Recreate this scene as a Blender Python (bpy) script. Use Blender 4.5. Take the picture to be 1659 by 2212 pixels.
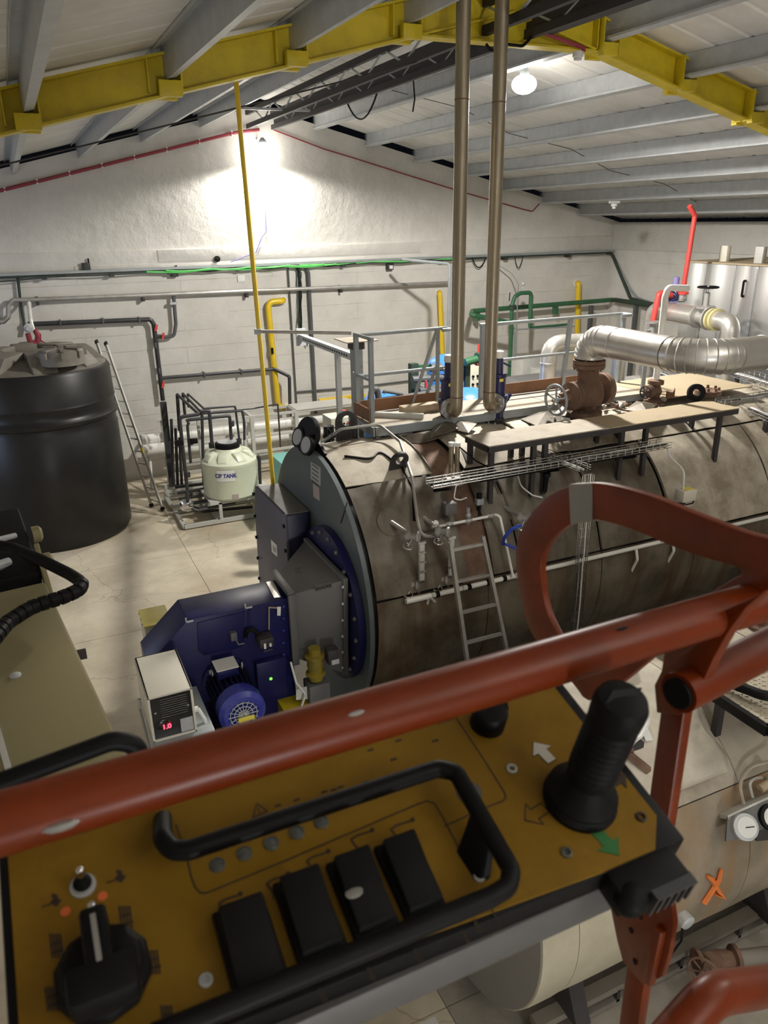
import bpy, bmesh, math, random
import numpy as np
from mathutils import Vector as V, Matrix, Quaternion
for o in list(bpy.data.objects): bpy.data.objects.remove(o, do_unlink=True)
scene = bpy.context.scene
col = scene.collection
PI = math.pi
rnd = random.Random(7)

# ---------------------------------------------------------------- camera
CAM_Z = 5.5
CAM = V((0, 0, CAM_Z))
FPX = 1659.0                                   # focal length in pixels of the 1659 x 2212 frame
yaw, pitch, roll = math.radians(24.646), math.radians(20.864), math.radians(-.9724)
_f = V((math.sin(yaw)*math.cos(pitch), math.cos(yaw)*math.cos(pitch), -math.sin(pitch)))
_r = V((math.cos(yaw), -math.sin(yaw), 0)); _u = _r.cross(_f)
_R = math.cos(roll)*_r + math.sin(roll)*_u; _U = -math.sin(roll)*_r + math.cos(roll)*_u
cam_data = bpy.data.cameras.new('camera'); cam = bpy.data.objects.new('camera', cam_data); col.objects.link(cam)
cam_data.sensor_fit = 'HORIZONTAL'; cam_data.sensor_width = 36.0; cam_data.lens = 36.0*FPX/1659.0
cam_data.clip_start = .05; cam_data.clip_end = 200
cam_data.dof.use_dof = True; cam_data.dof.focus_distance = 9.0; cam_data.dof.aperture_fstop = 13.0
cam.matrix_world = Matrix(((_R.x, _U.x, -_f.x, 0), (_R.y, _U.y, -_f.y, 0), (_R.z, _U.z, -_f.z, CAM_Z), (0, 0, 0, 1)))
scene.camera = cam

# ---------------------------------------------------------------- world, exposure
world = bpy.data.worlds.new('night_world'); scene.world = world; world.use_nodes = True
bg = world.node_tree.nodes['Background']; bg.inputs[0].default_value = (.55, .62, .8, 1); bg.inputs[1].default_value = .006
scene.view_settings.view_transform = 'Standard'; scene.view_settings.look = 'None'
scene.view_settings.gamma = 1.0; scene.view_settings.use_curve_mapping = False
scene.view_settings.exposure = -0.33

# ---------------------------------------------------------------- the hall: measures in metres
WALL_Y = 17.69; RIDGE_X = 5.33; RIGHT_X = 15.2; LEFT_X = -4.54; FRONT_Y = -7.0
FRAME_Y = 8.14
def purlin_z(x): return 7.66 - .25*abs(x - RIDGE_X)      # underside of the purlins
LAMP_WALL = V((5.26, 17.28, 6.96)); LAMP_HALL = V((6.78, 9.95, 7.24))
LAMP_NEAR = V((6.0, .9, 7.05))                # the next lamp of the row, right of the lift and out of the picture
LAMP_REAR = V((2.6, -2.6, 6.6))                # lamp of the row behind the lift
E_WALL, E_HALL, E_NEAR = 600.0, 2650.0, 120.0
def lamp_light(name, loc, energy, size, color, spot=None):
    d = bpy.data.lights.new(name, 'SPOT' if spot else 'POINT'); d.energy = energy; d.color = color; d.shadow_soft_size = size
    if spot: d.spot_size = math.radians(spot); d.spot_blend = .25
    o = bpy.data.objects.new(name, d); col.objects.link(o); o.location = loc
    return o
WARM = (1.0, .962, .89)
lamp_light('wall_lamp_light', LAMP_WALL + V((0, -.02, -.3)), E_WALL, .13, WARM, 165)
for nm, lc, e, up in (('hall_lamp_light', LAMP_HALL, E_HALL, 12.0), ('near_lamp_light', LAMP_NEAR, E_NEAR, 900.0), ('rear_lamp_light', LAMP_REAR, 10.0, 1300.0)):
    lamp_light(nm, lc + V((0, 0, -.26)), e, .14, WARM, 172)
    o = lamp_light(nm + '_roof_fill', lc + V((0, 0, -.26)), up, .14, WARM, 178); o.rotation_euler = (PI, 0, 0)  # added upward spot at each hall lamp to brighten the roof
FLOOD = V((.7, FRONT_Y + .3, 2.1))             # floodlight on the wall behind the lift
fd = bpy.data.lights.new('floodlight', 'AREA'); fd.shape = 'RECTANGLE'; fd.size = .5; fd.size_y = .35; fd.energy = 230.0; fd.color = (.96, .98, 1.0)
fo = bpy.data.objects.new('floodlight', fd); col.objects.link(fo); fo.location = FLOOD + V((0, .03, 0)); fo.rotation_euler = (PI/2, 0, 0)

# ---------------------------------------------------------------- finding points: the sight line through a picture point meets a real plane
def ray(x, y): return _f + _R*((x - 829.5)/FPX) - _U*((y - 1106.0)/FPX)
def at_z(x, y, z): d = ray(x, y); return CAM + d*((z - CAM_Z)/d.z)
def at_y(x, y, Y): d = ray(x, y); return CAM + d*(Y/d.y)
def at_x(x, y, X): d = ray(x, y); return CAM + d*(X/d.x)
def at_plane(x, y, p, n): d = ray(x, y); return CAM + d*((V(p) - CAM).dot(n)/d.dot(n))
def at_cyl(x, y, yc, zc, R):                   # first point on a cylinder lying along X
    d = ray(x, y); a = d.y*d.y + d.z*d.z; b = 2*(d.y*(0 - yc) + d.z*(CAM_Z - zc)); c = yc*yc + (CAM_Z - zc)**2 - R*R
    q = b*b - 4*a*c
    t = (-b - math.sqrt(q))/(2*a) if q > 0 else -b/(2*a)
    return CAM + d*t

# ---------------------------------------------------------------- mesh building
def frame(d):
    d = V(d).normalized(); a = V((0, 0, 1)) if abs(d.z) < .9 else V((1, 0, 0))
    x = a.cross(d).normalized(); return x, d.cross(x).normalized(), d
class B:
    def __init__(s): s.v = []; s.f = []
    def add(s, vs, fs):
        n = len(s.v); s.v += [V(p) for p in vs]; s.f += [[i + n for i in f] for f in fs]; return s
    def box(s, c, d, ax=None):
        c = V(c); x, y, z = ax if ax else (V((1, 0, 0)), V((0, 1, 0)), V((0, 0, 1)))
        x, y, z = x*(d[0]/2), y*(d[1]/2), z*(d[2]/2)
        vs = [c + x*i + y*j + z*k for k in (-1, 1) for j in (-1, 1) for i in (-1, 1)]
        return s.add(vs, [[0, 2, 3, 1], [4, 5, 7, 6], [0, 1, 5, 4], [2, 6, 7, 3], [0, 4, 6, 2], [1, 3, 7, 5]])
    def span(s, a, b): a, b = V(a), V(b); return s.box((a + b)/2, [abs(q) for q in (b - a)])
    def bar(s, a, b, w, h, up=(0, 0, 1)):      # rectangular bar from a to b, w across, h along up
        a, b = V(a), V(b); d = b - a; L = d.length; d.normalize(); x = d.cross(V(up))
        if x.length < 1e-4: x = d.cross(V((1, 0, 0)))
        x.normalize(); z = x.cross(d); return s.box((a + b)/2, (w, L, h), (x, d, z))
    def tube(s, pts, r, n=10, fil=0, caps=True, closed=False):
        pts = [V(p) for p in pts]
        if fil: pts = fillet(pts, fil, closed=closed)
        m = len(pts); rr = r if isinstance(r, (list, tuple)) else [r]*m
        vs = []; prev = None
        for i, p in enumerate(pts):
            a = pts[(i - 1) % m] if (i > 0 or closed) else p; b = pts[(i + 1) % m] if (i < m - 1 or closed) else p
            t = ((p - a).normalized() + (b - p).normalized())
            if t.length < 1e-6: t = b - a
            t.normalize()
            if prev is None: x, y, _ = frame(t)
            else:
                x = prev - t*prev.dot(t)
                if x.length < 1e-5: x = frame(t)[0]
                x.normalize(); y = t.cross(x)
            prev = x
            k = 1.0
            if 0 < i < m - 1: k = 1/max(.6, ((b - p).normalized()).dot(t))
            vs += [p + (x*math.cos(q) + y*math.sin(q))*rr[i]*(k if n < 7 else 1) for q in [2*PI*j/n + PI/n for j in range(n)]]
        fs = []
        for i in range(m - (0 if closed else 1)):
            i2 = (i + 1) % m
            fs += [[i*n + j, i*n + (j + 1) % n, i2*n + (j + 1) % n, i2*n + j] for j in range(n)]
        if caps and not closed: fs += [list(range(n))[::-1], [(m - 1)*n + j for j in range(n)]]
        return s.add(vs, fs)
    def cyl(s, a, b, r, n=16, r2=None): return s.tube([a, b], [r, r if r2 is None else r2], n)
    def lathe(s, o, ax, prof, n=24, caps=True):    # profile of (radius, height) along the axis
        o = V(o); x, y, d = frame(ax); vs = []; fs = []
        for r, h in prof: vs += [o + d*h + (x*math.cos(2*PI*j/n) + y*math.sin(2*PI*j/n))*r for j in range(n)]
        for i in range(len(prof) - 1): fs += [[i*n + j, i*n + (j + 1) % n, (i + 1)*n + (j + 1) % n, (i + 1)*n + j] for j in range(n)]
        if caps: fs += [list(range(n))[::-1], [(len(prof) - 1)*n + j for j in range(n)]]
        return s.add(vs, fs)
    def prism(s, pts, t):                      # polygon swept by the vector t
        pts = [V(p) for p in pts]; t = V(t); n = len(pts)
        return s.add(pts + [p + t for p in pts], [list(range(n))[::-1], list(range(n, 2*n))] + [[i, (i + 1) % n, n + (i + 1) % n, n + i] for i in range(n)])
    def hole_plate(s, outer, inner, t):        # ring plate: two loops with the same count
        o = [V(p) for p in outer]; q = [V(p) for p in inner]; t = V(t); n = len(o); vs = o + q + [p + t for p in o] + [p + t for p in q]; fs = []
        for i in range(n):
            j = (i + 1) % n
            fs += [[i, n + i, n + j, j], [2*n + i, 2*n + j, 3*n + j, 3*n + i], [i, j, 2*n + j, 2*n + i], [n + i, 3*n + i, 3*n + j, n + j]]
        return s.add(vs, fs)
    def ball(s, c, r, sc=(1, 1, 1), n=12):
        c = V(c); vs = [c + V((0, 0, r*sc[2]))]; fs = []; m = n//2
        for i in range(1, m):
            a = PI*i/m
            vs += [c + V((math.sin(a)*math.cos(2*PI*j/n)*r*sc[0], math.sin(a)*math.sin(2*PI*j/n)*r*sc[1], math.cos(a)*r*sc[2])) for j in range(n)]
        vs.append(c - V((0, 0, r*sc[2])))
        for j in range(n): fs.append([0, 1 + j, 1 + (j + 1) % n])
        for i in range(m - 2):
            for j in range(n): fs.append([1 + i*n + j, 1 + (i + 1)*n + j, 1 + (i + 1)*n + (j + 1) % n, 1 + i*n + (j + 1) % n])
        e = len(vs) - 1; k = 1 + (m - 2)*n
        for j in range(n): fs.append([e, k + (j + 1) % n, k + j])
        return s.add(vs, fs)
    def torus(s, c, ax, R, r, n=24, m=8):
        c = V(c); x, y, d = frame(ax)
        return s.tube([c + (x*math.cos(2*PI*i/n) + y*math.sin(2*PI*i/n))*R for i in range(n)], r, m, closed=True)
    def grid(s, rows):                         # rows of points -> quads
        n = len(rows[0]); vs = [p for r in rows for p in r]
        return s.add(vs, [[i*n + j, i*n + j + 1, (i + 1)*n + j + 1, (i + 1)*n + j] for i in range(len(rows) - 1) for j in range(n - 1)])
def fillet(pts, r, k=5, closed=False):
    out = []; m = len(pts)
    for i, p in enumerate(pts):
        if not closed and (i == 0 or i == m - 1): out.append(p); continue
        a, b = pts[i - 1] - p, pts[(i + 1) % m] - p; la, lb = a.length, b.length
        if la < 1e-6 or lb < 1e-6: continue
        a /= la; b /= lb; ang = a.angle(b)
        if ang > PI - .05: out.append(p); continue
        d = min(r/math.tan(ang/2), la*.49, lb*.49); p0, p1 = p + a*d, p + b*d
        for j in range(k + 1):
            u = j/k; out.append(p0*(1 - u)**2 + p*2*u*(1 - u) + p1*u*u)
    return out
ORG = {}
def mk(name, b, mat, parent=None, bevel=0, smooth=35, label=None, kind=None):
    assert max(max(f) for f in b.f) < len(b.v), name
    me = bpy.data.meshes.new(name); org = ORG.get(parent.name, V((0, 0, 0))) if parent else V((0, 0, 0))
    me.from_pydata([tuple(p - org) for p in b.v], [], b.f); me.update()
    bm = bmesh.new(); bm.from_mesh(me); bmesh.ops.recalc_face_normals(bm, faces=bm.faces)
    if bevel:
        es = [e for e in bm.edges if len(e.link_faces) == 2 and e.calc_face_angle(0) > .6]
        bmesh.ops.bevel(bm, geom=es, offset=bevel, segments=2, profile=.5, affect='EDGES', clamp_overlap=True)
    bm.to_mesh(me); bm.free()
    if smooth:
        me.shade_smooth(); me.set_sharp_from_angle(angle=math.radians(smooth))
    me.materials.append(mat)
    o = bpy.data.objects.new(name, me); col.objects.link(o)
    if parent: o.parent = parent; ORG[o.name] = org
    if label: o['label'] = label
    if kind: o['kind'] = kind
    return o
def thing(name, label, cat, loc, group=None):
    o = bpy.data.objects.new(name, None); col.objects.link(o); o.location = loc; o.empty_display_size = .1
    ORG[o.name] = V(loc); o['label'] = label; o['category'] = cat
    if group: o['group'] = group
    return o
def solo(name, b, mat, label, cat, group=None, bevel=0, smooth=35):   # a thing that is one mesh
    lo = V([min(p[i] for p in b.v) for i in range(3)]); hi = V([max(p[i] for p in b.v) for i in range(3)])
    c = V(((lo.x + hi.x)/2, (lo.y + hi.y)/2, lo.z)); b.v = [p - c for p in b.v]
    o = mk(name, b, mat, None, bevel, smooth); o.location = c; ORG[o.name] = c
    o['label'] = label; o['category'] = cat
    if group: o['group'] = group
    return o
def struct(name, b, mat, smooth=35, bevel=0):
    o = mk(name, b, mat, None, bevel, smooth); o['kind'] = 'structure'; return o
def copy_tree(o, delta, label, parent=None):
    c = o.copy(); col.objects.link(c)
    if parent: c.parent = parent
    else: c.location = o.location + V(delta); c['label'] = label
    for ch in [q for q in bpy.data.objects if q.parent == o]: copy_tree(ch, delta, label, c)
    return c
def text_b(s, size, o, right, up, depth=.002, bold=0):
    cu = bpy.data.curves.new('lettering', 'FONT'); cu.body = s; cu.size = size; cu.align_x = 'CENTER'; cu.align_y = 'CENTER'; cu.offset = bold; cu.resolution_u = 3
    ob = bpy.data.objects.new('lettering', cu); col.objects.link(ob); bpy.context.view_layer.update()
    me = ob.evaluated_get(bpy.context.evaluated_depsgraph_get()).to_mesh()
    right = V(right).normalized(); up = V(up).normalized(); n = right.cross(up).normalized(); o = V(o)
    b = B(); b.add([o + right*q.co.x + up*q.co.y + n*depth for q in me.vertices], [list(p.vertices) for p in me.polygons])
    ob.to_mesh_clear(); bpy.data.objects.remove(ob); bpy.data.curves.remove(cu)
    return b

# ---------------------------------------------------------------- materials
def mat(name, c, rough=.5, metal=0, var=.12, scale=4, c2=None, dirt=None, dirt_amt=.5, dirt_scale=2.5, bump=0, bscale=30, emit=0, stretch=(1, 1, 1), coord='Object', spec=.5, trans=0, ior=1.45):
    m = bpy.data.materials.new(name); m.use_nodes = True; N = m.node_tree.nodes; Lk = m.node_tree.links; P = N['Principled BSDF']
    P.inputs['Roughness'].default_value = rough; P.inputs['Metallic'].default_value = metal; P.inputs['Specular IOR Level'].default_value = spec
    if trans: P.inputs['Transmission Weight'].default_value = trans; P.inputs['IOR'].default_value = ior
    tc = N.new('ShaderNodeTexCoord'); mp = N.new('ShaderNodeMapping'); mp.inputs['Scale'].default_value = stretch; Lk.new(tc.outputs[coord], mp.inputs[0])
    nz = N.new('ShaderNodeTexNoise'); nz.inputs['Scale'].default_value = scale; nz.inputs['Detail'].default_value = 6; nz.inputs['Roughness'].default_value = .6; Lk.new(mp.outputs[0], nz.inputs[0])
    cr = N.new('ShaderNodeValToRGB'); cr.color_ramp.elements[0].position = .3; cr.color_ramp.elements[1].position = .72
    a = c2 if c2 else [x*(1 - var) for x in c]; b_ = c if c2 else [min(1, x*(1 + var)) for x in c]
    cr.color_ramp.elements[0].color = (*a, 1); cr.color_ramp.elements[1].color = (*b_, 1); Lk.new(nz.outputs[0], cr.inputs[0]); out = cr.outputs[0]
    if dirt:
        n2 = N.new('ShaderNodeTexNoise'); n2.inputs['Scale'].default_value = dirt_scale; n2.inputs['Detail'].default_value = 8; n2.inputs['Roughness'].default_value = .7; Lk.new(mp.outputs[0], n2.inputs[0])
        r2 = N.new('ShaderNodeValToRGB'); r2.color_ramp.elements[0].position = .48; r2.color_ramp.elements[1].position = .7; r2.color_ramp.elements[1].color = (dirt_amt,)*3 + (1,); r2.color_ramp.elements[0].color = (0, 0, 0, 1); Lk.new(n2.outputs[0], r2.inputs[0])
        mx = N.new('ShaderNodeMix'); mx.data_type = 'RGBA'; Lk.new(r2.outputs[0], mx.inputs[0]); Lk.new(out, mx.inputs[6]); mx.inputs[7].default_value = (*dirt, 1); out = mx.outputs[2]
    Lk.new(out, P.inputs['Base Color'])
    rr = N.new('ShaderNodeMapRange'); rr.inputs[3].default_value = max(.03, rough - .1); rr.inputs[4].default_value = min(1, rough + .12); Lk.new(nz.outputs[0], rr.inputs[0]); Lk.new(rr.outputs[0], P.inputs['Roughness'])
    if bump:
        n3 = N.new('ShaderNodeTexNoise'); n3.inputs['Scale'].default_value = bscale; n3.inputs['Detail'].default_value = 5; Lk.new(mp.outputs[0], n3.inputs[0])
        bp = N.new('ShaderNodeBump'); bp.inputs['Strength'].default_value = bump; bp.inputs['Distance'].default_value = .02; Lk.new(n3.outputs[0], bp.inputs['Height']); Lk.new(bp.outputs[0], P.inputs['Normal'])
    if emit: P.inputs['Emission Color'].default_value = (*c, 1); P.inputs['Emission Strength'].default_value = emit
    return m
M = {}
def dm(k, *a, **kw): M[k] = mat(k, *a, **kw)
dm('galv', (.5, .52, .53), .45, .15, .1, 6, dirt=(.33, .33, .32), dirt_amt=.35)
dm('yellow_steel', (.66, .51, .015), .45, 0, .12, 3, dirt=(.34, .26, .02), dirt_amt=.5)
dm('yellow_pipe', (.75, .52, .03), .32, 0, .08, 3)
dm('dark_steel', (.045, .04, .042), .6, .2, .2, 5)
dm('black', (.006, .006, .0065), .5, 0, .2, 8, spec=.16)
dm('black_rubber', (.006, .006, .0065), .6, 0, .3, 20, bump=.1, spec=.16)
dm('black_pvc', (.035, .036, .04), .38, 0, .15, 6)
dm('grey_pvc', (.09, .095, .1), .4, 0, .12, 6)
dm('tank_black', (.012, .0115, .0115), .38, 0, .15, 1.5, dirt=(.026, .024, .022), dirt_amt=.45, spec=.35)
dm('tank_top', (.17, .155, .13), .6, 0, .2, 3, dirt=(.08, .07, .06), dirt_amt=.6)
dm('steel_pipe', (.42, .41, .39), .4, .5, .15, 6, dirt=(.24, .2, .16), dirt_amt=.4)
dm('stained_pipe', (.33, .28, .2), .36, .6, .2, 2.5, dirt=(.16, .11, .06), dirt_amt=.6, stretch=(3, 3, .5))
dm('alu', (.68, .66, .63), .34, .78, .06, 4, dirt=(.5, .46, .4), dirt_amt=.7)
dm('stainless', (.6, .6, .6), .33, .85, .08, 2.5, dirt=(.45, .43, .4), dirt_amt=.6, stretch=(1, 1, .25))
dm('chrome', (.7, .7, .7), .18, 1, .04)
dm('rail_grey', (.33, .36, .37), .4, .25, .08, 6, dirt=(.2, .2, .2), dirt_amt=.3)
dm('frame_grey', (.55, .55, .52), .5, .1, .08, 5, dirt=(.3, .27, .22), dirt_amt=.4)
dm('rust', (.2, .12, .085), .8, .1, .25, 6, c2=(.13, .07, .045), dirt=(.3, .2, .14), dirt_amt=.7, bump=.25, bscale=40)
dm('rust_plate', (.23, .115, .06), .65, .1, .2, 3, dirt=(.12, .06, .035), dirt_amt=.6)
dm('dusty_plate', (.42, .37, .3), .75, 0, .12, 3, dirt=(.27, .21, .15), dirt_amt=.7, bump=.12, bscale=25)
dm('tan_plate', (.4, .32, .21), .75, 0, .15, 2.5, dirt=(.3, .24, .17), dirt_amt=.7)
dm('green_paint', (.035, .13, .06), .42, 0, .15, 6)
dm('green_dark', (.03, .05, .036), .5, 0, .15, 6)
dm('cable_green', (.12, .6, .13), .45, 0, .1)
dm('red_paint', (.62, .06, .05), .4, 0, .12, 5)
dm('red_dull', (.28, .035, .05), .5, 0, .2, 5)
dm('blue_burner', (.011, .012, .08), .38, 0, .12, 3, dirt=(.024, .024, .06), dirt_amt=.5, spec=.28)
dm('blue_motor', (.03, .04, .33), .3, 0, .1, 4, dirt=(.2, .2, .4), dirt_amt=.4)
dm('blue_dark', (.014, .015, .045), .38, 0, .15, 4)
dm('blue_valve', (.016, .018, .08), .38, 0, .12, 5)
dm('blue_vessel', (.05, .22, .62), .4, 0, .08, 3)
dm('blue_hose', (.02, .06, .4), .4, 0, .1)
dm('lilac', (.22, .2, .42), .45, 0, .1)
dm('disc_slate', (.1, .125, .135), .42, 0, .12, 2, dirt=(.07, .088, .096), dirt_amt=.5)
dm('box_purple', (.1, .095, .125), .5, 0, .12, 2.5)
dm('duct_grey', (.125, .122, .12), .5, .1, .12, 2.5, dirt=(.085, .082, .078), dirt_amt=.5)
dm('cream', (.66, .63, .54), .5, 0, .05, 3)
dm('cream_panel', (.56, .55, .44), .5, 0, .05, 3)
dm('cip_plastic', (.72, .76, .6), .38, 0, .05, 2)
dm('white_pipe', (.8, .79, .75), .35, 0, .05, 3)
dm('white_plastic', (.75, .75, .73), .4, 0, .04)
dm('teal', (.16, .46, .42), .4, 0, .1, 2)
dm('ink_blue', (.02, .03, .25), .5)
dm('white_label', (.8, .8, .78), .5, 0, .04)
dm('grey_label', (.42, .43, .44), .5, 0, .1, 20)
dm('pink_label', (.45, .38, .37), .5, 0, .08)
dm('yellow_bright', (.85, .72, .1), .45, 0, .06)
dm('led_red', (1, .03, .06), .4, emit=6)
dm('led_green', (.25, 1, .1), .4, emit=1.2)
dm('orange_lift_shaded', (.215, .033, .0035), .36, 0, .16, 9, c2=(.135, .018, .0025), dirt=(.06, .016, .005), dirt_amt=.5, dirt_scale=14, stretch=(.22, 1, 1), spec=.28)  # rail orange darkened to stand in for the unseen operator's shadow
dm('orange_bright', (.75, .16, .04), .5, 0, .1)
dm('panel_yellow_shaded', (.235, .13, .012), .5, 0, .1, 7, dirt=(.145, .077, .009), dirt_amt=.5, dirt_scale=9, spec=.18)  # yellow lowered: shade of the unseen operator is in the colour
dm('panel_ink', (.035, .02, .012), .6)
dm('panel_white', (.55, .52, .46), .6)
dm('panel_green', (.02, .14, .03), .6)
dm('button_grey', (.09, .095, .085), .35, 0, .2, 40)
dm('boom_beige', (.28, .24, .125), .45, 0, .06, 3, dirt=(.23, .195, .105), dirt_amt=.4)
dm('tape_grey', (.3, .29, .27), .5, .1, .15, 10)
dm('wood', (.45, .36, .25), .7, 0, .2, 5, stretch=(1, 8, 8), dirt=(.25, .18, .12), dirt_amt=.5)
dm('tarp', (.58, .53, .44), .65, 0, .12, 3, dirt=(.36, .31, .24), dirt_amt=.5, bump=.2, bscale=12)
dm('paper', (.78, .77, .74), .6, 0, .05)
dm('glass_dark', (.012, .013, .014), .12, 0, .1)
dm('gauge_face', (.78, .78, .76), .3, 0, .03)
dm('checker', (.42, .37, .29), .6, .1, .12, 4, dirt=(.28, .22, .16), dirt_amt=.5)
dm('lamp_glow', (1, .96, .88), .4, emit=30)
dm('spray_orange', (.8, .22, .05), .6)
dm('gas_yellow', (.27, .2, .016), .55, 0, .15, 5, dirt=(.07, .055, .025), dirt_amt=.7)
dm('flange_cream', (.6, .54, .28), .5, 0, .1)
dm('lid_yellow', (.72, .62, .2), .5, 0, .06)

# ================================================================ THE HALL
from mathutils import noise as mnoise
def wall_material(name, base, course=.36, rough_top=True, tint=(.42, .37, .3)):
    m = bpy.data.materials.new(name); m.use_nodes = True; N = m.node_tree.nodes; Lk = m.node_tree.links; P = N['Principled BSDF']
    P.inputs['Roughness'].default_value = .52
    g = N.new('ShaderNodeNewGeometry'); sx = N.new('ShaderNodeSeparateXYZ'); Lk.new(g.outputs['Position'], sx.inputs[0])
    ad = N.new('ShaderNodeMath'); ad.operation = 'ADD'; Lk.new(sx.outputs[0], ad.inputs[0]); Lk.new(sx.outputs[1], ad.inputs[1])
    cb = N.new('ShaderNodeCombineXYZ'); Lk.new(ad.outputs[0], cb.inputs[0]); Lk.new(sx.outputs[2], cb.inputs[1])
    br = N.new('ShaderNodeTexBrick'); br.inputs['Scale'].default_value = 1; br.inputs['Brick Width'].default_value = 4.2; br.inputs['Row Height'].default_value = course
    br.inputs['Mortar Size'].default_value = .012; br.inputs['Mortar Smooth'].default_value = .6; Lk.new(cb.outputs[0], br.inputs[0])
    n1 = N.new('ShaderNodeTexNoise'); n1.inputs['Scale'].default_value = .9; n1.inputs['Detail'].default_value = 7; Lk.new(g.outputs['Position'], n1.inputs[0])
    msk = N.new('ShaderNodeMapRange'); msk.inputs[1].default_value = .42; msk.inputs[2].default_value = .62; Lk.new(n1.outputs[0], msk.inputs[0])
    mul = N.new('ShaderNodeMath'); mul.operation = 'MULTIPLY'; Lk.new(br.outputs['Fac'], mul.inputs[0])
    low = N.new('ShaderNodeMapRange'); low.inputs[1].default_value = 4.35; low.inputs[2].default_value = 4.5; low.inputs[3].default_value = .8; low.inputs[4].default_value = 0; Lk.new(sx.outputs[2], low.inputs[0])
    ml = N.new('ShaderNodeMath'); ml.operation = 'MULTIPLY'; Lk.new(msk.outputs[0], ml.inputs[0]); Lk.new(low.outputs[0], ml.inputs[1]); Lk.new(ml.outputs[0], mul.inputs[1])
    n2 = N.new('ShaderNodeTexNoise'); n2.inputs['Scale'].default_value = 5.5; n2.inputs['Detail'].default_value = 8; n2.inputs['Roughness'].default_value = .6; Lk.new(g.outputs['Position'], n2.inputs[0])
    hz = N.new('ShaderNodeMapRange'); hz.inputs[1].default_value = 4.2; hz.inputs[2].default_value = 5.3; hz.inputs[3].default_value = .22; hz.inputs[4].default_value = .75; Lk.new(sx.outputs[2], hz.inputs[0])
    m2 = N.new('ShaderNodeMath'); m2.operation = 'MULTIPLY'; Lk.new(n2.outputs[0], m2.inputs[0]); Lk.new(hz.outputs[0], m2.inputs[1])
    sb = N.new('ShaderNodeMath'); sb.operation = 'SUBTRACT'; Lk.new(m2.outputs[0], sb.inputs[0])
    k = N.new('ShaderNodeMath'); k.operation = 'MULTIPLY'; k.inputs[1].default_value = .55; Lk.new(mul.outputs[0], k.inputs[0]); Lk.new(k.outputs[0], sb.inputs[1])
    bp = N.new('ShaderNodeBump'); bp.inputs['Strength'].default_value = .55; bp.inputs['Distance'].default_value = .05; Lk.new(sb.outputs[0], bp.inputs['Height']); Lk.new(bp.outputs[0], P.inputs['Normal'])
    n3 = N.new('ShaderNodeTexNoise'); n3.inputs['Scale'].default_value = 1.6; n3.inputs['Detail'].default_value = 9; n3.inputs['Roughness'].default_value = .65; Lk.new(g.outputs['Position'], n3.inputs[0])
    cr = N.new('ShaderNodeValToRGB'); cr.color_ramp.elements[0].position = .3; cr.color_ramp.elements[0].color = (*[q*.86 for q in base], 1); cr.color_ramp.elements[1].position = .6; cr.color_ramp.elements[1].color = (*base, 1); Lk.new(n3.outputs[0], cr.inputs[0])
    mx = N.new('ShaderNodeMix'); mx.data_type = 'RGBA'; mx.inputs[7].default_value = (*tint, 1); Lk.new(cr.outputs[0], mx.inputs[6])
    k2 = N.new('ShaderNodeMath'); k2.operation = 'MULTIPLY'; k2.inputs[1].default_value = .2; Lk.new(mul.outputs[0], k2.inputs[0]); Lk.new(k2.outputs[0], mx.inputs[0]); Lk.new(mx.outputs[2], P.inputs['Base Color'])
    return m
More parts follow.
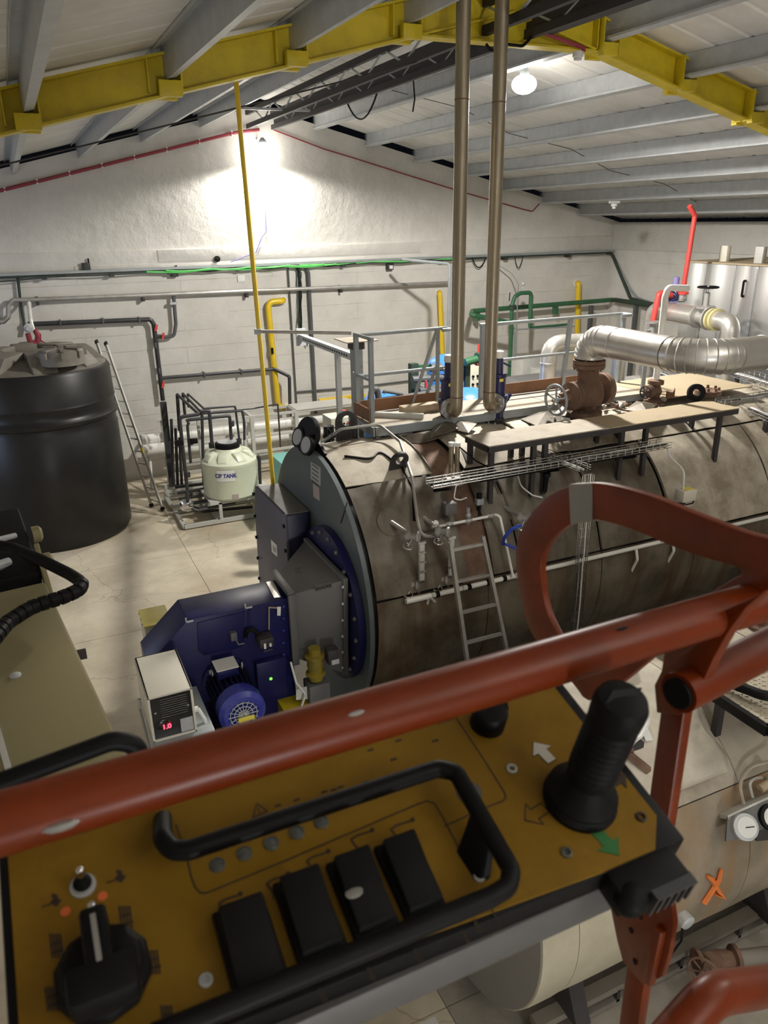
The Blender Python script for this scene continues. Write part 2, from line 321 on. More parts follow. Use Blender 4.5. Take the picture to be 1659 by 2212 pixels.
def floor_material():
    m = bpy.data.materials.new('concrete_floor'); m.use_nodes = True; N = m.node_tree.nodes; Lk = m.node_tree.links; P = N['Principled BSDF']
    g = N.new('ShaderNodeNewGeometry')
    n1 = N.new('ShaderNodeTexNoise'); n1.inputs['Scale'].default_value = .7; n1.inputs['Detail'].default_value = 10; n1.inputs['Roughness'].default_value = .68; Lk.new(g.outputs['Position'], n1.inputs[0])
    cr = N.new('ShaderNodeValToRGB'); e = cr.color_ramp.elements; e[0].position = .3; e[0].color = (.4, .345, .255, 1); e[1].position = .62; e[1].color = (.66, .585, .45, 1); Lk.new(n1.outputs[0], cr.inputs[0])
    vo = N.new('ShaderNodeTexVoronoi'); vo.feature = 'DISTANCE_TO_EDGE'; vo.inputs['Scale'].default_value = .42
    n2 = N.new('ShaderNodeTexNoise'); n2.inputs['Scale'].default_value = 2.2; n2.inputs['Detail'].default_value = 6; Lk.new(g.outputs['Position'], n2.inputs[0])
    va = N.new('ShaderNodeVectorMath'); va.operation = 'MULTIPLY_ADD'; va.inputs[1].default_value = (.5, .5, .5); Lk.new(n2.outputs[1], va.inputs[0]); Lk.new(g.outputs['Position'], va.inputs[2]); Lk.new(va.outputs[0], vo.inputs[0])
    cm = N.new('ShaderNodeMapRange'); cm.inputs[1].default_value = .0012; cm.inputs[2].default_value = .005; cm.inputs[3].default_value = .4; cm.inputs[4].default_value = 0; Lk.new(vo.outputs[0], cm.inputs[0])
    mx = N.new('ShaderNodeMix'); mx.data_type = 'RGBA'; mx.inputs[7].default_value = (.2, .16, .11, 1); Lk.new(cm.outputs[0], mx.inputs[0]); Lk.new(cr.outputs[0], mx.inputs[6])
    n4 = N.new('ShaderNodeTexNoise'); n4.inputs['Scale'].default_value = .55; n4.inputs['Detail'].default_value = 4; mpo = N.new('ShaderNodeVectorMath'); mpo.operation = 'ADD'; mpo.inputs[1].default_value = (31, 7, 3); Lk.new(g.outputs['Position'], mpo.inputs[0]); Lk.new(mpo.outputs[0], n4.inputs[0])
    rm = N.new('ShaderNodeMapRange'); rm.inputs[1].default_value = .58; rm.inputs[2].default_value = .78; rm.inputs[4].default_value = .5; Lk.new(n4.outputs[0], rm.inputs[0])
    m3 = N.new('ShaderNodeMix'); m3.data_type = 'RGBA'; m3.inputs[7].default_value = (.34, .2, .09, 1); Lk.new(rm.outputs[0], m3.inputs[0]); Lk.new(mx.outputs[2], m3.inputs[6]); Lk.new(m3.outputs[2], P.inputs['Base Color'])
    rr = N.new('ShaderNodeMapRange'); rr.inputs[3].default_value = .45; rr.inputs[4].default_value = .8; Lk.new(n1.outputs[0], rr.inputs[0]); Lk.new(rr.outputs[0], P.inputs['Roughness'])
    bp = N.new('ShaderNodeBump'); bp.inputs['Strength'].default_value = .3; bp.inputs['Distance'].default_value = .02; Lk.new(n1.outputs[0], bp.inputs['Height']); Lk.new(bp.outputs[0], P.inputs['Normal'])
    return m
M['wall'] = wall_material('painted_wall', (.69, .667, .625))
M['wall_plain'] = wall_material('painted_side_wall', (.68, .66, .62), .36)
M['floor'] = floor_material()
dm('roof_white', (.76, .74, .7), .5, 0, .08, 1.2, dirt=(.5, .46, .4), dirt_amt=.5, dirt_scale=.8)

dm('floor_dusty', (.34, .31, .265), .8, 0, .15, 2.5, dirt=(.22, .195, .16), dirt_amt=.6, dirt_scale=1.6, bump=.3, bscale=14)
# floor slabs (joints are real gaps over the sub-floor)
b = B(); b.span((LEFT_X - .3, FRONT_Y - .3, -.3), (RIGHT_X + .3, WALL_Y + .3, -.012)); floor = struct('floor', b, M['dusty_plate'])
xs = [LEFT_X, -1.2, 2.05, 5.3, 8.6, 11.9, RIGHT_X]; ys = [FRONT_Y, -3.5, 0, 3.5, 7.0, 10.4, 12.9, 15.35, WALL_Y]
for i in range(len(xs) - 1):
    for j in range(len(ys) - 1):
        b = B(); b.span((xs[i] + .004, ys[j] + .004, -.012), (xs[i + 1] - .004, ys[j + 1] - .004, 0)); mk('floor_slab', b, M['floor_dusty'] if (xs[i] > 2 and ys[j] < 6.9) else M['floor'], floor, smooth=0)

# gable wall at the back: a thick plate with the roof line, a proud ring beam, and lower board-marked courses
def gable(name, y0, y1, mt):
    e = .13
    pts = [(LEFT_X - .2, y0, 0), (RIGHT_X + .2, y0, 0), (RIGHT_X + .2, y0, purlin_z(RIGHT_X) + e), (RIDGE_X, y0, purlin_z(RIDGE_X) + e), (LEFT_X - .2, y0, purlin_z(LEFT_X) + e)]
    b = B(); b.prism(pts, (0, y1 - y0, 0)); return struct(name, b, mt, smooth=0)
wall_back = gable('wall_back', WALL_Y, WALL_Y + .3, M['wall'])
b = B(); b.span((LEFT_X, WALL_Y - .035, 4.45), (RIGHT_X - .01, WALL_Y + .01, 4.98)); mk('ring_beam', b, M['wall'], wall_back, bevel=.012)
b = B(); b.span((2.9, WALL_Y - .06, 4.72), (9.2, WALL_Y - .03, 4.965)); mk('plaster_strip', b, M['wall'], wall_back, bevel=.01)
b = B(); b.span((1.2, WALL_Y - .052, 4.5), (10.6, WALL_Y - .03, 4.7)); mk('plaster_strip', b, M['wall'], wall_back, bevel=.01)
gable('wall_front', FRONT_Y - .3, FRONT_Y, M['wall_plain'])
b = B(); b.span((RIGHT_X, FRONT_Y, 0), (RIGHT_X + .3, WALL_Y, 5.32)); wall_right = struct('wall_right', b, M['wall_plain'], smooth=0)
b = B(); b.span((RIGHT_X - .03, FRONT_Y, 4.62), (RIGHT_X + .01, WALL_Y - .04, 5.3)); mk('ring_beam', b, M['wall_plain'], wall_right, bevel=.01)
# left wall with a window opening that lets the dusk in
WY0, WY1, WZ0, WZ1 = 12.2, 14.8, 1.6, 3.6
b = B()
for a_, b_ in (((FRONT_Y, 0), (WY0, 5.32)), ((WY1, 0), (WALL_Y, 5.32)), ((WY0, 0), (WY1, WZ0)), ((WY0, WZ1), (WY1, 5.32))):
    b.span((LEFT_X - .3, a_[0], a_[1]), (LEFT_X, b_[0], b_[1]))
wall_left = struct('wall_left', b, M['wall_plain'], smooth=0)
dm('window_sky', (.55, .68, 1.0), .3, emit=5)
b = B(); b.span((LEFT_X - .2, WY0, WZ0), (LEFT_X - .19, WY1, WZ1)); win = struct('window_1', b, M['window_sky'], smooth=0)
for k in range(5):
    y = WY0 + (WY1 - WY0)*k/4; b = B(); b.box((LEFT_X - .16, y, (WZ0 + WZ1)/2), (.05, .05, WZ1 - WZ0)); mk('window_bar', b, M['white_plastic'], win)
for z in (WZ0 + .025, (WZ0 + WZ1)/2, WZ1 - .025): b = B(); b.box((LEFT_X - .16, (WY0 + WY1)/2, z), (.05, WY1 - WY0, .05)); mk('window_bar', b, M['white_plastic'], win)

# roof sheets
def roof_slope(side):
    xe = RIGHT_X + .3 if side > 0 else LEFT_X - .3; sheets = []
    b = B(); y = FRONT_Y - .3; rows = []
    prof = [(0, 0), (.40, 0), (.43, .014), (.47, .014), (.50, 0)]
    while y < WALL_Y + .3:
        for u, h in prof:
            yy = y + u
            if yy > WALL_Y + .3: break
            rows.append([V((RIDGE_X, yy, purlin_z(RIDGE_X) + .285 + h)), V((xe, yy, purlin_z(xe) + .285 + h))])
        y += .5
    b.grid(rows); b2 = [p + V((0, 0, .08)) for p in b.v]; b.add(b2, [f[::-1] for f in b.f]); return b
ceiling = struct('ceiling', roof_slope(-1), M['roof_white'], smooth=0)
mk('roof_slope', roof_slope(1), M['roof_white'], ceiling, smooth=0)
b = B(); b.box((RIDGE_X, (WALL_Y + FRONT_Y)/2, purlin_z(RIDGE_X) + .3), (.5, WALL_Y - FRONT_Y, .02)); mk('ridge_cap', b, M['roof_white'], ceiling)

# purlins: Z sections along the hall
def purlin_mesh(x, side, y0, y1):
    z = purlin_z(x); h, f, t = .28, .085, .006; b = B(); s = side
    prof = [(-s*f, .025), (-s*f, 0), (0, 0), (0, h - t), (s*f, h - t), (s*f, h - .03)]
    prof2 = [(-s*f + s*t, .025), (-s*f + s*t, t), (-s*t, t), (-s*t, h), (s*f + s*t, h), (s*f + s*t, h - .03)]
    pts = [(x + a, y0, z + c - .25*s*a) for a, c in prof + prof2[::-1]]
    return b.prism(pts, (0, y1 - y0, 0))
dist = [1.28, 2.52, 3.75, 5.0, 6.22, 7.45, 8.66]
ordn = ['nearest the ridge', 'second from the ridge', 'third from the ridge', 'fourth from the ridge', 'fifth from the ridge', 'sixth from the ridge', 'lowest, beside the eaves']
PURLIN_X = []
for s, nm in ((-1, 'left'), (1, 'right')):
    for d, on in zip(dist, ordn):
        x = RIDGE_X + s*d; PURLIN_X.append((x, s))
        if s < 0 and d > 7.6: continue
        solo('roof_purlin', purlin_mesh(x, s, FRONT_Y - .1, WALL_Y + .12), M['galv'], 'galvanised steel Z purlin under the %s roof slope, %s' % (nm, on), 'purlin', 'roof purlins', smooth=0)
# thin sag wires across the right slope
for k, (yy, lab) in enumerate(((13.2, 'thin anti-sag wire zigzagging across the right slope purlins'),)):
    b = B(); pts = []
    for i in range(7):
        x = RIDGE_X + 1.0 + i*1.2; pts.append((x, yy - .25*(i % 2), purlin_z(x) + .12 + .05*(i % 2)))
    solo('sag_wire', b.tube(pts, .006, 5), M['dark_steel'], lab, 'wire')

# yellow portal frame
pf = thing('portal_frame', 'yellow painted steel portal frame rafter spanning under the roof', 'beam', (RIDGE_X, FRAME_Y, 6.0))
for s, nm in ((-1, 'left'), (1, 'right')):
    xe = RIGHT_X if s > 0 else LEFT_X
    def P_(x, dz): return V((x, FRAME_Y, purlin_z(x) + dz))
    b = B(); b.prism([P_(RIDGE_X, -.11), P_(xe, -.11), P_(xe, .21), P_(RIDGE_X, .21)], (0, .012, 0)); mk('web', b, M['yellow_steel'], pf, smooth=0)
    for dz in (-.12, .215):
        b = B(); a, c = P_(RIDGE_X, dz), P_(xe, dz); b.bar(a, c, .2, .022, (s*.25, 0, 1)); mk('flange', b, M['yellow_steel'], pf, smooth=0)
    # haunch at the apex
    b = B(); xh = RIDGE_X + s*1.12; b.prism([P_(RIDGE_X, -.11), P_(xh, -.11), V((RIDGE_X, FRAME_Y, 7.26))], (0, .012, 0)); mk('haunch_web', b, M['yellow_steel'], pf, smooth=0)
    b = B(); b.bar((RIDGE_X, FRAME_Y, 7.255), (xh + s*.06, FRAME_Y, 7.255), .19, .02); mk('haunch_flange', b, M['yellow_steel'], pf, smooth=0)
    b = B(); b.box((xh, FRAME_Y - .05, 7.42), (.014, .1, .34)); mk('stiffener', b, M['yellow_steel'], pf, smooth=0)
    # column
    b = B(); b.box((xe - s*.16, FRAME_Y, purlin_z(xe)/2 - .05), (.012, .012, .01))
    zc = purlin_z(xe) - .1
    b = B(); b.box((xe - s*.2, FRAME_Y, zc/2), (.3, .014, zc)); mk('column_web', b, M['yellow_steel'], pf, smooth=0)
    for q in (.06, .34): b = B(); b.box((xe - s*q, FRAME_Y, zc/2), (.02, .2, zc)); mk('column_flange', b, M['yellow_steel'], pf, smooth=0)
    for d in dist[:-1]:
        x = RIDGE_X + s*d; z = purlin_z(x); b = B()
        for q in (-1, 1):
            b.box((x - s*.125, FRAME_Y + q*.09, z + .07), (.016, .15, .36)); b.box((x - s*.02, FRAME_Y + q*.125, z - .075), (.21, .09, .13)); 
        mk('purlin_cleat', b, M['yellow_steel'], pf, bevel=.004)
        b = B(); b.box((x + s*.16, FRAME_Y - .05, z - .02 + .06), (.012, .09, .3)); mk('stiffener', b, M['yellow_steel'], pf, smooth=0)

# lattice girder / tray hung below the ridge
lg = thing('lattice_girder', 'dark lattice girder running along under the roof ridge', 'girder', (RIDGE_X, 12, 7.3))
for x in (-.32, .22):
    for z in (7.62, 7.36):
        b = B(); b.bar((RIDGE_X + x, FRONT_Y, z), (RIDGE_X + x, WALL_Y - .25, z), .07, .09); mk('chord', b, M['dark_steel'], lg, smooth=0)
y = 2.0; k = 0
while y < WALL_Y - 1:
    for x in (-.32, .22):
        b = B(); b.bar((RIDGE_X + x, y, 7.36 if k % 2 else 7.62), (RIDGE_X + x, y + .62, 7.62 if k % 2 else 7.36), .022, .022); mk('lacing', b, M['galv'], lg, smooth=0)
    y += .62; k += 1
b = B(); b.box((RIDGE_X + .22, 11.5, 7.49), (.02, 11.6, .24)); mk('side_plate', b, M['dark_steel'], lg, smooth=0)
def hangcable(name, pts, lab, r=.012, m='black', cat='cable', fil=.0):
    return solo(name, B().tube([V(p) for p in pts], r, 6, fil=fil), M[m], lab, cat)
def sag(a, c, d, n=10): a, c = V(a), V(c); return [a.lerp(c, i/n) - V((0, 0, d*4*(i/n)*(1 - i/n))) for i in range(n + 1)]
hangcable('hanging_cable', sag((5.6, 12.2, 7.33), (5.6, 13.4, 7.33), .3), 'black cable looping down from the lattice girder', .014)
hangcable('hanging_cable', [(5.62, 11.0, 7.33), (5.64, 11.0, 7.1), (5.66, 11.1, 6.95)], 'short black cable end dangling from the lattice girder near the tall pipes')
b = B(); b.bar(at_y(500, 233, 15.0), at_y(700, 240, 15.0), .05, .04); solo('cross_bar', b, M['galv'], 'short grey bar hung crosswise under the lattice girder', 'bar', smooth=0)
hangcable('span_wire', sag((LEFT_X + .1, 9.6, 5.05), (4.95, 9.6, 7.3), .05, 12), 'thin dark wire stretched from the left eaves to the ridge', .009, 'dark_steel', 'wire')
# dark trunking on the right of the apex, red conduit, detector
b = B(); b.bar((5.72, 2.0, 7.4), (5.72, 8.0, 7.4), .12, .1); solo('cable_trunking', b, M['dark_steel'], 'dark cable trunking passing under the yellow frame near the apex', 'trunking', smooth=0)
solo('red_conduit', B().tube([at_y(1150, 62, 8.0), at_y(1260, 103, 8.0), at_y(1262, 112, 8.0)], .022, 8, fil=.03), M['red_dull'], 'short dull red conduit fixed along the yellow frame near the apex', 'conduit')
b = B(); b.lathe(at_y(1249, 112, 8.0), (0, 0, -1), [(.06, 0), (.06, .05), (.045, .055), (.045, .08)], 16); solo('smoke_detector', b, M['white_plastic'], 'white smoke detector hanging below the yellow frame', 'detector')
b = B(); p = at_y(1327, 440, 14.0); b.lathe(p, (0, 0, -1), [(.07, 0), (.07, .05), (.04, .06), (.04, .1)], 12); b.bar(p + V((-.14, 0, .03)), p + V((.14, 0, .03)), .03, .05); solo('smoke_detector', b, M['white_plastic'], 'small white detector on the lowest purlins over the right wall', 'detector')
solo('hanging_cable', B().tube([at_y(1050, 95, 8.0), at_y(1062, 112, 8.0), at_y(1090, 95, 8.0), at_y(1130, 100, 8.0), at_y(1170, 55, 8.0), at_y(1200, 0, 8.0)], .016, 6, fil=.1), M['black'], 'thick black cable drooping beneath the yellow frame apex', 'cable')

# lamps
def lamp(loc, lab, wall=False):
    t = thing('high_bay_lamp', lab, 'lamp', loc)
    k = 1.35 if wall else 1.0
    b = B(); b.lathe(loc, (0, 0, 1), [(.07*k, .03), (.06*k, .12), (.03, .18)], 24, caps=True); mk('housing', b, M['rail_grey'], t)
    b = B(); b.ball(loc + V((0, 0, -.05*k)), .17*k, (1, 1, .72), 24); mk('glowing_lens', b, M['lamp_glow'], t)
    b = B()
    if wall: b.bar(loc + V((0, 0, .17)), loc + V((0, WALL_Y - loc.y, .17)), .05, .04)
    else: b.cyl(loc + V((0, 0, .17)), V((loc.x, loc.y, purlin_z(loc.x) + .28)), .012, 8)
    mk('bracket', b, M['galv'], t)
    return t
lamp(LAMP_WALL, 'bright round lamp bracketed to the back wall under the ridge', True)
t = thing('floodlight', 'square floodlight fixed to the wall behind the lift', 'lamp', FLOOD)
b = B(); b.box(FLOOD + V((0, -.06, 0)), (.6, .1, .45)); mk('housing', b, M['black'], t, bevel=.01)
b = B(); b.box(FLOOD + V((0, -.2, 0)), (.1, .2, .1)); mk('bracket', b, M['galv'], t)
b = B(); b.box(FLOOD + V((0, -.005, 0)), (.5, .01, .35)); mk('glowing_lens', b, M['lamp_glow'], t)
lamp(LAMP_REAR, 'round hall lamp hanging behind the lift basket')
lamp(LAMP_NEAR, 'round hall lamp hanging over the right side near the lift')
lamp(LAMP_HALL, 'bright round lamp hanging from the right roof slope beside the tall pipes')

# ================================================================ MAIN BOILER (axis along X)
BY, BZ, BR, BX = 7.624, 1.658, 1.507, 2.68
def bs(x, th, R=BR): a = math.radians(th); return V((x, BY - R*math.sin(a), BZ + R*math.cos(a)))     # point on the shell, angle from the top toward the viewer
def bpx(x, y, R=BR): return at_cyl(x, y, BY, BZ, R)
def bn(p): return V((0, p.y - BY, p.z - BZ)).normalized()
def clad_material(name, base, dark, rustc, metal=.35, rough=.45, rust_lo=.55, rust_hi=.8, sx=3.2, sc=.5):
    m = bpy.data.materials.new(name); m.use_nodes = True; N = m.node_tree.nodes; Lk = m.node_tree.links; P = N['Principled BSDF']
    P.inputs['Metallic'].default_value = metal
    g = N.new('ShaderNodeNewGeometry')
    n1 = N.new('ShaderNodeTexNoise'); n1.inputs['Scale'].default_value = 2.2; n1.inputs['Detail'].default_value = 9; n1.inputs['Roughness'].default_value = .65; Lk.new(g.outputs['Position'], n1.inputs[0])
    cr = N.new('ShaderNodeValToRGB'); cr.color_ramp.elements[0].position = .36; cr.color_ramp.elements[0].color = (*dark, 1); cr.color_ramp.elements[1].position = .6; cr.color_ramp.elements[1].color = (*base, 1); Lk.new(n1.outputs[0], cr.inputs[0])
    mp = N.new('ShaderNodeVectorMath'); mp.operation = 'MULTIPLY'; mp.inputs[1].default_value = (sx, sc, sc*.7); Lk.new(g.outputs['Position'], mp.inputs[0])
    n2 = N.new('ShaderNodeTexNoise'); n2.inputs['Scale'].default_value = 1.5; n2.inputs['Detail'].default_value = 7; n2.inputs['Roughness'].default_value = .6; Lk.new(mp.outputs[0], n2.inputs[0])
    mr = N.new('ShaderNodeMapRange'); mr.inputs[1].default_value = rust_lo; mr.inputs[2].default_value = rust_hi; mr.inputs[4].default_value = .8; Lk.new(n2.outputs[0], mr.inputs[0])
    mx = N.new('ShaderNodeMix'); mx.data_type = 'RGBA'; mx.inputs[7].default_value = (*rustc, 1); Lk.new(mr.outputs[0], mx.inputs[0]); Lk.new(cr.outputs[0], mx.inputs[6]); Lk.new(mx.outputs[2], P.inputs['Base Color'])
    rr = N.new('ShaderNodeMapRange'); rr.inputs[3].default_value = rough - .12; rr.inputs[4].default_value = rough + .25; Lk.new(n1.outputs[0], rr.inputs[0]); Lk.new(rr.outputs[0], P.inputs['Roughness'])
    bp = N.new('ShaderNodeBump'); bp.inputs['Strength'].default_value = .18; bp.inputs['Distance'].default_value = .03; Lk.new(n1.outputs[0], bp.inputs['Height']); Lk.new(bp.outputs[0], P.inputs['Normal'])
    return m
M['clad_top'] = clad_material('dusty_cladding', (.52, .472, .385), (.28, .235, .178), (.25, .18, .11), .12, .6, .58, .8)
M['clad_side_shade'] = clad_material('cladding_side_shade', (.175, .152, .117), (.085, .071, .052), (.055, .029, .012), .28, .45, .5, .72)  # grimy flank sheets, darkened further so the colour holds their shade
M['clad_low_shade'] = clad_material('cladding_low_shade', (.2, .17, .122), (.09, .073, .05), (.1, .05, .016), .3, .45, .48, .68)  # lower grimy sheets, their shade also put into the colour
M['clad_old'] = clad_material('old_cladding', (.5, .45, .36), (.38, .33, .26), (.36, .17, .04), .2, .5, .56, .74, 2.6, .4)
boiler = thing('fire_tube_boiler', 'large horizontal boiler drum with dented dusty metal cladding and slate grey front plate', 'boiler', (BX, BY, 0))
BEND = 10.6
b = B(); b.lathe((BX - .02, BY, BZ), (1, 0, 0), [(BR - .07, 0), (BR - .07, BEND - BX), (BR - .3, BEND - BX + .15), (.1, BEND - BX + .25)], 64); mk('shell', b, M['dark_steel'], boiler)
b = B(); b.lathe((BX - .05, BY, BZ), (1, 0, 0), [(.02, 0), (BR + .012, 0), (BR + .012, .05), (.02, .05)], 96); mk('front_plate', b, M['disc_slate'], boiler)
def sheet(x0, x1, t0, t1, mt, lift=0, nx=14, nt=22, curl=.0, seed=0):
    rows = []
    for i in range(nx + 1):
        u = i/nx; x = x0 + (x1 - x0)*u; r = []
        for j in range(nt + 1):
            w = j/nt; th = t0 + (t1 - t0)*w
            q = mnoise.noise(V((x*1.6 + seed, th*.045, seed*3.1)))*.034 + abs(mnoise.noise(V((x*3.2 + seed, th*.09, 9.1))))*.022
            q *= min(1, 4*min(u, 1 - u) + .25)
            e = curl*max(0, 1 - w*6)*(.6 + .6*mnoise.noise(V((x*2.2, seed, 2.0)))) + curl*.6*max(0, 1 - (1 - w)*8)
            r.append(bs(x, th, BR + lift + q + e - .004))
        rows.append(r)
    b = B(); b.grid(rows); inner = []
    for p in b.v: inner.append(p - bn(p)*.012)
    n = len(b.v); fs = list(b.f); b.add(inner, [f[::-1] for f in fs]); W = nt + 1; H = nx + 1
    edge = [j for j in range(W)] + [i*W + W - 1 for i in range(1, H)] + [(H - 1)*W + j for j in range(W - 2, -1, -1)] + [i*W for i in range(H - 2, 0, -1)]
    b.f += [[edge[k], edge[(k + 1) % len(edge)], edge[(k + 1) % len(edge)] + n, edge[k] + n] for k in range(len(edge))]
    return mk('cladding_sheet', b, mt, boiler, smooth=60)
# top row, side row, low row; the gap near x = 3.9 shows bare rusty shell
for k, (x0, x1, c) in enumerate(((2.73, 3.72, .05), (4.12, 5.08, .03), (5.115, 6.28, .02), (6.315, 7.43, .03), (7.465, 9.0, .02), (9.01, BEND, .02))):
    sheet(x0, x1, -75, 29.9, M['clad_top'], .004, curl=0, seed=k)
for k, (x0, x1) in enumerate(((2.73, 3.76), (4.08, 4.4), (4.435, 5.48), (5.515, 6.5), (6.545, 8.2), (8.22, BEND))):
    sheet(x0, x1, 31.2, 77.0, M['clad_side_shade'] if k < 4 else M['clad_top'], 0, curl=.008, seed=k + 10)
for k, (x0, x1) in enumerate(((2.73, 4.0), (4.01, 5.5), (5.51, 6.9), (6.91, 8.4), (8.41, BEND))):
    sheet(x0, x1, 78.0, 160, M['clad_low_shade'], 0, seed=k + 20, nt=18)
# raised seam straps
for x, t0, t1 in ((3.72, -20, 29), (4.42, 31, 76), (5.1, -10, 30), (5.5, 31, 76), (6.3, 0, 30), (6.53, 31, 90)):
    b = B(); b.tube([bs(x, t0 + (t1 - t0)*i/12, BR + .012) for i in range(13)], .013, 5); mk('seam_strap', b, M['clad_side_shade'], boiler)
# crumpled lifted flaps of sheet around the top nozzles
def flap(name, px_, z_, th=.01, mt='clad_side_shade', dz=.05, seed=0):
    pts = []
    for i, (x, y, z) in enumerate(px_): pts.append(at_z(x, y, z))
    c = sum(pts, V((0, 0, 0)))/len(pts); n = len(pts); b = B()
    vs = pts + [c + V((0, 0, dz))]; vs2 = [p - V((0, 0, th)) for p in vs]
    fs = [[i, (i + 1) % n, n] for i in range(n)] + [[n + 1 + (i + 1) % n, n + 1 + i, 2*n + 1] for i in range(n)] + [[i, n + 1 + i, n + 1 + (i + 1) % n, (i + 1) % n] for i in range(n)]
    b.add(vs + vs2, fs); return mk(name, b, M[mt], boiler, smooth=0)
flap('torn_flap', [(845, 950, 3.14), (905, 958, 3.12), (965, 940, 3.2), (958, 925, 3.22), (900, 935, 3.2), (868, 940, 3.18)], 0, seed=1, dz=.03)
flap('torn_flap', [(968, 925, 3.2), (1012, 935, 3.2), (1030, 915, 3.24), (985, 905, 3.24)], 0, dz=.04)
flap('torn_flap', [(930, 945, 3.2), (990, 925, 3.24), (972, 905, 3.25), (935, 918, 3.22)], 0, dz=.05, mt='clad_side_shade')
flap('torn_flap', [(972, 985, 3.0), (1010, 1000, 3.0), (1015, 985, 3.05), (985, 955, 3.1)], 0, dz=.05)
flap('torn_flap', [(1125, 905, 3.2), (1160, 920, 3.2), (1230, 905, 3.22), (1215, 885, 3.25), (1165, 890, 3.26)], 0, dz=.06)
flap('torn_flap', [(1195, 895, 3.25), (1230, 900, 3.25), (1240, 880, 3.3), (1215, 877, 3.33)], 0, dz=.03)
flap('torn_flap', [(1350, 885, 3.22), (1400, 893, 3.22), (1420, 872, 3.28), (1375, 866, 3.3)], 0, dz=.05, mt='clad_side_shade')
# saddles
for x in (3.2, 5.8, 8.4):
    b = B(); b.box((x, BY, .11), (.35, 2.2, .22)); mk('saddle', b, M['dark_steel'], boiler)
# bare rusty stripe details inside the gap
b = B(); b.lathe((3.72, BY, BZ), (1, 0, 0), [(BR - .045, 0), (BR - .045, .38)], 64, caps=False); mk('bare_shell_band', b, M['rust'], boiler)
# notices on the front plate
def disc_pt(x, y, off=.003): return at_x(x, y, BX - .05 - off)
for pts, m in (([(671, 997), (692, 1010), (692, 1050), (671, 1034)], 'grey_label'), ([(676, 1044), (689, 1054), (690, 1082), (677, 1073)], 'pink_label')):
    b = B(); b.prism([disc_pt(*p) for p in pts], (.003, 0, 0)); mk('notice', b, M[m], boiler, smooth=0)
for k in range(5):
    b = B(); y = 1002 + k*9; b.prism([disc_pt(674, y, .004), disc_pt(688, y + 10, .004), disc_pt(688, y + 12, .004), disc_pt(674, y + 2, .004)], (.002, 0, 0)); mk('notice_line', b, M['panel_ink'], boiler, smooth=0)
b = B(); b.tube([disc_pt(750, 1085, .004), disc_pt(736, 1130, .004)], .006, 5); mk('weld_line', b, M['dark_steel'], boiler)
# lifting lugs
def lug(px_, mt='dark_steel', w=.2, h=.21):
    p = bpx(*px_); n = bn(p); x = V((1, 0, 0)); tdir = n; out = []; inn = []; c = p + tdir*(h*.55)
    N_ = 24
    for i in range(N_):
        a = 2*PI*i/N_; q = x*math.cos(a)*w*.5 + tdir*math.sin(a)*w*.5
        if math.sin(a) < -.1: q = x*math.copysign(w*.5*min(1, abs(math.cos(a))*1.6 + .05), math.cos(a)) - tdir*h*.6
        out.append(c + q); inn.append(c + x*math.cos(a)*.05 + tdir*math.sin(a)*.05)
    b = B(); b.hole_plate(out, inn, n.cross(x)*.03); return mk('lifting_lug', b, M[mt], boiler)
lug((860, 1013)); 
b = B(); q = V((3.2, 7.95, 3.14)); out = []; inn = []
for i in range(24):
    a = 2*PI*i/24; e = V((math.cos(a)*.13, 0, math.sin(a)*.13)) if math.sin(a) > -.2 else V((math.copysign(.13*min(1, abs(math.cos(a))*1.5 + .1), math.cos(a)), 0, -.22))
    out.append(q + V((0, 0, .2)) + e); inn.append(q + V((0, 0, .22)) + V((math.cos(a)*.06, 0, math.sin(a)*.06)))
b.hole_plate(out, inn, (0, .04, 0)); mk('lifting_lug', b, M['dark_steel'], boiler)
# round black inspection covers swung up on the front plate rim
cov = thing('inspection_cover', 'round black hinged covers with white sight discs standing on the boiler front rim', 'cover', at_x(690, 985, BX + .05))
cn = V((-.93, -.2, .3)).normalized(); cc = at_x(665, 940, BX - .02)
b = B(); b.lathe(cc, cn, [(.02, -.03), (.2, -.03), (.21, 0), (.2, .03), (.02, .03)], 32); cd = mk('cover_disc', b, M['black'], cov)
b = B(); b.bar(cc + V((.03, -.02, -.05)), at_x(697, 992, BX + .02), .16, .04, cn); mk('hinge_arm', b, M['black'], cov)
for q in ((650, 945), (668, 962)):
    c2 = at_x(*q, BX - .06); b = B(); b.lathe(c2, cn, [(.02, 0), (.115, 0), (.115, .045), (.02, .045)], 28); o_ = mk('port_ring', b, M['black'], cov); b = B(); b.lathe(c2, cn, [(.01, .02), (.088, .02), (.088, .05), (.01, .05)], 24); mk('sight_disc', b, M['grey_label'], o_)

# flue box on the front plate
fb = thing('flue_box', 'dark blue flue gas box with purple grey bolted cover on the boiler front', 'flue box', (2.5, 8.29, .9))
FX, FY0, FY1, FZ1 = 2.32, 7.72, 8.86, 2.42
prof = [(FY0, FZ1), (FY1, FZ1), (FY1 + .12, FZ1 - .35), (FY1 + .18, 1.0), (FY1, .62), (FY0 + .2, .62), (FY0 - .05, 1.2), (FY0 + .02, 1.7)]
b = B(); b.prism([(FX + .03, y, z) for y, z in prof], (BX - FX - .085, 0, 0)); mk('body', b, M['blue_dark'], fb, bevel=.008)
b = B(); b.prism([(FX, y + (.02 if y > 8 else -.02), z + (.02 if z > 2 else -.02)) for y, z in prof], (.03, 0, 0)); cvr = mk('cover_plate', b, M['box_purple'], fb, bevel=.004)
for y in (FY0 + .0, FY1 + .1):
    for z in (2.3, 2.0, 1.7, 1.4, 1.1):
        b = B(); b.cyl((FX - .02, y + (.02 if y < 8 else (2.42 - z)*.05), z), (FX + .01, y + (.02 if y < 8 else (2.42 - z)*.05), z), .022, 8); mk('bolt', b, M['black'], cvr)
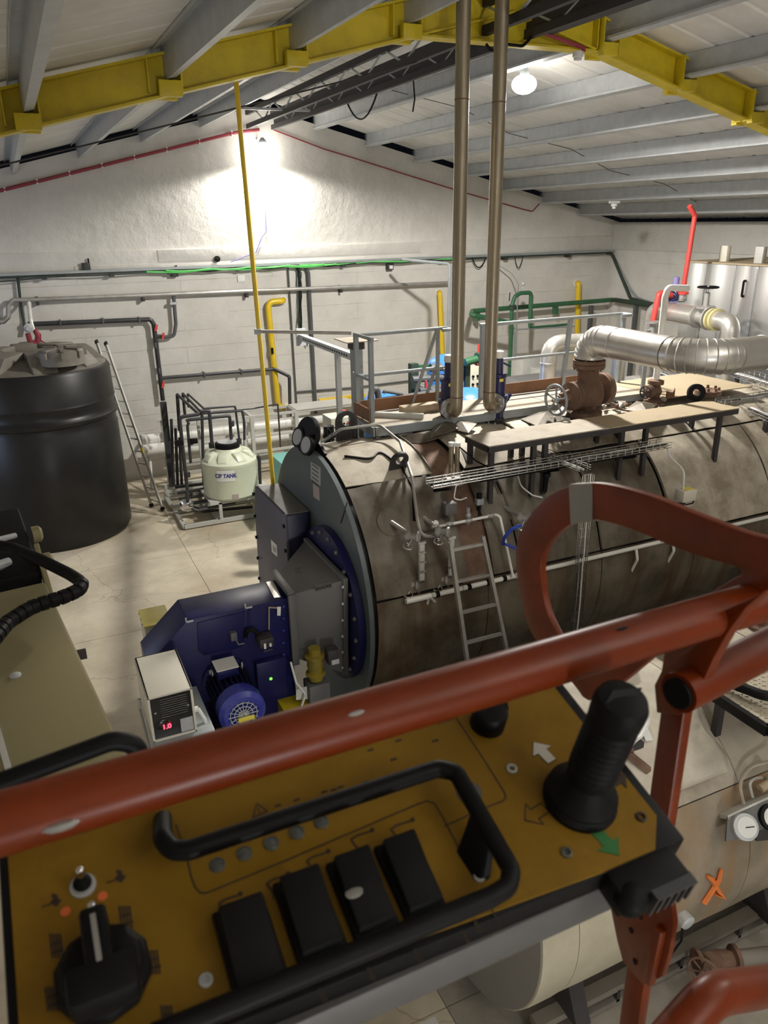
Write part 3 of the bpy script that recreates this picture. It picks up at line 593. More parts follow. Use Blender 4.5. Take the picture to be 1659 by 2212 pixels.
b = B(); b.prism([at_x(*q, FX - .004) for q in ((585, 1165), (598, 1178), (599, 1203), (587, 1192))], (.003, 0, 0)); lb = mk('label_plate', b, M['white_label'], fb, smooth=0)
b = B(); b.prism([at_x(*q, FX - .006) for q in ((589, 1178), (596, 1185), (596, 1195), (590, 1190))], (.003, 0, 0)); mk('label_print', b, M['pink_label'], lb, smooth=0)
b = B(); b.span((FX + .02, FY0 + .03, FZ1), (BX - .06, FY1 - .02, FZ1 + .012)); mk('top_dust', b, M['duct_grey'], fb, smooth=0)
b = B(); b.tube([(FX + .01, FY0 + .05, FZ1 + .02), (FX + .01, FY1 - .05, FZ1 + .02)], .012, 6); mk('hinge_rod', b, M['dark_steel'], fb)

# burner: flange, grey cone duct, blue fan housing, motor
FLY, FLZ, FLR = 7.04, 1.62, .84
bu = thing('burner', 'blue pressure jet burner with grey transition duct bolted to the boiler front', 'burner', (1.6, 6.8, 0))
b = B(); b.lathe((BX - .13, FLY, FLZ), (1, 0, 0), [(.4, 0), (FLR, 0), (FLR, .075), (.4, .075)], 64); fl = mk('mounting_flange', b, M['blue_burner'], bu)
for k in range(20):
    a = 2*PI*k/20 + .1; c = V((BX - .13, FLY + .775*math.cos(a), FLZ + .775*math.sin(a))); b = B(); b.lathe(c, (-1, 0, 0), [(.024, 0), (.024, .014), (.016, .028)], 6); mk('bolt', b, M['duct_grey'], fl)
# duct: wide square end on the flange side, narrower at the housing
HX = 1.97
qa = [(6.42, 2.16), (7.55, 2.16), (7.6, 1.05), (6.5, 1.05)]; qb = [(6.55, 2.06), (7.02, 2.06), (7.02, 1.35), (6.55, 1.35)]
vs = [V((BX - .2, y, z)) for y, z in qa] + [V((HX, y, z)) for y, z in qb]
b = B(); b.add(vs, [[0, 1, 2, 3], [7, 6, 5, 4], [0, 4, 5, 1], [1, 5, 6, 2], [2, 6, 7, 3], [3, 7, 4, 0]]); mk('transition_duct', b, M['duct_grey'], bu, bevel=.006)
b = B(); b.prism([V((BX - .2, y*1.0 + (y - 7.0)*.05, z + (z - 1.6)*.05)) for y, z in qa], (.05, 0, 0)); df = mk('duct_flange', b, M['duct_grey'], bu, bevel=.004)
for k in range(6):
    t = k/5; b = B(); c = V((BX - .2, 6.40 + .1*t, 2.1 - t*.98)); b.lathe(c, (-1, 0, 0), [(.016, 0), (.016, .012), (.008, .02)], 6); mk('bolt', b, M['galv'], df)
b = B(); b.bar((HX, 6.5, 2.09), (HX, 7.08, 2.09), .07, .05); b.bar((HX, 6.5, 2.09), (HX, 6.5, 1.3), .07, .05, (0, 1, 0)); mk('duct_collar', b, M['duct_grey'], bu, bevel=.004)
c = at_plane(650, 1230, (HX, 6.8, 2.07), V((-.14, 0, 1))); b = B(); b.torus(c, (0, 0, 1), .05, .012, 18, 6); mk('lifting_eye', b, M['duct_grey'], bu)
pn = V((.25, -.97, 0)).normalized(); ptp = V((2.3, 6.44, 1.9))
NB = lambda x, y: at_plane(x, y, (HX + .25, 6.487, 1.7), V((-.25, -.97, 0)).normalized())
c = NB(698, 1268); b = B(); b.bar(NB(681, 1272), NB(716, 1263), .004, .06); pl = mk('name_plate', b, M['duct_grey'], bu, smooth=0)
rt = (NB(716, 1263) - NB(681, 1272)).normalized(); upv = V((0, 0, 1)); mk('lettering', text_b('SAACKE', .045, c + V((0, -.006, 0)), rt, upv, .004, .002), M['panel_ink'], pl)
# housing: profile in XZ swept along Y
HY0, HY1 = 6.55, 7.02
hp = [(HX, 2.03), (.965, 2.03), (.56, 1.66), (.56, 1.1), (.85, .55), (1.6, .45), (HX, .75)]
b = B(); b.prism([(x, HY0, z) for x, z in hp], (0, HY1 - HY0, 0)); hs = mk('fan_housing', b, M['blue_burner'], bu, bevel=.01)
b = B(); b.prism([at_y(x, y, HY0 - .002) for x, y in ((425, 1345), (528, 1320), (528, 1385), (520, 1398), (440, 1415), (428, 1405))], (0, -.012, 0)); mk('pressed_panel', b, M['blue_burner'], hs, bevel=.004)
b = B(); b.prism([at_y(x, y, HY0 - .002) for x, y in ((535, 1318), (541, 1316), (541, 1390), (535, 1392))], (0, -.012, 0)); mk('rib', b, M['blue_burner'], hs)
for q in ((402, 1340), (530, 1310)):
    c = at_y(*q, HY0 - .012); b = B(); b.box(c + V((.03, 0, -.02)), (.07, .012, .012)); b.box(c + V((0, 0, 0)), (.012, .012, .05)); mk('corner_clip', b, M['galv'], hs)
b = B(); b.prism([at_z(x, y, 2.036) for x, y in ((575, 1258), (590, 1255), (607, 1290), (592, 1292))], (0, 0, .004)); mk('bright_strip', b, M['alu'], hs, smooth=0)
for k in range(7):
    c = at_y(612, 1310 + k*26, HY0 - .01); b = B(); b.lathe(c, (0, -1, 0), [(.014, 0), (.014, .01), (.007, .016)], 6); mk('bolt', b, M['blue_motor'], hs)
c = at_y(504, 1373, HY0 - .04); b = B(); b.box(c, (.06, .07, .085)); b.tube([c + V((.02, 0, -.04)), c + V((.04, 0, -.11)), c + V((.1, 0, -.11))], .01, 6); mk('pressure_switch', b, M['duct_grey'], bu, bevel=.01)
c = at_y(572, 1382, HY0 - .09); b = B(); b.box(c, (.14, .16, .1)); b.box(c + V((0, -.09, -.07)), (.1, .02, .02)); ac = mk('actuator', b, M['dark_steel'], bu, bevel=.01)
b = B(); b.box(c + V((-.025, -.085, -.02)), (.02, .01, .055)); b.box(c + V((.03, -.085, -.02)), (.02, .01, .035)); mk('label_plate', b, M['white_label'], ac)
b = B(); b.tube([c + V((-.05, .02, .06)), c + V((-.1, .02, .13)), c + V((-.16, .05, .12)), c + V((-.17, .08, .04))], .022, 8, fil=.05); mk('cable_hose', b, M['black'], bu)
b = B(); b.bar(at_y(580, 1312, HY0 - .03), at_y(603, 1313, HY0 - .03), .012, .012); b.bar(at_y(581, 1312, HY0 - .03), at_y(581, 1360, HY0 - .03), .01, .01, (0, 1, 0)); lk = mk('linkage', b, M['tan_plate'], bu)
b = B(); b.prism([at_y(x, y, HY0 - .045) for x, y in ((599, 1311), (607, 1311), (606, 1330), (599, 1330))], (0, .006, 0)); mk('tag', b, M['white_label'], lk, smooth=0)
c = at_y(585, 1462, HY0 - .05); b = B(); b.box(c, (.3, .1, .42)); cb_ = mk('terminal_box', b, M['blue_burner'], bu, bevel=.012)
b = B(); b.lathe(at_y(585, 1466, HY0 - .105), (0, -1, 0), [(.016, 0), (.016, .006), (.004, .01)], 12); mk('indicator', b, M['led_green'], cb_)
# motor, axis along Y
mc = at_y(500, 1490, HY0 - .22); MR = .19; mz, mx_ = mc.z, mc.x
b = B(); b.lathe((mx_, HY0, mz), (0, -1, 0), [(.24, 0), (.24, .04), (MR - .02, .05), (MR - .02, .52)], 32); mo = mk('motor_body', b, M['blue_burner'], bu)
for k in range(26):
    a = 2*PI*k/26; d = V((math.cos(a), 0, math.sin(a))); b = B(); b.bar(V((mx_, HY0 - .06, mz)) + d*(MR), V((mx_, HY0 - .52, mz)) + d*(MR), .007, .05, d); mk('cooling_fin', b, M['blue_dark'], mo, smooth=0)
b = B(); b.lathe((mx_, HY0 - .46, mz), (0, -1, 0), [(MR + .02, 0), (MR + .028, .03), (MR + .028, .16), (MR - .01, .2), (MR - .05, .205), (MR - .055, .16), (.02, .15)], 40); fc = mk('fan_cover', b, M['blue_motor'], mo)
for k in range(3):
    b = B(); b.torus((mx_, HY0 - .665, mz), (0, 1, 0), .045 + .04*k, .005, 28, 5); mk('grille_ring', b, M['galv'], fc)
for k in range(8):
    a = PI*k/8; d = V((math.cos(a), 0, math.sin(a)))*.14; c = V((mx_, HY0 - .665, mz)); b = B(); b.cyl(c - d, c + d, .0045, 5); mk('grille_bar', b, M['galv'], fc)
b = B(); b.box((mx_ + .015, HY0 - .69, mz - .03), (.15, .02, .045)); mk('warning_label', b, M['yellow_bright'], fc, bevel=.004)
b = B(); b.box((mx_ - .03, HY0 - .2, mz + MR + .04), (.2, .2, .1)); tb = mk('motor_terminal_box', b, M['blue_burner'], mo, bevel=.01)
b = B(); b.box((mx_ - .03, HY0 - .2, mz + MR + .093), (.21, .21, .008)); mk('paper_sheet', b, M['paper'], tb)
for sx_ in (-1, 1):
    b = B(); b.torus((mx_ + sx_*.15, HY0 - .1, mz + .16), (sx_, -.3, 0), .028, .008, 14, 6); mk('lifting_eye', b, M['galv'], mo)
b = B(); b.span((mx_ - .22, HY0 - .5, mz - MR - .06), (mx_ + .22, HY0 + .05, mz - MR - .02)); b.span((mx_ - .2, HY0 - .45, 0), (mx_ + .2, HY0 - .05, mz - MR - .05)); mk('motor_foot', b, M['blue_dark'], mo, bevel=.006)
b = B(); b.span((.7, HY0 + .08, 0), (1.85, HY1 - .08, .5)); mk('support_stand', b, M['dark_steel'], bu, bevel=.006)
# gas train beneath the duct
gt = thing('gas_valve_train', 'yellow gas valve with black actuators below the grey burner duct', 'valve', (2.35, 6.5, .6))
gp = at_y(680, 1420, 6.35)
b = B(); b.lathe(gp + V((0, 0, -.25)), (0, 0, 1), [(.07, 0), (.07, .05), (.1, .06), (.1, .08), (.07, .09), (.085, .17), (.07, .25), (.1, .26), (.1, .28), (.06, .29), (.06, .36)], 20); mk('valve_body', b, M['gas_yellow'], gt)
b = B(); b.box(gp + V((.16, -.06, .02)), (.12, .12, .16)); g1 = mk('actuator', b, M['dark_steel'], gt, bevel=.01); b = B(); b.box(gp + V((.17, -.125, -.03)), (.08, .01, .05)); mk('label_plate', b, M['grey_label'], g1)
b = B(); b.span(gp + V((-.1, -.08, -.9)), gp + V((.12, .12, -.28))); b.cyl(gp + V((.04, -.09, -.55)), gp + V((.04, -.07, -.55)), .06, 16); mk('lower_body', b, M['duct_grey'], gt, bevel=.02)
b = B(); b.lathe(gp + V((.03, -.1, -.72)), (0, -1, 0), [(.03, 0), (.035, .05), (.02, .09)], 12); mk('test_nipple', b, M['rust'], gt)
b = B(); b.span((gp.x - .12, gp.y - .08, 0), (gp.x + .12, gp.y + .14, gp.z - .9)); mk('pedestal', b, M['dark_steel'], gt)
solo('flex_cable', B().tube([at_y(628, 1430, 6.4), at_y(640, 1475, 6.35), at_y(660, 1500, 6.3), at_y(650, 1530, 6.3)], .012, 6, fil=.05), M['white_plastic'], 'grey white cable draped between the burner and the gas valve', 'cable')
solo('paper_tag', B().prism([at_y(640, 1490, 6.36), at_y(672, 1480, 6.36), at_y(668, 1510, 6.36), at_y(640, 1512, 6.36)], (0, .006, 0)), M['paper'], 'crumpled white paper tag beside the burner terminal box', 'paper', smooth=0)
solo('yellow_tray', B().span(at_y(600, 1560, 6.6) + V((0, 0, -.04)), at_y(700, 1530, 6.2)), M['yellow_steel'], 'dull yellow tray on the floor under the burner gas train', 'tray')

# control cabinet in front of the burner
cc = thing('control_cabinet', 'cream control cabinet with dark glass front and red digital readout', 'cabinet', (.62, 6.0, 0))
CX0, CX1, CY0, CY1, CZ1 = .44, .81, 5.68, 6.38, 1.86; CZ0 = CZ1 - .44
b = B()
for a_, b_ in (((CX0, CY0, CZ0), (CX0 + .02, CY1, CZ1)), ((CX1 - .02, CY0, CZ0), (CX1, CY1, CZ1)), ((CX0, CY0, CZ1 - .02), (CX1, CY1, CZ1)), ((CX0, CY0, CZ0), (CX1, CY1, CZ0 + .02)), ((CX0, CY1 - .02, CZ0), (CX1, CY1, CZ1))): b.span(a_, b_)
mk('hood', b, M['cream'], cc, bevel=.004)
b = B(); b.span((CX0 + .02, CY0 + .012, CZ0 + .02), (CX1 - .02, CY0 + .03, CZ1 - .02)); gl = mk('front_glass', b, M['glass_dark'], cc)
for k in range(9):
    b = B(); b.box(((CX0 + CX1)/2 + .02, CY0 + .006, CZ1 - .05 - k*.021), (.22, .008, .007)); mk('vent_slat', b, M['duct_grey'], gl, smooth=0)
for sx_ in (CX0 + .05, CX1 - .05): b = B(); b.cyl((sx_, CY0, CZ1 - .16), (sx_, CY0 + .02, CZ1 - .16), .009, 8); mk('screw', b, M['chrome'], gl)
b = B(); b.span((CX1 - .13, CY0 + .003, CZ0 + .03), (CX1 - .025, CY0 + .01, CZ0 + .16)); mk('notice', b, M['grey_label'], gl, smooth=0)
b = B(); b.ball((CX0 + .09, CY0 + .02, CZ0 + .15), .07, (1, .3, .7)); mk('round_bulge', b, M['glass_dark'], gl)
mk('readout', text_b('1.0', .062, (CX0 + .125, CY0 - .004, CZ0 + .13), (1, 0, 0), (0, 0, 1), .002, .003), M['led_red'], gl)
b = B(); x0, x1 = CX0 + .0, CX1 + .14
b.prism([(x0, CY0 - .02, CZ0), (x0, CY1, CZ0), (x0, CY1, .0), (x0, CY0 - .75, 0), (x0, CY0 - .75, CZ0 - .45)], (x1 - x0, 0, 0)); ds = mk('sloping_desk', b, M['rail_grey'], cc, bevel=.008)
for q in ((x0 + .06, CY0 - .55), (x1 - .06, CY0 - .2)):
    z = CZ0 - .45*((CY0 - .02) - q[1])/.73; b = B(); b.torus((q[0], q[1], z + .03), (1, .3, 0), .028, .006, 16, 6); mk('lifting_ring', b, M['chrome'], ds)
b = B(); b.tube([(CX0 - .03, CY1 - .3, CZ0 + .2), (CX0 - .04, CY1 - .3, CZ0 + .1), (CX0 - .035, CY0 - .5, CZ0 - .3)], .014, 8); mk('side_conduit', b, M['steel_pipe'], cc)
b = B(); b.cyl((CX1, CY0 + .15, CZ0 + .12), (CX1 + .05, CY0 + .15, CZ0 + .12), .025, 10); b.tube([(CX1 + .05, CY0 + .15, CZ0 + .12), (CX1 + .09, CY0 + .1, CZ0 + .02), (CX1 + .1, CY0, CZ0 - .2)], .016, 8, fil=.05); mk('cable_gland', b, M['white_plastic'], cc)
# small yellow cabinet behind the burner
yb = thing('yellow_box', 'pale yellow metal box standing behind the left end of the burner', 'box', (.6, 7.7, 0))
p = at_y(350, 1325, 7.75); b = B(); b.span((p.x - .22, 7.5, 0), (p.x + .05, 7.9, p.z)); bx = mk('body', b, M['cream_panel'], yb, bevel=.006)
b = B(); b.span((p.x - .23, 7.49, p.z), (p.x + .06, 7.91, p.z + .02)); lid_ = mk('lid', b, M['lid_yellow'], yb, bevel=.003)
for y in (7.57, 7.7, 7.83): b = B(); b.box((p.x - .232, y, p.z + .01), (.006, .02, .01)); mk('screw', b, M['black'], lid_)

# ================================================================ BACK WALL SERVICES
def wp(x, y, off=.08): return at_y(x, y, WALL_Y - off)
def pipe(name, pts, r, m, lab, cat='pipe', fil=.08, n=10, group=None): return solo(name, B().tube(pts, r, n, fil=fil), M[m], lab, cat, group)
# red conduits under the gable
rc = thing('fire_pipe', 'dull red pipe climbing the gable toward the ridge on the left', 'pipe', wp(250, 350, .05))
b = B(); b.tube([wp(-40, 422), wp(505, 287), wp(560, 280)], .035, 8); mk('pipe_run', b, M['red_dull'], rc)
for k in range(8):
    p = wp(10 + k*70, 410 - k*17.3, .06); b = B(); b.box(p, (.03, .1, .1)); mk('pipe_clip', b, M['white_plastic'], rc)
pipe('fire_cable', [wp(590, 280, .04), wp(700, 322, .04), wp(760, 340, .04), wp(880, 378, .04), wp(1000, 415, .04), wp(1130, 452, .04), wp(1150, 457, .04), wp(1165, 440, .04)], .014, 'red_dull', 'thin dark red cable sloping down the gable on the right', 'cable', .1)
# lamp cable
pipe('lamp_cable', [wp(571, 400, .09), wp(575, 500, .09), wp(566, 512, .09), wp(553, 545, .09), wp(500, 565, .09)], .012, 'lilac', 'thin cable running down the wall from the bright wall lamp', 'cable', .05)
# long cable ladder with green cables
ct = thing('cable_tray', 'long grey cable ladder with green cables along the whole back wall', 'cable tray', wp(600, 570, .15))
a, c = wp(-60, 592, .14), wp(1308, 545, .14); zt = (a.z + c.z)/2
b = B(); b.bar((LEFT_X + .05, WALL_Y - .14, zt), (RIGHT_X - .1, WALL_Y - .14, zt), .12, .05); mk('rail', b, M['rail_grey'], ct)
b = B(); b.bar((LEFT_X + .05, WALL_Y - .07, zt - .06), (RIGHT_X - .1, WALL_Y - .07, zt - .06), .1, .03); mk('rail', b, M['grey_pvc'], ct)
for k, (u0, u1, m, d) in enumerate(((-3, 3.2, 'green_dark', .06), (2.6, 6.9, 'cable_green', .07), (3.0, 6.6, 'cable_green', .05), (6.0, 10.0, 'cable_green', .04), (6.2, 11, 'green_dark', .06), (11.1, 14.9, 'green_dark', .03), (-4, 1.0, 'green_dark', .1), (3.2, 7.4, 'black', .07))):
    pts = []
    for i in range(13):
        t = i/12; pts.append((u0 + (u1 - u0)*t, WALL_Y - .21 - .012*(k % 3), zt - .025 - d*(.4 + .6*math.sin(t*PI*(2 + k % 3))**2)))
    b = B(); b.tube(pts, .017 if k in (1, 2, 3) else .013, 6); mk('cable', b, M[m], ct)
for x in (-1.5, .6, 1.9, 3.1, 4.6, 7.1, 9.7, 11.6, 13.6):
    b = B(); b.box((x, WALL_Y - .12, zt - .09), (.09, .2, .06)); mk('bracket', b, M['dark_steel'], ct)
# small junction boxes and fittings along the tray
for px_, lab, m in (((186, 576), 'small dark square box on the wall above the cable ladder', 'dark_steel'), ((376, 590), 'small dark control box under the cable ladder left of the yellow gas pipe', 'dark_steel'), ((842, 576), 'small dark box with white front hung from the cable ladder', 'dark_steel')):
    t = thing('junction_box', lab, 'box', wp(*px_, .1)); p = wp(*px_, .1)
    b = B(); b.box(p, (.16, .1, .15)); mk('body', b, M[m], t, bevel=.006)
    b = B(); b.box(p + V((.01, -.055, -.01)), (.09, .012, .08)); mk('front_plate', b, M['green_dark'] if px_[0] < 800 else M['white_plastic'], t)
    b = B(); b.cyl(p + V((.06, 0, .07)), p + V((.06, 0, .16)), .018, 8); mk('gland', b, M['black'], t)
t = thing('alarm_horn', 'round black sounder on the wall ring beam', 'sounder', wp(467, 559, .06)); p = wp(467, 559, .03)
b = B(); b.lathe(p, (0, -1, 0), [(.05, 0), (.05, .05), (.065, .07), (.065, .12), (.02, .13)], 16); mk('horn', b, M['black'], t)
b = B(); b.box(p + V((0, .01, 0)), (.1, .03, .1)); mk('back_plate', b, M['black'], t)
for px_, lab in (((521, 602), 'small white sticker on the back wall left of the yellow gas pipe'), ((575, 582), 'pale blank plate under the cable ladder beside the yellow pole')):
    p = wp(*px_, .02); b = B(); b.box(p, (.17 if px_[0] < 550 else .3, .02, .15 if px_[0] < 550 else .13)); solo('wall_plate', b, M['white_label'] if px_[0] < 550 else M['cream_panel'], lab, 'plate', bevel=.004)
# galvanised water pipe with drops
sp = thing('steel_water_pipe', 'long bare steel pipe with valve drops along the back wall', 'pipe', wp(500, 640, .15))
b = B(); b.tube([wp(-40, 697, .18), wp(8, 695, .18), wp(18, 685, .18), wp(18, 660, .18), wp(28, 648, .18), wp(60, 648, .18), wp(970, 611, .18)], .045, 12, fil=.06); mk('pipe_run', b, M['steel_pipe'], sp)
for px_ in ((308, 640), (532, 632), (735, 622), (80, 648)):
    p = wp(*px_, .1); b = B(); b.box(p + V((0, 0, -.02)), (.05, .2, .16)); mk('pipe_clip', b, M['dark_steel'], sp)
b = B(); b.tube([wp(375, 640, .18), wp(380, 700, .18), wp(376, 726, .18), wp(350, 729, .18)], .04, 10, fil=.1); mk('drop_leg', b, M['grey_pvc'], sp)
b = B(); p = wp(375, 655, .18); b.box(p, (.16, .1, .05)); mk('drop_flange', b, M['galv'], sp)
b = B(); b.tube([wp(62, 648, .18), wp(66, 690, .18), wp(72, 715, .3)], .04, 10, fil=.06); mk('drop_leg', b, M['white_pipe'], sp)
# black PVC line from the tank
bp_ = thing('black_pvc_line', 'black plastic pipe line with red valves running down the back wall', 'pipe', wp(340, 800, .2))
b = B(); b.tube([wp(60, 700, .2), wp(75, 700, .2), wp(325, 690, .2), wp(332, 700, .2), wp(352, 865, .2)], .05, 12, fil=.07); mk('pipe_run', b, M['black_pvc'], bp_)
b = B(); b.tube([wp(345, 817, .2), wp(355, 816, .2), wp(592, 797, .2), wp(625, 813, .5), wp(628, 960, .55)], .04, 12, fil=.06); mk('branch_run', b, M['black_pvc'], bp_)
b = B(); b.tube([wp(336, 727, .2), wp(355, 727, .2)], .045, 10); mk('tee', b, M['black_pvc'], bp_)
for q in ((337, 709), (352, 727), (352, 832)):
    p = wp(*q, .26); b = B(); b.bar(p + V((-.02, -.02, -.06)), p + V((.02, -.02, .08)), .03, .05); b.cyl(p + V((0, .05, 0)), p + V((0, -.03, 0)), .03, 8); mk('valve_handle', b, M['red_paint'], bp_)
for q in ((130, 697), (222, 693), (300, 691), (440, 809), (520, 803), (335, 745), (343, 800)):
    p = wp(*q, .16); b = B(); b.box(p, (.035, .2, .12)); mk('pipe_clip', b, M['grey_pvc'], bp_)
# yellow gas pipes
def gas(pts, r, lab, clips=()):
    t = thing('gas_pipe', lab, 'pipe', pts[0]); b = B(); b.tube(pts, r, 14, fil=.16); mk('pipe_run', b, M['yellow_pipe'], t)
    for p in (pts[0], pts[-1]):
        b = B(); b.lathe(V((p.x, WALL_Y - .002, p.z)), (0, -1, 0), [(r*1.5, 0), (r*1.5, .03), (r*1.05, .035)], 16); mk('wall_rose', b, M['white_plastic'], t)
    for p in clips: b = B(); b.box(p, (.05, .06, .14)); mk('tag', b, M['black'], t)
gas([wp(612, 648, .04), wp(610, 650, .14), wp(578, 652, .14), wp(601, 880, .14), wp(622, 880, .14), wp(622, 880, .04)], .07, 'thick yellow gas pipe bracket shaped on the wall beside the yellow pole', [wp(588, 758, .24)])
gas([wp(948, 632, .04), wp(950, 632, .14), wp(955, 740, .14), wp(960, 830, .14), wp(961, 830, .04)], .065, 'yellow gas pipe behind the left tall steel pipe')
gas([wp(1247, 612, .04), wp(1250, 612, .14), wp(1247, 735, .14), wp(1243, 800, .14), wp(1243, 800, .04)], .075, 'yellow gas pipe on the wall by the right corner')
# vertical conduits
vc = thing('cable_drop', 'bundle of grey conduits and cables dropping down the wall right of the yellow gas pipe', 'conduit', wp(665, 740, .1))
b = B(); b.tube([wp(660, 575, .08), wp(666, 590, .08), wp(683, 905, .08)], .045, 10, fil=.04); mk('conduit', b, M['grey_pvc'], vc)
b = B(); b.tube([wp(647, 580, .08), wp(650, 725, .08)], .03, 8); mk('conduit', b, M['green_dark'], vc)
b = B(); b.bar(wp(644, 580, .05), wp(650, 728, .05), .09, .02, (0, 1, 0)); mk('cable_backing', b, M['rail_grey'], vc)
for k in range(4):
    b = B(); pts = [wp(636 + 3*k, 577, .12)] + [wp(648 + 4*math.sin(k*2 + i), 590 + i*25, .1 + .02*k) for i in range(6)] + [wp(664, 740 + k*3, .1)]
    b.tube(pts, .009, 5); mk('cable', b, M['green_dark' if k % 2 else 'black'], vc)
pipe('wall_conduit', [wp(622, 577, .06), wp(641, 876, .06)], .02, 'grey_pvc', 'thin dark vertical conduit between the yellow gas pipe and the cable bundle', 'conduit')
pipe('horizontal_conduit', [wp(640, 847, .06), wp(760, 838, .06), wp(885, 823, .06)], .025, 'grey_pvc', 'thin dark horizontal pipe low on the back wall behind the handrail', 'conduit')
# perforated strut from the conduits to the platform
# grey service mast beside the left tall pipe
pipe('cable_mast', [wp(870, 560, 1.2), wp(893, 563, 1.6), wp(972, 570, 2.6), V((wp(965, 680, 2.6).x, WALL_Y - 2.6, 0))], .035, 'rail_grey', 'light grey steel conduit bending down behind the left tall pipe', 'conduit', .1)
# shadowed strut
# green pipework on the right
gpz = thing('green_pipework', 'green painted water pipework frame at the right of the back wall', 'pipe', wp(1100, 700, .6))
Y1, Y2 = WALL_Y - .5, WALL_Y - 1.4
def q1(x, y): return at_y(x, y, Y1)
def q2(x, y): return at_y(x, y, Y2)
b = B(); b.tube([q1(1318, 648), q1(1020, 672), q2(1018, 680), q2(1100, 697)], .06, 12, fil=.08); mk('header_pipe', b, M['green_paint'], gpz)
b = B(); b.tube([q2(1098, 860), q2(1103, 760), q2(1106, 660), q2(1112, 640), q2(1125, 633), q2(1145, 632), q2(1148, 640), q2(1145, 706)], .05, 12, fil=.1); mk('riser', b, M['green_paint'], gpz)
b = B(); b.tube([q2(1145, 640), q2(1143, 708), q2(1235, 700)], .03, 10, fil=.05); mk('return_pipe', b, M['green_paint'], gpz)
for q in ((1035, 674), (1205, 661)):
    p = q1(*q); b = B(); b.box(p + V((0, .1, -.12)), (.06, .2, .2)); mk('bracket', b, M['green_paint'], gpz)
b = B(); p = q2(1107, 664); b.lathe(p + V((0, 0, -.06)), (0, 0, 1), [(.09, 0), (.09, .03), (.06, .04), (.06, .08), (.09, .09), (.09, .12)], 14); mk('flange', b, M['green_dark'], gpz)
b = B(); p = q2(1130, 625); b.cyl(p, p + V((0, 0, .1)), .015, 8); b.ball(p + V((0, 0, .13)), .05); mk('air_valve', b, M['galv'], gpz)
b = B(); p = q2(1100, 650); b.cyl(p, p + V((0, -.02, .2)), .012, 6); mk('lever', b, M['black'], gpz)
pipe('sense_cable', [wp(1080, 575, .3), wp(1105, 590, .5), wp(1120, 615, 1.0), q2(1118, 640), q2(1112, 860)], .014, 'rail_grey', 'thin grey cable looping down beside the green riser', 'cable', .2)
pipe('drain_tube', [q2(1108, 870), q2(1112, 712), q2(1240, 705)], .02, 'rail_grey', 'slim grey tube framing the wall below the green pipe', 'pipe', .06)
pipe('hanging_cable', sag(wp(1020, 556, .16), wp(1050, 555, .16), .25), .014, 'black', 'black cable loop under the tray between the tall pipes', 'cable', 0)
pipe('hanging_cable', sag(wp(1112, 553, .16), wp(1130, 552, .16), .3), .01, 'black', 'thin cable loop under the tray right of the tall pipes', 'cable', 0)
# green pipe and conduits on the right wall
def rw(x, y, off=.12): return at_x(x, y, RIGHT_X - off)
pipe('green_wall_pipe', [at_y(1318, 648, WALL_Y - .3), rw(1330, 648, .3), rw(1420, 662, .3), rw(1480, 670, .3)], .06, 'green_dark', 'dark green pipe carrying on along the right wall', 'pipe', .05)
pipe('corner_conduit', [wp(1312, 546, .1), rw(1322, 548, .1), rw(1362, 645, .1), rw(1440, 665, .1)], .045, 'green_dark', 'dark green conduit slanting down the right wall from the corner', 'conduit', .15)
pipe('corner_conduit', [wp(1316, 548, .06), rw(1330, 560, .06), rw(1358, 620, .06), rw(1375, 642, .06), rw(1432, 662, .06)], .025, 'rail_grey', 'thin grey conduit beside the slanting green one by the corner', 'conduit', .25)
for q, lab in (((1278, 690), 'grey square post carrying the green pipe at the far corner'), ((1375, 690), 'grey square post carrying the green pipe on the right wall')):
    p = at_y(q[0], 655, WALL_Y - .55) if q[0] < 1300 else rw(q[0], 655, .35); b = B(); b.box((p.x, p.y, (p.z - .06)/2), (.1, .1, p.z - .06)); solo('pipe_post', b, M['grey_pvc'], lab, 'post', smooth=0)

# ================================================================ TANKS, LADDER AND CIP SKID AT THE LEFT
TX, TY, TR = .1, 15.2, 1.3
wt = thing('water_tank', 'large black plastic water tank with ribs and raised dome channels', 'tank', (TX, TY, 0))
ZS = 3.16
prof = [(TR - .06, 0), (TR, .1), (TR, 2.06), (TR - .02, 2.1), (TR - .02, 2.22), (TR + .035, 2.27), (TR + .04, 2.31), (TR, 2.36), (TR - .012, 2.4), (TR - .012, 2.52), (TR + .012, 2.56), (TR, 2.6), (TR - .01, ZS - .06), (TR - .05, ZS)]
b = B(); b.lathe((TX, TY, 0), (0, 0, 1), prof, 72); mk('body', b, M['tank_black'], wt, smooth=45)
b = B(); b.lathe((TX, TY, 0), (0, 0, 1), [(TR - .045, ZS - .01), (TR - .12, ZS + .03), (.62, ZS + .17), (.5, ZS + .18), (.02, ZS + .18)], 72); mk('dome', b, M['tank_top'], wt)
for k in range(8):      # raised spokes with channels between
    a = 2*PI*k/8 + .14; d = V((math.cos(a), math.sin(a), 0)); s_ = V((-d.y, d.x, 0)); o_ = V((TX, TY, ZS))
    pr = [(.45, .17), (.45, .30), (.98, .27), (1.2, .04), (1.2, .0)]
    pts = [o_ + d*u + V((0, 0, h)) - s_*.2 for u, h in pr]; b = B(); b.prism(pts, s_*.4); mk('dome_rib', b, M['tank_top'], wt, bevel=.03)
lc = at_z(132, 760, ZS + .33)
b = B(); b.lathe(lc, (0, 0, 1), [(.36, -.2), (.36, .02), (.33, .05), (.02, .06)], 36); ld = mk('lid', b, M['tank_top'], wt)
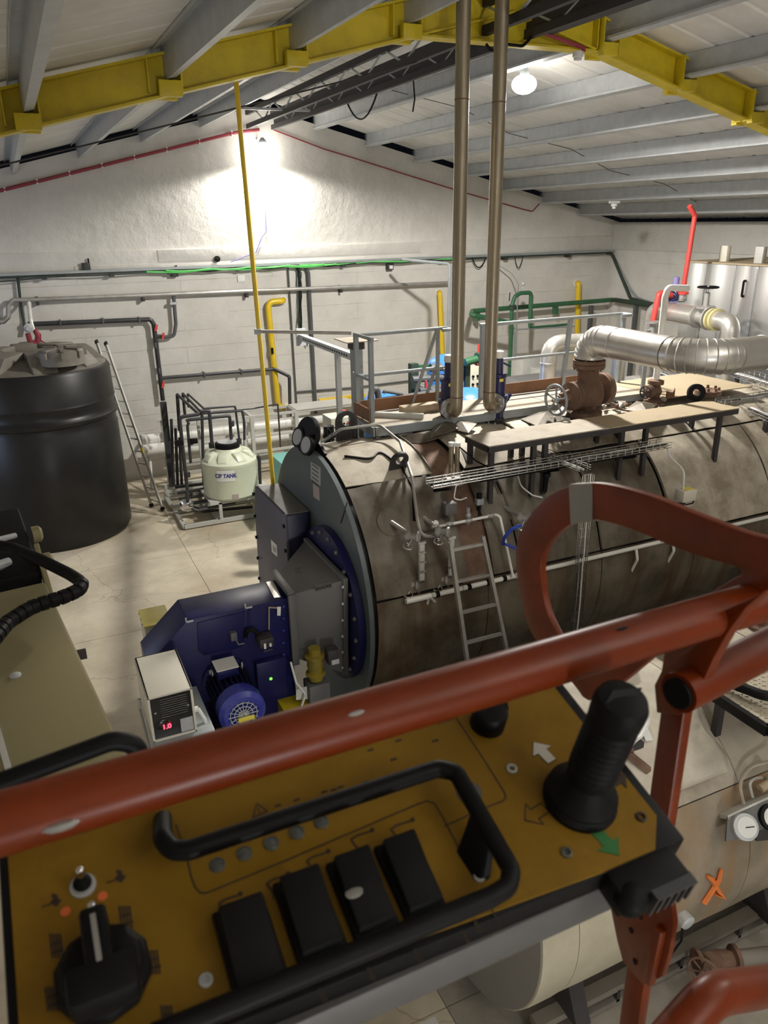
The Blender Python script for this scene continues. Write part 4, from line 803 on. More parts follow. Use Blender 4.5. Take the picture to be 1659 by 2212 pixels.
for k in range(8):
    a = 2*PI*k/8; d = V((math.cos(a), math.sin(a), 0)); b = B(); b.bar(lc + d*.1 + V((0, 0, .065)), lc + d*.37 + V((0, 0, .06)), .05, .035); b.box(lc + d*.375 + V((0, 0, -.02)), (.05, .05, .1), (d, V((-d.y, d.x, 0)), V((0, 0, 1)))); mk('lid_lug', b, M['tank_top'], ld)
# second tank behind
t2 = thing('water_tank', 'second black plastic tank mostly hidden behind the large one at the left edge', 'tank', (-1.15, 16.85, 0))
b = B(); b.lathe((-1.15, 16.85, 0), (0, 0, 1), [(.74, 0), (.78, .1), (.78, 3.0), (.74, 3.1), (.4, 3.25), (.02, 3.25)], 48); mk('body', b, M['tank_black'], t2)
b = B(); b.lathe((-.8, 16.7, 3.12), (0, 0, 1), [(.36, 0), (.36, .25), (.3, .29), (.02, .3)], 28); mk('lid', b, M['tank_black'], t2)
# red float valve group over the tank
fv = thing('float_valve', 'red and grey valve group on a bracket above the black tank', 'valve', at_y(75, 745, 16.5))
def t_(x, y): return at_y(x, y, 16.5)
b = B(); b.tube([t_(60, 720), t_(65, 738), t_(80, 742), t_(82, 725), t_(75, 712)], .05, 10, fil=.05); mk('body', b, M['red_dull'], fv)
b = B(); b.lathe(t_(62, 708) + V((0, -.05, 0)), (0, -1, 0), [(.09, 0), (.09, .05), (.05, .06), (.05, .12)], 14); mk('actuator', b, M['galv'], fv)
b = B(); b.tube([wp(38, 595, .1), wp(45, 660, .1), t_(55, 712)], .03, 8, fil=.1); mk('feed_hose', b, M['green_dark'], fv)
b = B(); b.tube([t_(80, 728), t_(95, 740), t_(115, 745)], .014, 6, fil=.1); b.tube([t_(78, 712), t_(88, 722), t_(88, 735)], .01, 6, fil=.05); mk('small_hose', b, M['red_dull'], fv)
b = B(); p = t_(70, 752); b.span(p + V((-.35, -.15, -.08)), p + V((.35, .2, .0))); b.span((p.x - .2, 16.6, p.z - .06), (p.x + .2, WALL_Y + .01, p.z - .02)); mk('bracket', b, M['tank_top'], fv)
# aluminium ladder leaning on the wall beside the tank
la = thing('aluminium_ladder', 'worn aluminium extension ladder leaning on the back wall beside the black tank', 'ladder', at_z(340, 1100, 0))
A1, A2 = at_z(328, 1094, 0.01), at_z(352, 1102, 0.01)
T1, T2 = at_y(208, 737, 16.9), at_y(228, 741, 16.9)
for a, c in ((A1, T1), (A2, T2)):
    b = B(); b.bar(a, c, .03, .09, (.3, -1, .3)); st = mk('stile', b, M['frame_grey'], la, bevel=.004); b = B(); d = (c - a).normalized(); b.bar(c - d*.05, c + d*.02, .04, .1, (.3, -1, .3)); mk('end_cap', b, M['black'], st)
    b = B(); b.bar(a - d*.0, a + d*.06, .05, .11, (.3, -1, .3)); mk('foot', b, M['black_rubber'], st)
for k in range(13):
    t = (k + .6)/13.3; b = B(); b.cyl(A1.lerp(T1, t), A2.lerp(T2, t), .018, 8); mk('rung', b, M['frame_grey'], la)
b = B(); p = A2.lerp(T2, .34); b.bar(p, p + (T2 - A2)*.03, .034, .094, (.3, -1, .3)); mk('sticker', b, M['yellow_bright'], la)

# --- CIP skid
sk = thing('cip_skid', 'grey steel skid frame with black plastic pipework and small pump', 'skid', at_z(470, 1120, 0))
SX0, SX1, SY0, SY1 = 2.22, 4.05, 14.0, 14.95
g = 'frame_grey'
def rect_tube(a, c, m=g, w=.07, name='frame_rail'): b = B(); b.bar(a, c, w, w); return mk(name, b, M[m], sk, smooth=0)
for y in (SY0, SY1): rect_tube((SX0, y, .06), (SX1, y, .06))
for x in (SX0, 2.9, SX1): rect_tube((x, SY0, .06), (x, SY1, .06))
for y in (SY0 + .05, SY1): rect_tube((2.75, y, .42), (SX1, y, .42), w=.06)
for x, y in ((2.95, SY0 + .05), (3.75, SY0 + .05), (2.75, SY1), (3.9, SY1)): rect_tube((x, y, .06), (x, y, .42), w=.06, name='frame_leg')
b = B(); b.span((2.75, SY0 + .03, .43), (SX1, SY1, .46)); mk('deck', b, M['frame_grey'], sk)
# CIP tank
CT = V((3.28, 14.42, .46)); CRr = .53
tk = thing('cip_tank', 'translucent pale green plastic tank with black screw lid on the skid', 'tank', CT)
b = B(); b.lathe(CT, (0, 0, 1), [(CRr - .03, 0), (CRr, .04), (CRr, .62), (CRr + .01, .64), (CRr + .01, .7), (CRr - .05, .76), (.3, .86), (.27, .9), (.25, .94), (.02, .94)], 56); mk('body', b, M['cip_plastic'], tk)
for k in range(8):
    a = 2*PI*k/8 + .3; d = V((math.cos(a), math.sin(a), 0)); s_ = V((-d.y, d.x, 0)); b = B(); b.prism([CT + d*u + V((0, 0, h)) - s_*.09 for u, h in ((.28, .84), (.28, .9), (.42, .86), (.5, .76), (.5, .7))], s_*.18); mk('shoulder_block', b, M['cip_plastic'], tk, bevel=.015)
b = B(); b.lathe(CT + V((0, 0, .93)), (0, 0, 1), [(.235, 0), (.24, .02), (.24, .09), (.21, .115), (.02, .12)], 40); ld = mk('lid', b, M['black'], tk)
b = B(); b.lathe(CT + V((0, 0, 1.045)), (0, 0, 1), [(.19, 0), (.19, .012), (.02, .014)], 32); mk('lid_dust', b, M['grey_label'], ld)
# sign wrapped on the tank front
def tank_pt(a, h, r): return CT + V((math.sin(a)*r, -math.cos(a)*r, h))
va = math.atan2(-CT.x, CT.y) ; va = -math.atan2(CT.x, CT.y)
rows = [[tank_pt(va - .16 + u*.082, h, CRr + .006) for u in range(-4, 5)] for h in (.40, .62)]
b = B(); b.grid(rows); sg = mk('sign', b, M['white_label'], tk, smooth=60)
sa = va - .16; rt = V((math.cos(sa), math.sin(sa), 0)); nrm = V((math.sin(sa), -math.cos(sa), 0))
tb_ = text_b('CIP TANK', .112, (0, 0, 0), (1, 0, 0), (0, 1, 0), 0, .0035)
b = B(); b.v = [tank_pt(sa + q.x*.82/CRr, .51 + q.y, CRr + .009) for q in tb_.v]; b.f = tb_.f; mk('lettering', b, M['ink_blue'], sg, smooth=0)
rows = [[tank_pt(va + .12 + u*.04, h, CRr + .004) for u in range(-3, 4)] for h in (.03, .13)]
b = B(); b.grid(rows); mk('label_plate', b, M['pink_label'], tk, smooth=60)
# black pipework of the skid
Ys, Yb = 14.35, 16.0
def s1(x, y, Y=14.5): return at_y(x, y, Y)
runs = [([s1(405, 1062), s1(388, 905), s1(395, 900), s1(430, 895)], .035), ([s1(430, 895), s1(383, 852, 15.6)], .03), ([s1(437, 893), s1(395, 850, 15.6)], .025), ([s1(444, 886), s1(405, 850, 15.6), s1(407, 880, 15.6)], .022),
        ([s1(432, 888), s1(452, 887), s1(458, 960, 14.45)], .035), ([s1(402, 910), s1(408, 907), s1(496, 898), s1(500, 955)], .032),
        ([s1(440, 883), s1(448, 882), s1(508, 877), s1(517, 950)], .022), ([s1(440, 893), s1(523, 887), s1(528, 915), s1(528, 950)], .025),
        ([s1(408, 912), s1(405, 920), s1(412, 1000)], .028), ([s1(383, 852, 15.6), s1(388, 930, 15.6)], .035), ([s1(395, 850, 15.6), s1(400, 900, 15.6)], .03),
        ([s1(436, 890), s1(440, 1040), s1(446, 1055)], .03), ([s1(460, 890), s1(550, 882), s1(600, 873, 14.9), s1(606, 965, 15.4)], .018), ([s1(415, 1065), s1(405, 1080), s1(405, 1090), s1(440, 1105), s1(545, 1095)], .03)]
for pts, r in runs: b = B(); b.tube(pts, r, 10, fil=.05); mk('pipe', b, M['black_pvc'], sk)
for q in ((383, 958), (411, 955), (405, 1025), (500, 915), (457, 962), (516, 953), (546, 1010)):
    p = s1(*q); b = B(); b.cyl(p + V((0, 0, -.05)), p + V((0, 0, .05)), .055, 10); mk('union', b, M['black_pvc'], sk)
for q in ((380, 955), (412, 952)): p = s1(*q); b = B(); b.box(p + V((.05, -.05, 0)), (.14, .07, .1)); mk('valve_body', b, M['black'], sk, bevel=.008)
b = B(); b.tube([s1(556, 985), s1(560, 990), s1(562, 1045)], .035, 10, fil=.03); mk('pipe', b, M['black_pvc'], sk)
pm = s1(406, 1093, 14.2); b = B(); b.lathe(pm + V((0, .1, 0)), (-.3, -1, 0), [(.06, -.25), (.08, -.05), (.13, 0), (.13, .07), (.09, .1), (.04, .13)], 24); mk('pump', b, M['chrome'], sk)
b = B(); b.cyl(pm + V((0, -.05, .1)), pm + V((0, -.02, .32)), .035, 10); b.tube([pm + V((.05, -.1, -.02)), pm + V((.15, -.12, -.08)), pm + V((.9, -.1, -.05))], .03, 10, fil=.05); mk('pump_pipe', b, M['black_pvc'], sk)
b = B(); p = s1(490, 1092, 14.2); b.bar(p + V((-.05, 0, 0)), p + V((.07, 0, .02)), .03, .025); mk('valve_handle', b, M['blue_hose'], sk)
for x, z1 in ((2.86, 1.9), (3.78, 1.75)): rect_tube((x, SY1, .1), (x, SY1, z1), w=.05, name='frame_leg')
rect_tube((2.86, SY1, 1.88), (3.78, SY1, 1.75), w=.04)
for k in range(3): b = B(); b.tube([s1(370 + k*9, 905 + 20*k, 15.2), s1(375 + k*9, 1050, 15.2)], .03, 8); mk('pipe', b, M['black_pvc'], sk)
b = B(); b.tube([s1(378, 1052, 15.1), s1(440, 1045, 15.1)], .035, 8); mk('pipe', b, M['black_pvc'], sk)
for k in range(3): b = B(); b.tube([(2.3, 14.75 + .08*k, .25 + .1*k), (2.95, 14.75 + .08*k, .25 + .1*k)], .035, 8); mk('pipe', b, M['grey_pvc'], sk)
# second low frame behind
lf = thing('pipe_rack', 'low grey steel rack on the floor behind the skid', 'rack', (2.6, 15.6, 0))
for a, c in (((2.2, 15.2, .08), (3.6, 15.2, .08)), ((2.2, 15.9, .08), (3.6, 15.9, .08)), ((2.2, 15.2, .08), (2.2, 15.9, .08)), ((2.9, 15.2, .08), (2.9, 15.9, .08)), ((2.2, 15.9, .3), (4.2, 15.9, .3)), ((2.2, 15.9, .18), (4.2, 15.9, .18))):
    b = B(); b.bar(a, c, .08, .08); mk('rail', b, M[g], lf, smooth=0)
for x in (2.25, 2.9, 3.55, 4.1): b = B(); b.bar((x, 15.9, 0), (x, 15.9, .32), .07, .07); mk('post', b, M[g], lf, smooth=0)

# --- reverse osmosis rack with long white vessels
ro = thing('osmosis_rack', 'grey frame rack holding long white pressure vessels along the back wall', 'rack', (4.3, 16.75, 0))
for k, (z, y) in enumerate(((1.13, 16.75), (.78, 16.9))):
    b = B(); b.lathe((1.95, y, z), (1, 0, 0), [(.06, 0), (.13, .02), (.13, .1), (.115, .12), (.115, 4.9), (.13, 4.92), (.13, 5.05), (.06, 5.07)], 24); v_ = mk('pressure_vessel', b, M['white_pipe'], ro)
    for j in range(7): b = B(); b.lathe((2.3 + j*.72, y, z), (1, 0, 0), [(.122, 0), (.122, .05)], 24, caps=True); mk('clamp_band', b, M['white_plastic'], v_)
for x in (2.5, 4.35, 5.4, 6.8):
    for y in (16.5, 17.1): b = B(); b.bar((x, y, 0), (x, y, 1.45), .08, .08); mk('post', b, M[g], ro, smooth=0)
for y in (16.5, 17.1):
    for z in (.35, .6, .95, 1.42): b = B(); b.bar((2.4, y, z), (6.9, y, z), .06, .05); mk('rail', b, M[g], ro, smooth=0)
for x in (2.5, 4.35, 5.4, 6.8):
    b = B(); b.bar((x, 16.5, 1.42), (x, 17.1, 1.42), .06, .05); mk('rail', b, M[g], ro, smooth=0)
b = B(); b.span((5.4, 16.45, 1.45), (6.9, 17.1, 1.47)); mk('top_tray', b, M['frame_grey'], ro); b = B(); b.span((6.2, 17.1, 1.43), (7.4, 17.2, 1.5)); mk('yellow_trim', b, M['yellow_pipe'], ro)
b = B(); b.span((2.0, 17.3, .5), (4.6, 17.32, .9)); 
pipe('drain_hose', [at_z(315, 960, 1.0), at_z(325, 1000, .6), at_z(328, 1060, .1)], .03, 'white_pipe', 'grey white drain pipe beside the ladder foot', 'pipe', .1)
b = B(); b.lathe((1.95, 16.6, .95), (1, 0, 0), [(.02, 0), (.12, 0), (.12, .6), (.02, .6)], 20); solo('filter_housing', b, M['white_pipe'], 'short white pipe stub crossing behind the ladder', 'pipe')
# panel leaning
b = B(); b.bar(at_z(372, 1050, .3), at_y(352, 868, 15.9), .12, .1, (0, 1, 0)); solo('backing_post', b, M['black_pvc'], 'upright black duct behind the skid pipes', 'duct', smooth=0)
# teal basin
te = thing('teal_basin', 'teal glass reinforced tank seen behind the boiler front plate', 'tank', at_z(640, 1100, 0))
p0 = at_z(588, 982, 1.2); p1 = at_z(645, 972, 1.2); p2 = at_z(617, 1003, 1.2)
b = B(); xa, xb, ya, yb_ = 4.0, 5.4, 12.75, 13.85
b.span((xa, ya, 0), (xb, yb_, 1.25)); mk('body', b, M['teal'], te, bevel=.02)
b = B(); b.span((xa - .03, ya - .03, 1.25), (xb + .03, yb_ + .03, 1.3)); mk('cover', b, M['teal'], te, bevel=.01)

# ================================================================ ON AND AROUND THE MAIN BOILER
PZ = 3.3
# --- near walkway plank
np_ = thing('walkway_plank', 'dusty steel walkway plank on legs along the near side of the boiler top', 'walkway', (6, 6.7, PZ))
pls = [((4.17, 6.47), (5.75, 6.95), 'dusty_plate'), ((5.76, 6.47), (7.72, 6.95), 'tan_plate')]
for (x0, y0), (x1, y1), m in pls:
    b = B(); b.span((x0, y0, PZ - .012), (x1, y1, PZ)); mk('deck_plate', b, M[m], np_, smooth=0)
for y in (6.48, 6.94):
    b = B(); b.span((4.17, y - .008, PZ - .075), (7.72, y + .008, PZ - .012)); mk('edge_angle', b, M['dark_steel'], np_, smooth=0)
for x in (4.18, 7.7): b = B(); b.span((x - .01, 6.47, PZ - .075), (x + .01, 6.95, PZ - .012)); mk('edge_angle', b, M['dark_steel'], np_, smooth=0)
for x in (4.22, 4.75, 4.9, 5.95, 6.3, 7.45):
    for y in (6.5, 6.92):
        zb = BZ + math.sqrt(max(.01, BR**2 - (y - BY)**2)) - .01
        b = B(); b.bar((x, y, zb), (x, y, PZ - .02), .05, .05, (0, 1, 0)); mk('leg', b, M['dark_steel'], np_, smooth=0)
# --- far platform with kick boards and handrails
fp = thing('platform', 'dusty steel platform behind the boiler top with brown kick boards', 'platform', (5.5, 8.1, PZ))
for x0, x1, y0, y1 in ((3.46, 4.62, 7.72, 8.42), (4.63, 5.9, 7.72, 8.42), (5.91, 7.35, 7.66, 8.42)):
    b = B(); b.span((x0, y0, PZ - .012), (x1, y1, PZ)); mk('deck_plate', b, M['dusty_plate'], fp, smooth=0)
b = B(); b.span((7.36, 7.3, PZ - .012), (8.9, 8.42, PZ)); mk('deck_plate', b, M['tan_plate'], fp, smooth=0)
b = B(); b.span((3.44, 7.70, PZ - .1), (8.9, 7.72, PZ)); mk('edge_channel', b, M['rail_grey'], fp, smooth=0)
b = B(); b.span((3.42, 7.70, PZ - .1), (3.45, 8.44, PZ)); mk('edge_channel', b, M['rail_grey'], fp, smooth=0)
b = B(); b.span((3.44, 8.42, PZ - .1), (8.9, 8.44, PZ)); mk('edge_channel', b, M['rail_grey'], fp, smooth=0)
for x0, x1 in ((3.5, 4.72), (5.28, 7.3)):
    b = B(); b.span((x0, 8.40, PZ + .01), (x1, 8.415, PZ + .16)); mk('kick_board', b, M['rust_plate'], fp, smooth=0)
b = B(); b.span((3.48, 7.95, PZ + .01), (3.495, 8.41, PZ + .16)); mk('kick_board', b, M['rust_plate'], fp, smooth=0)
b = B(); b.span((4.72, 8.1, PZ + .01), (4.735, 8.41, PZ + .13)); mk('kick_board', b, M['rust_plate'], fp, smooth=0)
for x in (3.55, 5.2, 6.8, 8.6):
    for y in (8.38,): b = B(); b.bar((x, y, BZ + math.sqrt(BR**2 - (y - BY)**2) - .02), (x, y, PZ - .02), .06, .06, (0, 1, 0)); mk('leg', b, M['rail_grey'], fp, smooth=0)
for x in (3.5, 6.0): b = B(); b.bar((x, 7.78, 3.13), (x, 7.78, PZ - .02), .06, .06, (0, 1, 0)); mk('leg', b, M['rail_grey'], fp, smooth=0)
HZ = 4.24
hr = thing('handrail', 'grey steel handrail at the left end of the platform', 'handrail', (4.0, 8.2, PZ))
def rail(t, pts, r=.022, fil=.05, nm='rail'): b = B(); b.tube([V(p) for p in pts], r, 10, fil=fil); mk(nm, b, M['rail_grey'], t)
for x, y in ((3.53, 7.98), (3.53, 8.4)): b = B(); b.bar((x, y, PZ), (x, y, HZ), .05, .05, (0, 1, 0)); mk('post', b, M['rail_grey'], hr, smooth=0)
rail(hr, [(3.53, 7.93, HZ + .01), (3.53, 8.44, HZ + .01)])
rail(hr, [(3.53, 7.95, 3.78), (3.53, 8.5, 3.78)], .02)
rail(hr, [(3.53, 8.4, HZ), (4.72, 8.4, HZ), (4.72, 8.25, HZ), (4.60, 8.25, HZ)], .022, .06)
rail(hr, [(3.53, 8.4, 3.76), (4.72, 8.4, 3.76), (4.72, 8.25, 3.76), (4.62, 8.25, 3.76)], .022, .06)
rail(hr, [(4.62, 8.4, PZ), (4.62, 8.4, HZ)], .026, 0, 'post')
rail(hr, [(4.22, 8.42, PZ - .1), (4.60, 8.38, HZ)], .022, 0, 'brace')
rail(hr, [(4.40, 8.44, PZ - .1), (4.60, 8.42, 3.75)], .022, 0, 'brace')
h2 = thing('handrail', 'grey steel handrail behind the right tall pipe and rusty valve', 'handrail', (6.2, 8.4, PZ))
b = B(); b.bar((5.26, 8.4, PZ), (5.26, 8.4, HZ), .05, .05, (0, 1, 0)); mk('post', b, M['rail_grey'], h2, smooth=0)
b = B(); b.bar((6.55, 8.4, PZ), (6.62, 8.4, HZ), .05, .05, (0, 1, 0)); mk('post', b, M['rail_grey'], h2, smooth=0)
rail(h2, [(5.22, 8.4, HZ), (7.5, 8.4, HZ), (7.5, 8.2, HZ), (7.3, 8.2, HZ)], .024, .06)
rail(h2, [(5.26, 8.4, 3.78), (7.0, 8.4, 3.78)], .02, 0)
b = B(); b.bar((7.5, 8.38, PZ), (7.5, 8.38, HZ), .05, .05, (0, 1, 0)); mk('post', b, M['rail_grey'], h2, smooth=0)
# small plate stand on the corner
st = thing('plate_stand', 'small dusty square plate on a grey post behind the handrail corner', 'stand', (3.6, 8.75, 0))
b = B(); b.box((3.72, 8.85, 4.12), (.42, .42, .012)); mk('top_plate', b, M['dusty_plate'], st, smooth=0)
b = B(); b.bar((3.72, 8.85, 0), (3.72, 8.85, 4.11), .12, .12, (0, 1, 0)); mk('post', b, M['rail_grey'], st, smooth=0)
b = B(); b.box((3.72, 8.85, 4.06), (.16, .16, .1)); mk('gusset', b, M['dark_steel'], st, smooth=0)
# yellow pole behind the flue box with the rail that ties it to the platform
yp = thing('yellow_pole', 'tall thin yellow gas pole rising from behind the flue box to the roof', 'pole', (2.56, 8.98, 0))
pt, pb = at_y(510, 178, 8.98), at_y(590, 1045, 8.98)
d_ = (pt - pb).normalized(); pb = pb - d_*(pb.z/d_.z); pt = pt + d_*((purlin_z(2.55) - pt.z)/d_.z)
b = B(); b.cyl(pb, pt, .027, 12); mk('pipe', b, M['yellow_pipe'], yp)
b = B(); q = at_y(557, 716, 8.95); b.lathe(q + V((0, 0, -.03)), (0, 0, 1), [(.045, 0), (.045, .06)], 12); mk('clamp', b, M['galv'], yp)
solo('tie_rail', B().tube([at_y(557, 716, 8.92), (3.5, 8.46, HZ + .02)], .02, 8), M['steel_pipe'], 'dusty rail tying the yellow pole to the handrail corner', 'rail')
# perforated strut and its post
a, c = at_y(650, 728, 12.4), at_y(768, 772, 9.3)
ps = thing('perforated_strut', 'perforated steel strut slanting from the wall conduits to the platform', 'strut', a)
b = B(); b.bar(a, c, .09, .09); mk('channel', b, M['galv'], ps, smooth=0)
for k in range(22): q = a.lerp(c, .12 + k*.038); b = B(); b.box(q + V((-.047, 0, 0)), (.006, .04, .025)); mk('slot', b, M['black'], ps, smooth=0)
b = B(); b.box(a + V((0, 0, 0)), (.16, .05, .28)); mk('end_bracket', b, M['galv'], ps, smooth=0)
b = B(); q = a.lerp(c, .72); b.bar((q.x, q.y, 0), (q.x, q.y, q.z), .07, .07, (0, 1, 0)); mk('post', b, M['galv'], ps, smooth=0)
# loose beams on the platform
b = B(); p = at_z(850, 905, PZ); b.span((3.98, 8.06, PZ), (4.62, 8.2, PZ + .1)); b.span((4.0, 8.2, PZ), (4.6, 8.24, PZ + .09)); solo('loose_beam', b, M['wood'], 'short dusty wooden beam lying on the platform by the kick board', 'beam', bevel=.006)
b = B(); b.bar((3.62, 8.22, PZ + .03), (4.12, 7.82, PZ + .03), .06, .06); solo('loose_bar', b, M['frame_grey'], 'square steel bar lying diagonally on the platform corner', 'bar', smooth=0)
b = B(); b.lathe(at_z(852, 937, 3.12), (0, 0, 1), [(.2, 0), (.22, .02), (.22, .05), (.18, .06), (.18, .09), (.2, .1), (.2, .12)], 28); solo('flange_ring', b, M['white_pipe'], 'pale round flange lying on the boiler under the platform corner', 'flange')
for x, y, m, lab in ((892, 925, 'orange_bright', 'small bright orange fitting under the platform edge'), (878, 930, 'dark_steel', 'dark motor lump under the platform edge')):
    p = at_y(x, y, 9.6); b = B(); b.box(p, (.1, .1, .14)); b.box(p + V((.02, 0, .08)), (.06, .06, .06)); b.cyl((p.x, 9.75, 2.45), p, .03, 8); solo('fitting', b, M[m], lab, 'fitting', bevel=.02)

# --- tall relief pipes and their blue safety valves
def tall_pipe(x, y, vdir, lab, vlab, z0=3.42):
    t = thing('tall_relief_pipe', lab, 'pipe', (x, y, z0)); vd = V(vdir).normalized()
    b = B(); b.tube([V((x, y, 8.0)), V((x, y, z0 + .16)), V((x, y, z0)), V((x, y, z0)) + vd*.16], .072, 20, fil=.15); mk('pipe', b, M['stained_pipe'], t)
    for z in (z0 + .17, 6.6): b = B(); b.lathe((x, y, z), (0, 0, 1), [(.074, 0), (.076, .006), (.074, .012)], 20, caps=False); mk('weld_seam', b, M['rust'], t)
    f0 = V((x, y, z0)) + vd*.16; b = B(); b.lathe(f0, vd, [(.05, 0), (.125, 0), (.125, .03), (.05, .03)], 28); fl_ = mk('flange', b, M['steel_pipe'], t)
    px, py, pz = frame(vd)
    for k in range(8): a = 2*PI*k/8 + .2; b = B(); c = f0 + (px*math.cos(a) + py*math.sin(a))*.1; b.lathe(c, -vd, [(.014, 0), (.014, .02), (.008, .025)], 6); mk('bolt', b, M['galv'], fl_)
    # valve
    vc_ = f0 + vd*.15; v = thing('safety_valve', vlab, 'valve', vc_ - V((0, 0, .2)))
    b = B(); b.lathe(f0 + vd*.03, vd, [(.125, 0), (.125, .03), (.075, .04), (.075, .12)], 24); mk('outlet_flange', b, M['blue_valve'], v)
    b = B(); b.lathe(vc_ + V((0, 0, -.24)), (0, 0, 1), [(.07, 0), (.07, .1), (.1, .16), (.11, .26), (.12, .28), (.12, .32), (.085, .33), (.085, .52), (.1, .54), (.1, .57), (.05, .58), (.045, .76)], 24); mk('body', b, M['blue_valve'], v)
    b = B(); b.lathe(vc_ + V((0, 0, .52)), (0, 0, 1), [(.05, 0), (.055, .02), (.05, .08), (.02, .09)], 16); mk('cap', b, M['white_plastic'], v)
    b = B(); b.bar(vc_ + V((.05, 0, .46)), vc_ + V((.16, 0, .4)), .03, .02); mk('lever', b, M['blue_valve'], v, bevel=.005); b = B(); b.bar(vc_ + V((.1, 0, -.02)), vc_ + V((.17, 0, .07)), .05, .04); mk('side_lug', b, M['blue_valve'], v, bevel=.005)
    b = B(); c = vc_ + V((-.02, -.088, .27)); b.box(c, (.05, .012, .035)); mk('tag', b, M['yellow_bright'], v)
    b = B(); b.lathe(vc_ + V((0, 0, -.36)), (0, 0, 1), [(.15, 0), (.15, .04), (.13, .05), (.15, .06), (.15, .1), (.08, .11), (.08, .16)], 24); nz = mk('base_flange', b, M['dark_steel'], v)
    for k in range(8): a = 2*PI*k/8; b = B(); b.cyl(vc_ + V((math.cos(a)*.125, math.sin(a)*.125, -.38)), vc_ + V((math.cos(a)*.125, math.sin(a)*.125, -.24)), .012, 6); mk('stud', b, M['galv'], nz)
    b = B(); b.cyl((vc_.x, vc_.y, 3.0), vc_ + V((0, 0, -.36)), .09, 16); mk('nozzle', b, M['rust'], v)
tall_pipe(4.375, 7.5, (.2, .97, 0), 'left of the two tall stained steel relief pipes rising to the roof', 'dark blue safety valve behind the foot of the left tall pipe')
tall_pipe(4.85, 7.56, (.8, .6, 0), 'right of the two tall stained steel relief pipes rising to the roof', 'dark blue safety valve with white cap beside the right tall pipe')

# --- rusty globe valve with handwheel and lagged pipe
VX, VY = 6.07, 7.3
rv = thing('globe_valve', 'big rusty cast iron globe valve with grey handwheel on the boiler top', 'valve', (VX, VY, 3.2))
b = B(); b.lathe((VX, VY, 3.08), (0, 0, 1), [(.1, 0), (.1, .1), (.2, .11), (.2, .15), (.19, .155), (.2, .16), (.2, .2), (.12, .21), (.12, .26)], 32); fl_ = mk('base_flange', b, M['rust'], rv)
for k in range(10): a = 2*PI*k/10; b = B(); b.cyl((VX + .17*math.cos(a), VY + .17*math.sin(a), 3.17), (VX + .17*math.cos(a), VY + .17*math.sin(a), 3.31), .014, 6); mk('stud', b, M['rust'], fl_)
b = B(); b.ball((VX, VY, 3.48), .2, (1.15, .9, 1.05), 24); b.lathe((VX, VY, 3.3), (0, 0, 1), [(.13, 0), (.15, .08), (.13, .3), (.12, .52)], 28); mk('body', b, M['rust'], rv)
b = B(); b.lathe((VX, VY, 3.8), (0, 0, 1), [(.12, 0), (.19, .01), (.19, .05), (.18, .055), (.19, .06), (.19, .1), (.12, .11)], 32); f2 = mk('top_flange', b, M['rust'], rv)
for k in range(10): a = 2*PI*k/10; b = B(); b.cyl((VX + .165*math.cos(a), VY + .165*math.sin(a), 3.78), (VX + .165*math.cos(a), VY + .165*math.sin(a), 3.93), .012, 6); mk('stud', b, M['rust'], f2)
hd = V((-1, -.12, -.04)).normalized(); bo = V((VX, VY, 3.5))
b = B(); b.lathe(bo + hd*.17, hd, [(.12, 0), (.17, .02), (.17, .06), (.16, .065), (.17, .07), (.17, .1), (.06, .14), (.045, .3)], 28); mk('bonnet', b, M['rust'], rv)
b = B()
for s_ in (-1, 1): b.bar(bo + hd*.27 + V((0, 0, .09*s_)), bo + hd*.44 + V((0, 0, .05*s_)), .035, .025)
b.lathe(bo + hd*.40, hd, [(.05, 0), (.05, .05), (.03, .06)], 14); mk('yoke', b, M['rust'], rv)
b = B(); b.cyl(bo + hd*.3, bo + hd*.56, .016, 10); mk('stem', b, M['steel_pipe'], rv)
wh = bo + hd*.5; b = B(); b.torus(wh, hd, .175, .017, 36, 8); hw = mk('handwheel', b, M['rail_grey'], rv)
px, py, pz = frame(hd)
for k in range(5): a = 2*PI*k/5 + .3; b = B(); b.cyl(wh, wh + (px*math.cos(a) + py*math.sin(a))*.17, .012, 8); mk('spoke', b, M['rail_grey'], hw)
b = B(); b.lathe(wh - hd*.02, hd, [(.035, 0), (.035, .05), (.02, .06)], 14); mk('hub', b, M['galv'], hw)
b = B(); b.lathe(bo + V((.2, .03, .02)), (1, .12, 0), [(.14, 0), (.19, .02), (.19, .06), (.18, .065), (.19, .07), (.19, .11), (.1, .12)], 28); mk('side_flange', b, M['rust'], rv)
# lagged steam pipe in aluminium
PRR = .175; PZc = 4.15; PY2 = 5.62
sp_ = thing('lagged_steam_pipe', 'large aluminium clad steam pipe with segmented elbows above the boiler', 'pipe', (VX, VY, 3.92))
path = fillet([V((VX, VY, 3.92)), V((VX, VY, PZc)), V((VX, PY2, PZc)), V((10.5, PY2, PZc))], .30, 8)
path1 = [V((VX, VY, 3.92)), V((VX, VY, 3.97))] + [V((VX, VY - .26 + .26*math.cos(a), PZc - .18 + .26*math.sin(a)*.75)) for a in [PI/2*i/7 for i in range(8)]]
e1 = [V((VX, VY, 3.92))] + [V((VX, VY - .24 + .24*math.cos(PI/2*i/7), PZc - .2 + .2*math.sin(PI/2*i/7))) for i in range(8)]
b = B(); b.tube(e1, PRR, 28); mk('elbow', b, M['alu'], sp_, smooth=50)
for i in range(1, 8):
    p = e1[i]; t_d = (e1[i + 1] - e1[i - 1]).normalized() if i < 8 else (e1[i] - e1[i - 1]); b = B(); b.torus(p, t_d, PRR + .001, .005, 32, 6); mk('seam_bead', b, M['alu'], sp_)
s0, s1_ = e1[-1], V((VX, PY2 + .42, PZc)); b = B(); b.tube([s0, s1_], PRR, 32); mk('straight_jacket', b, M['alu'], sp_)
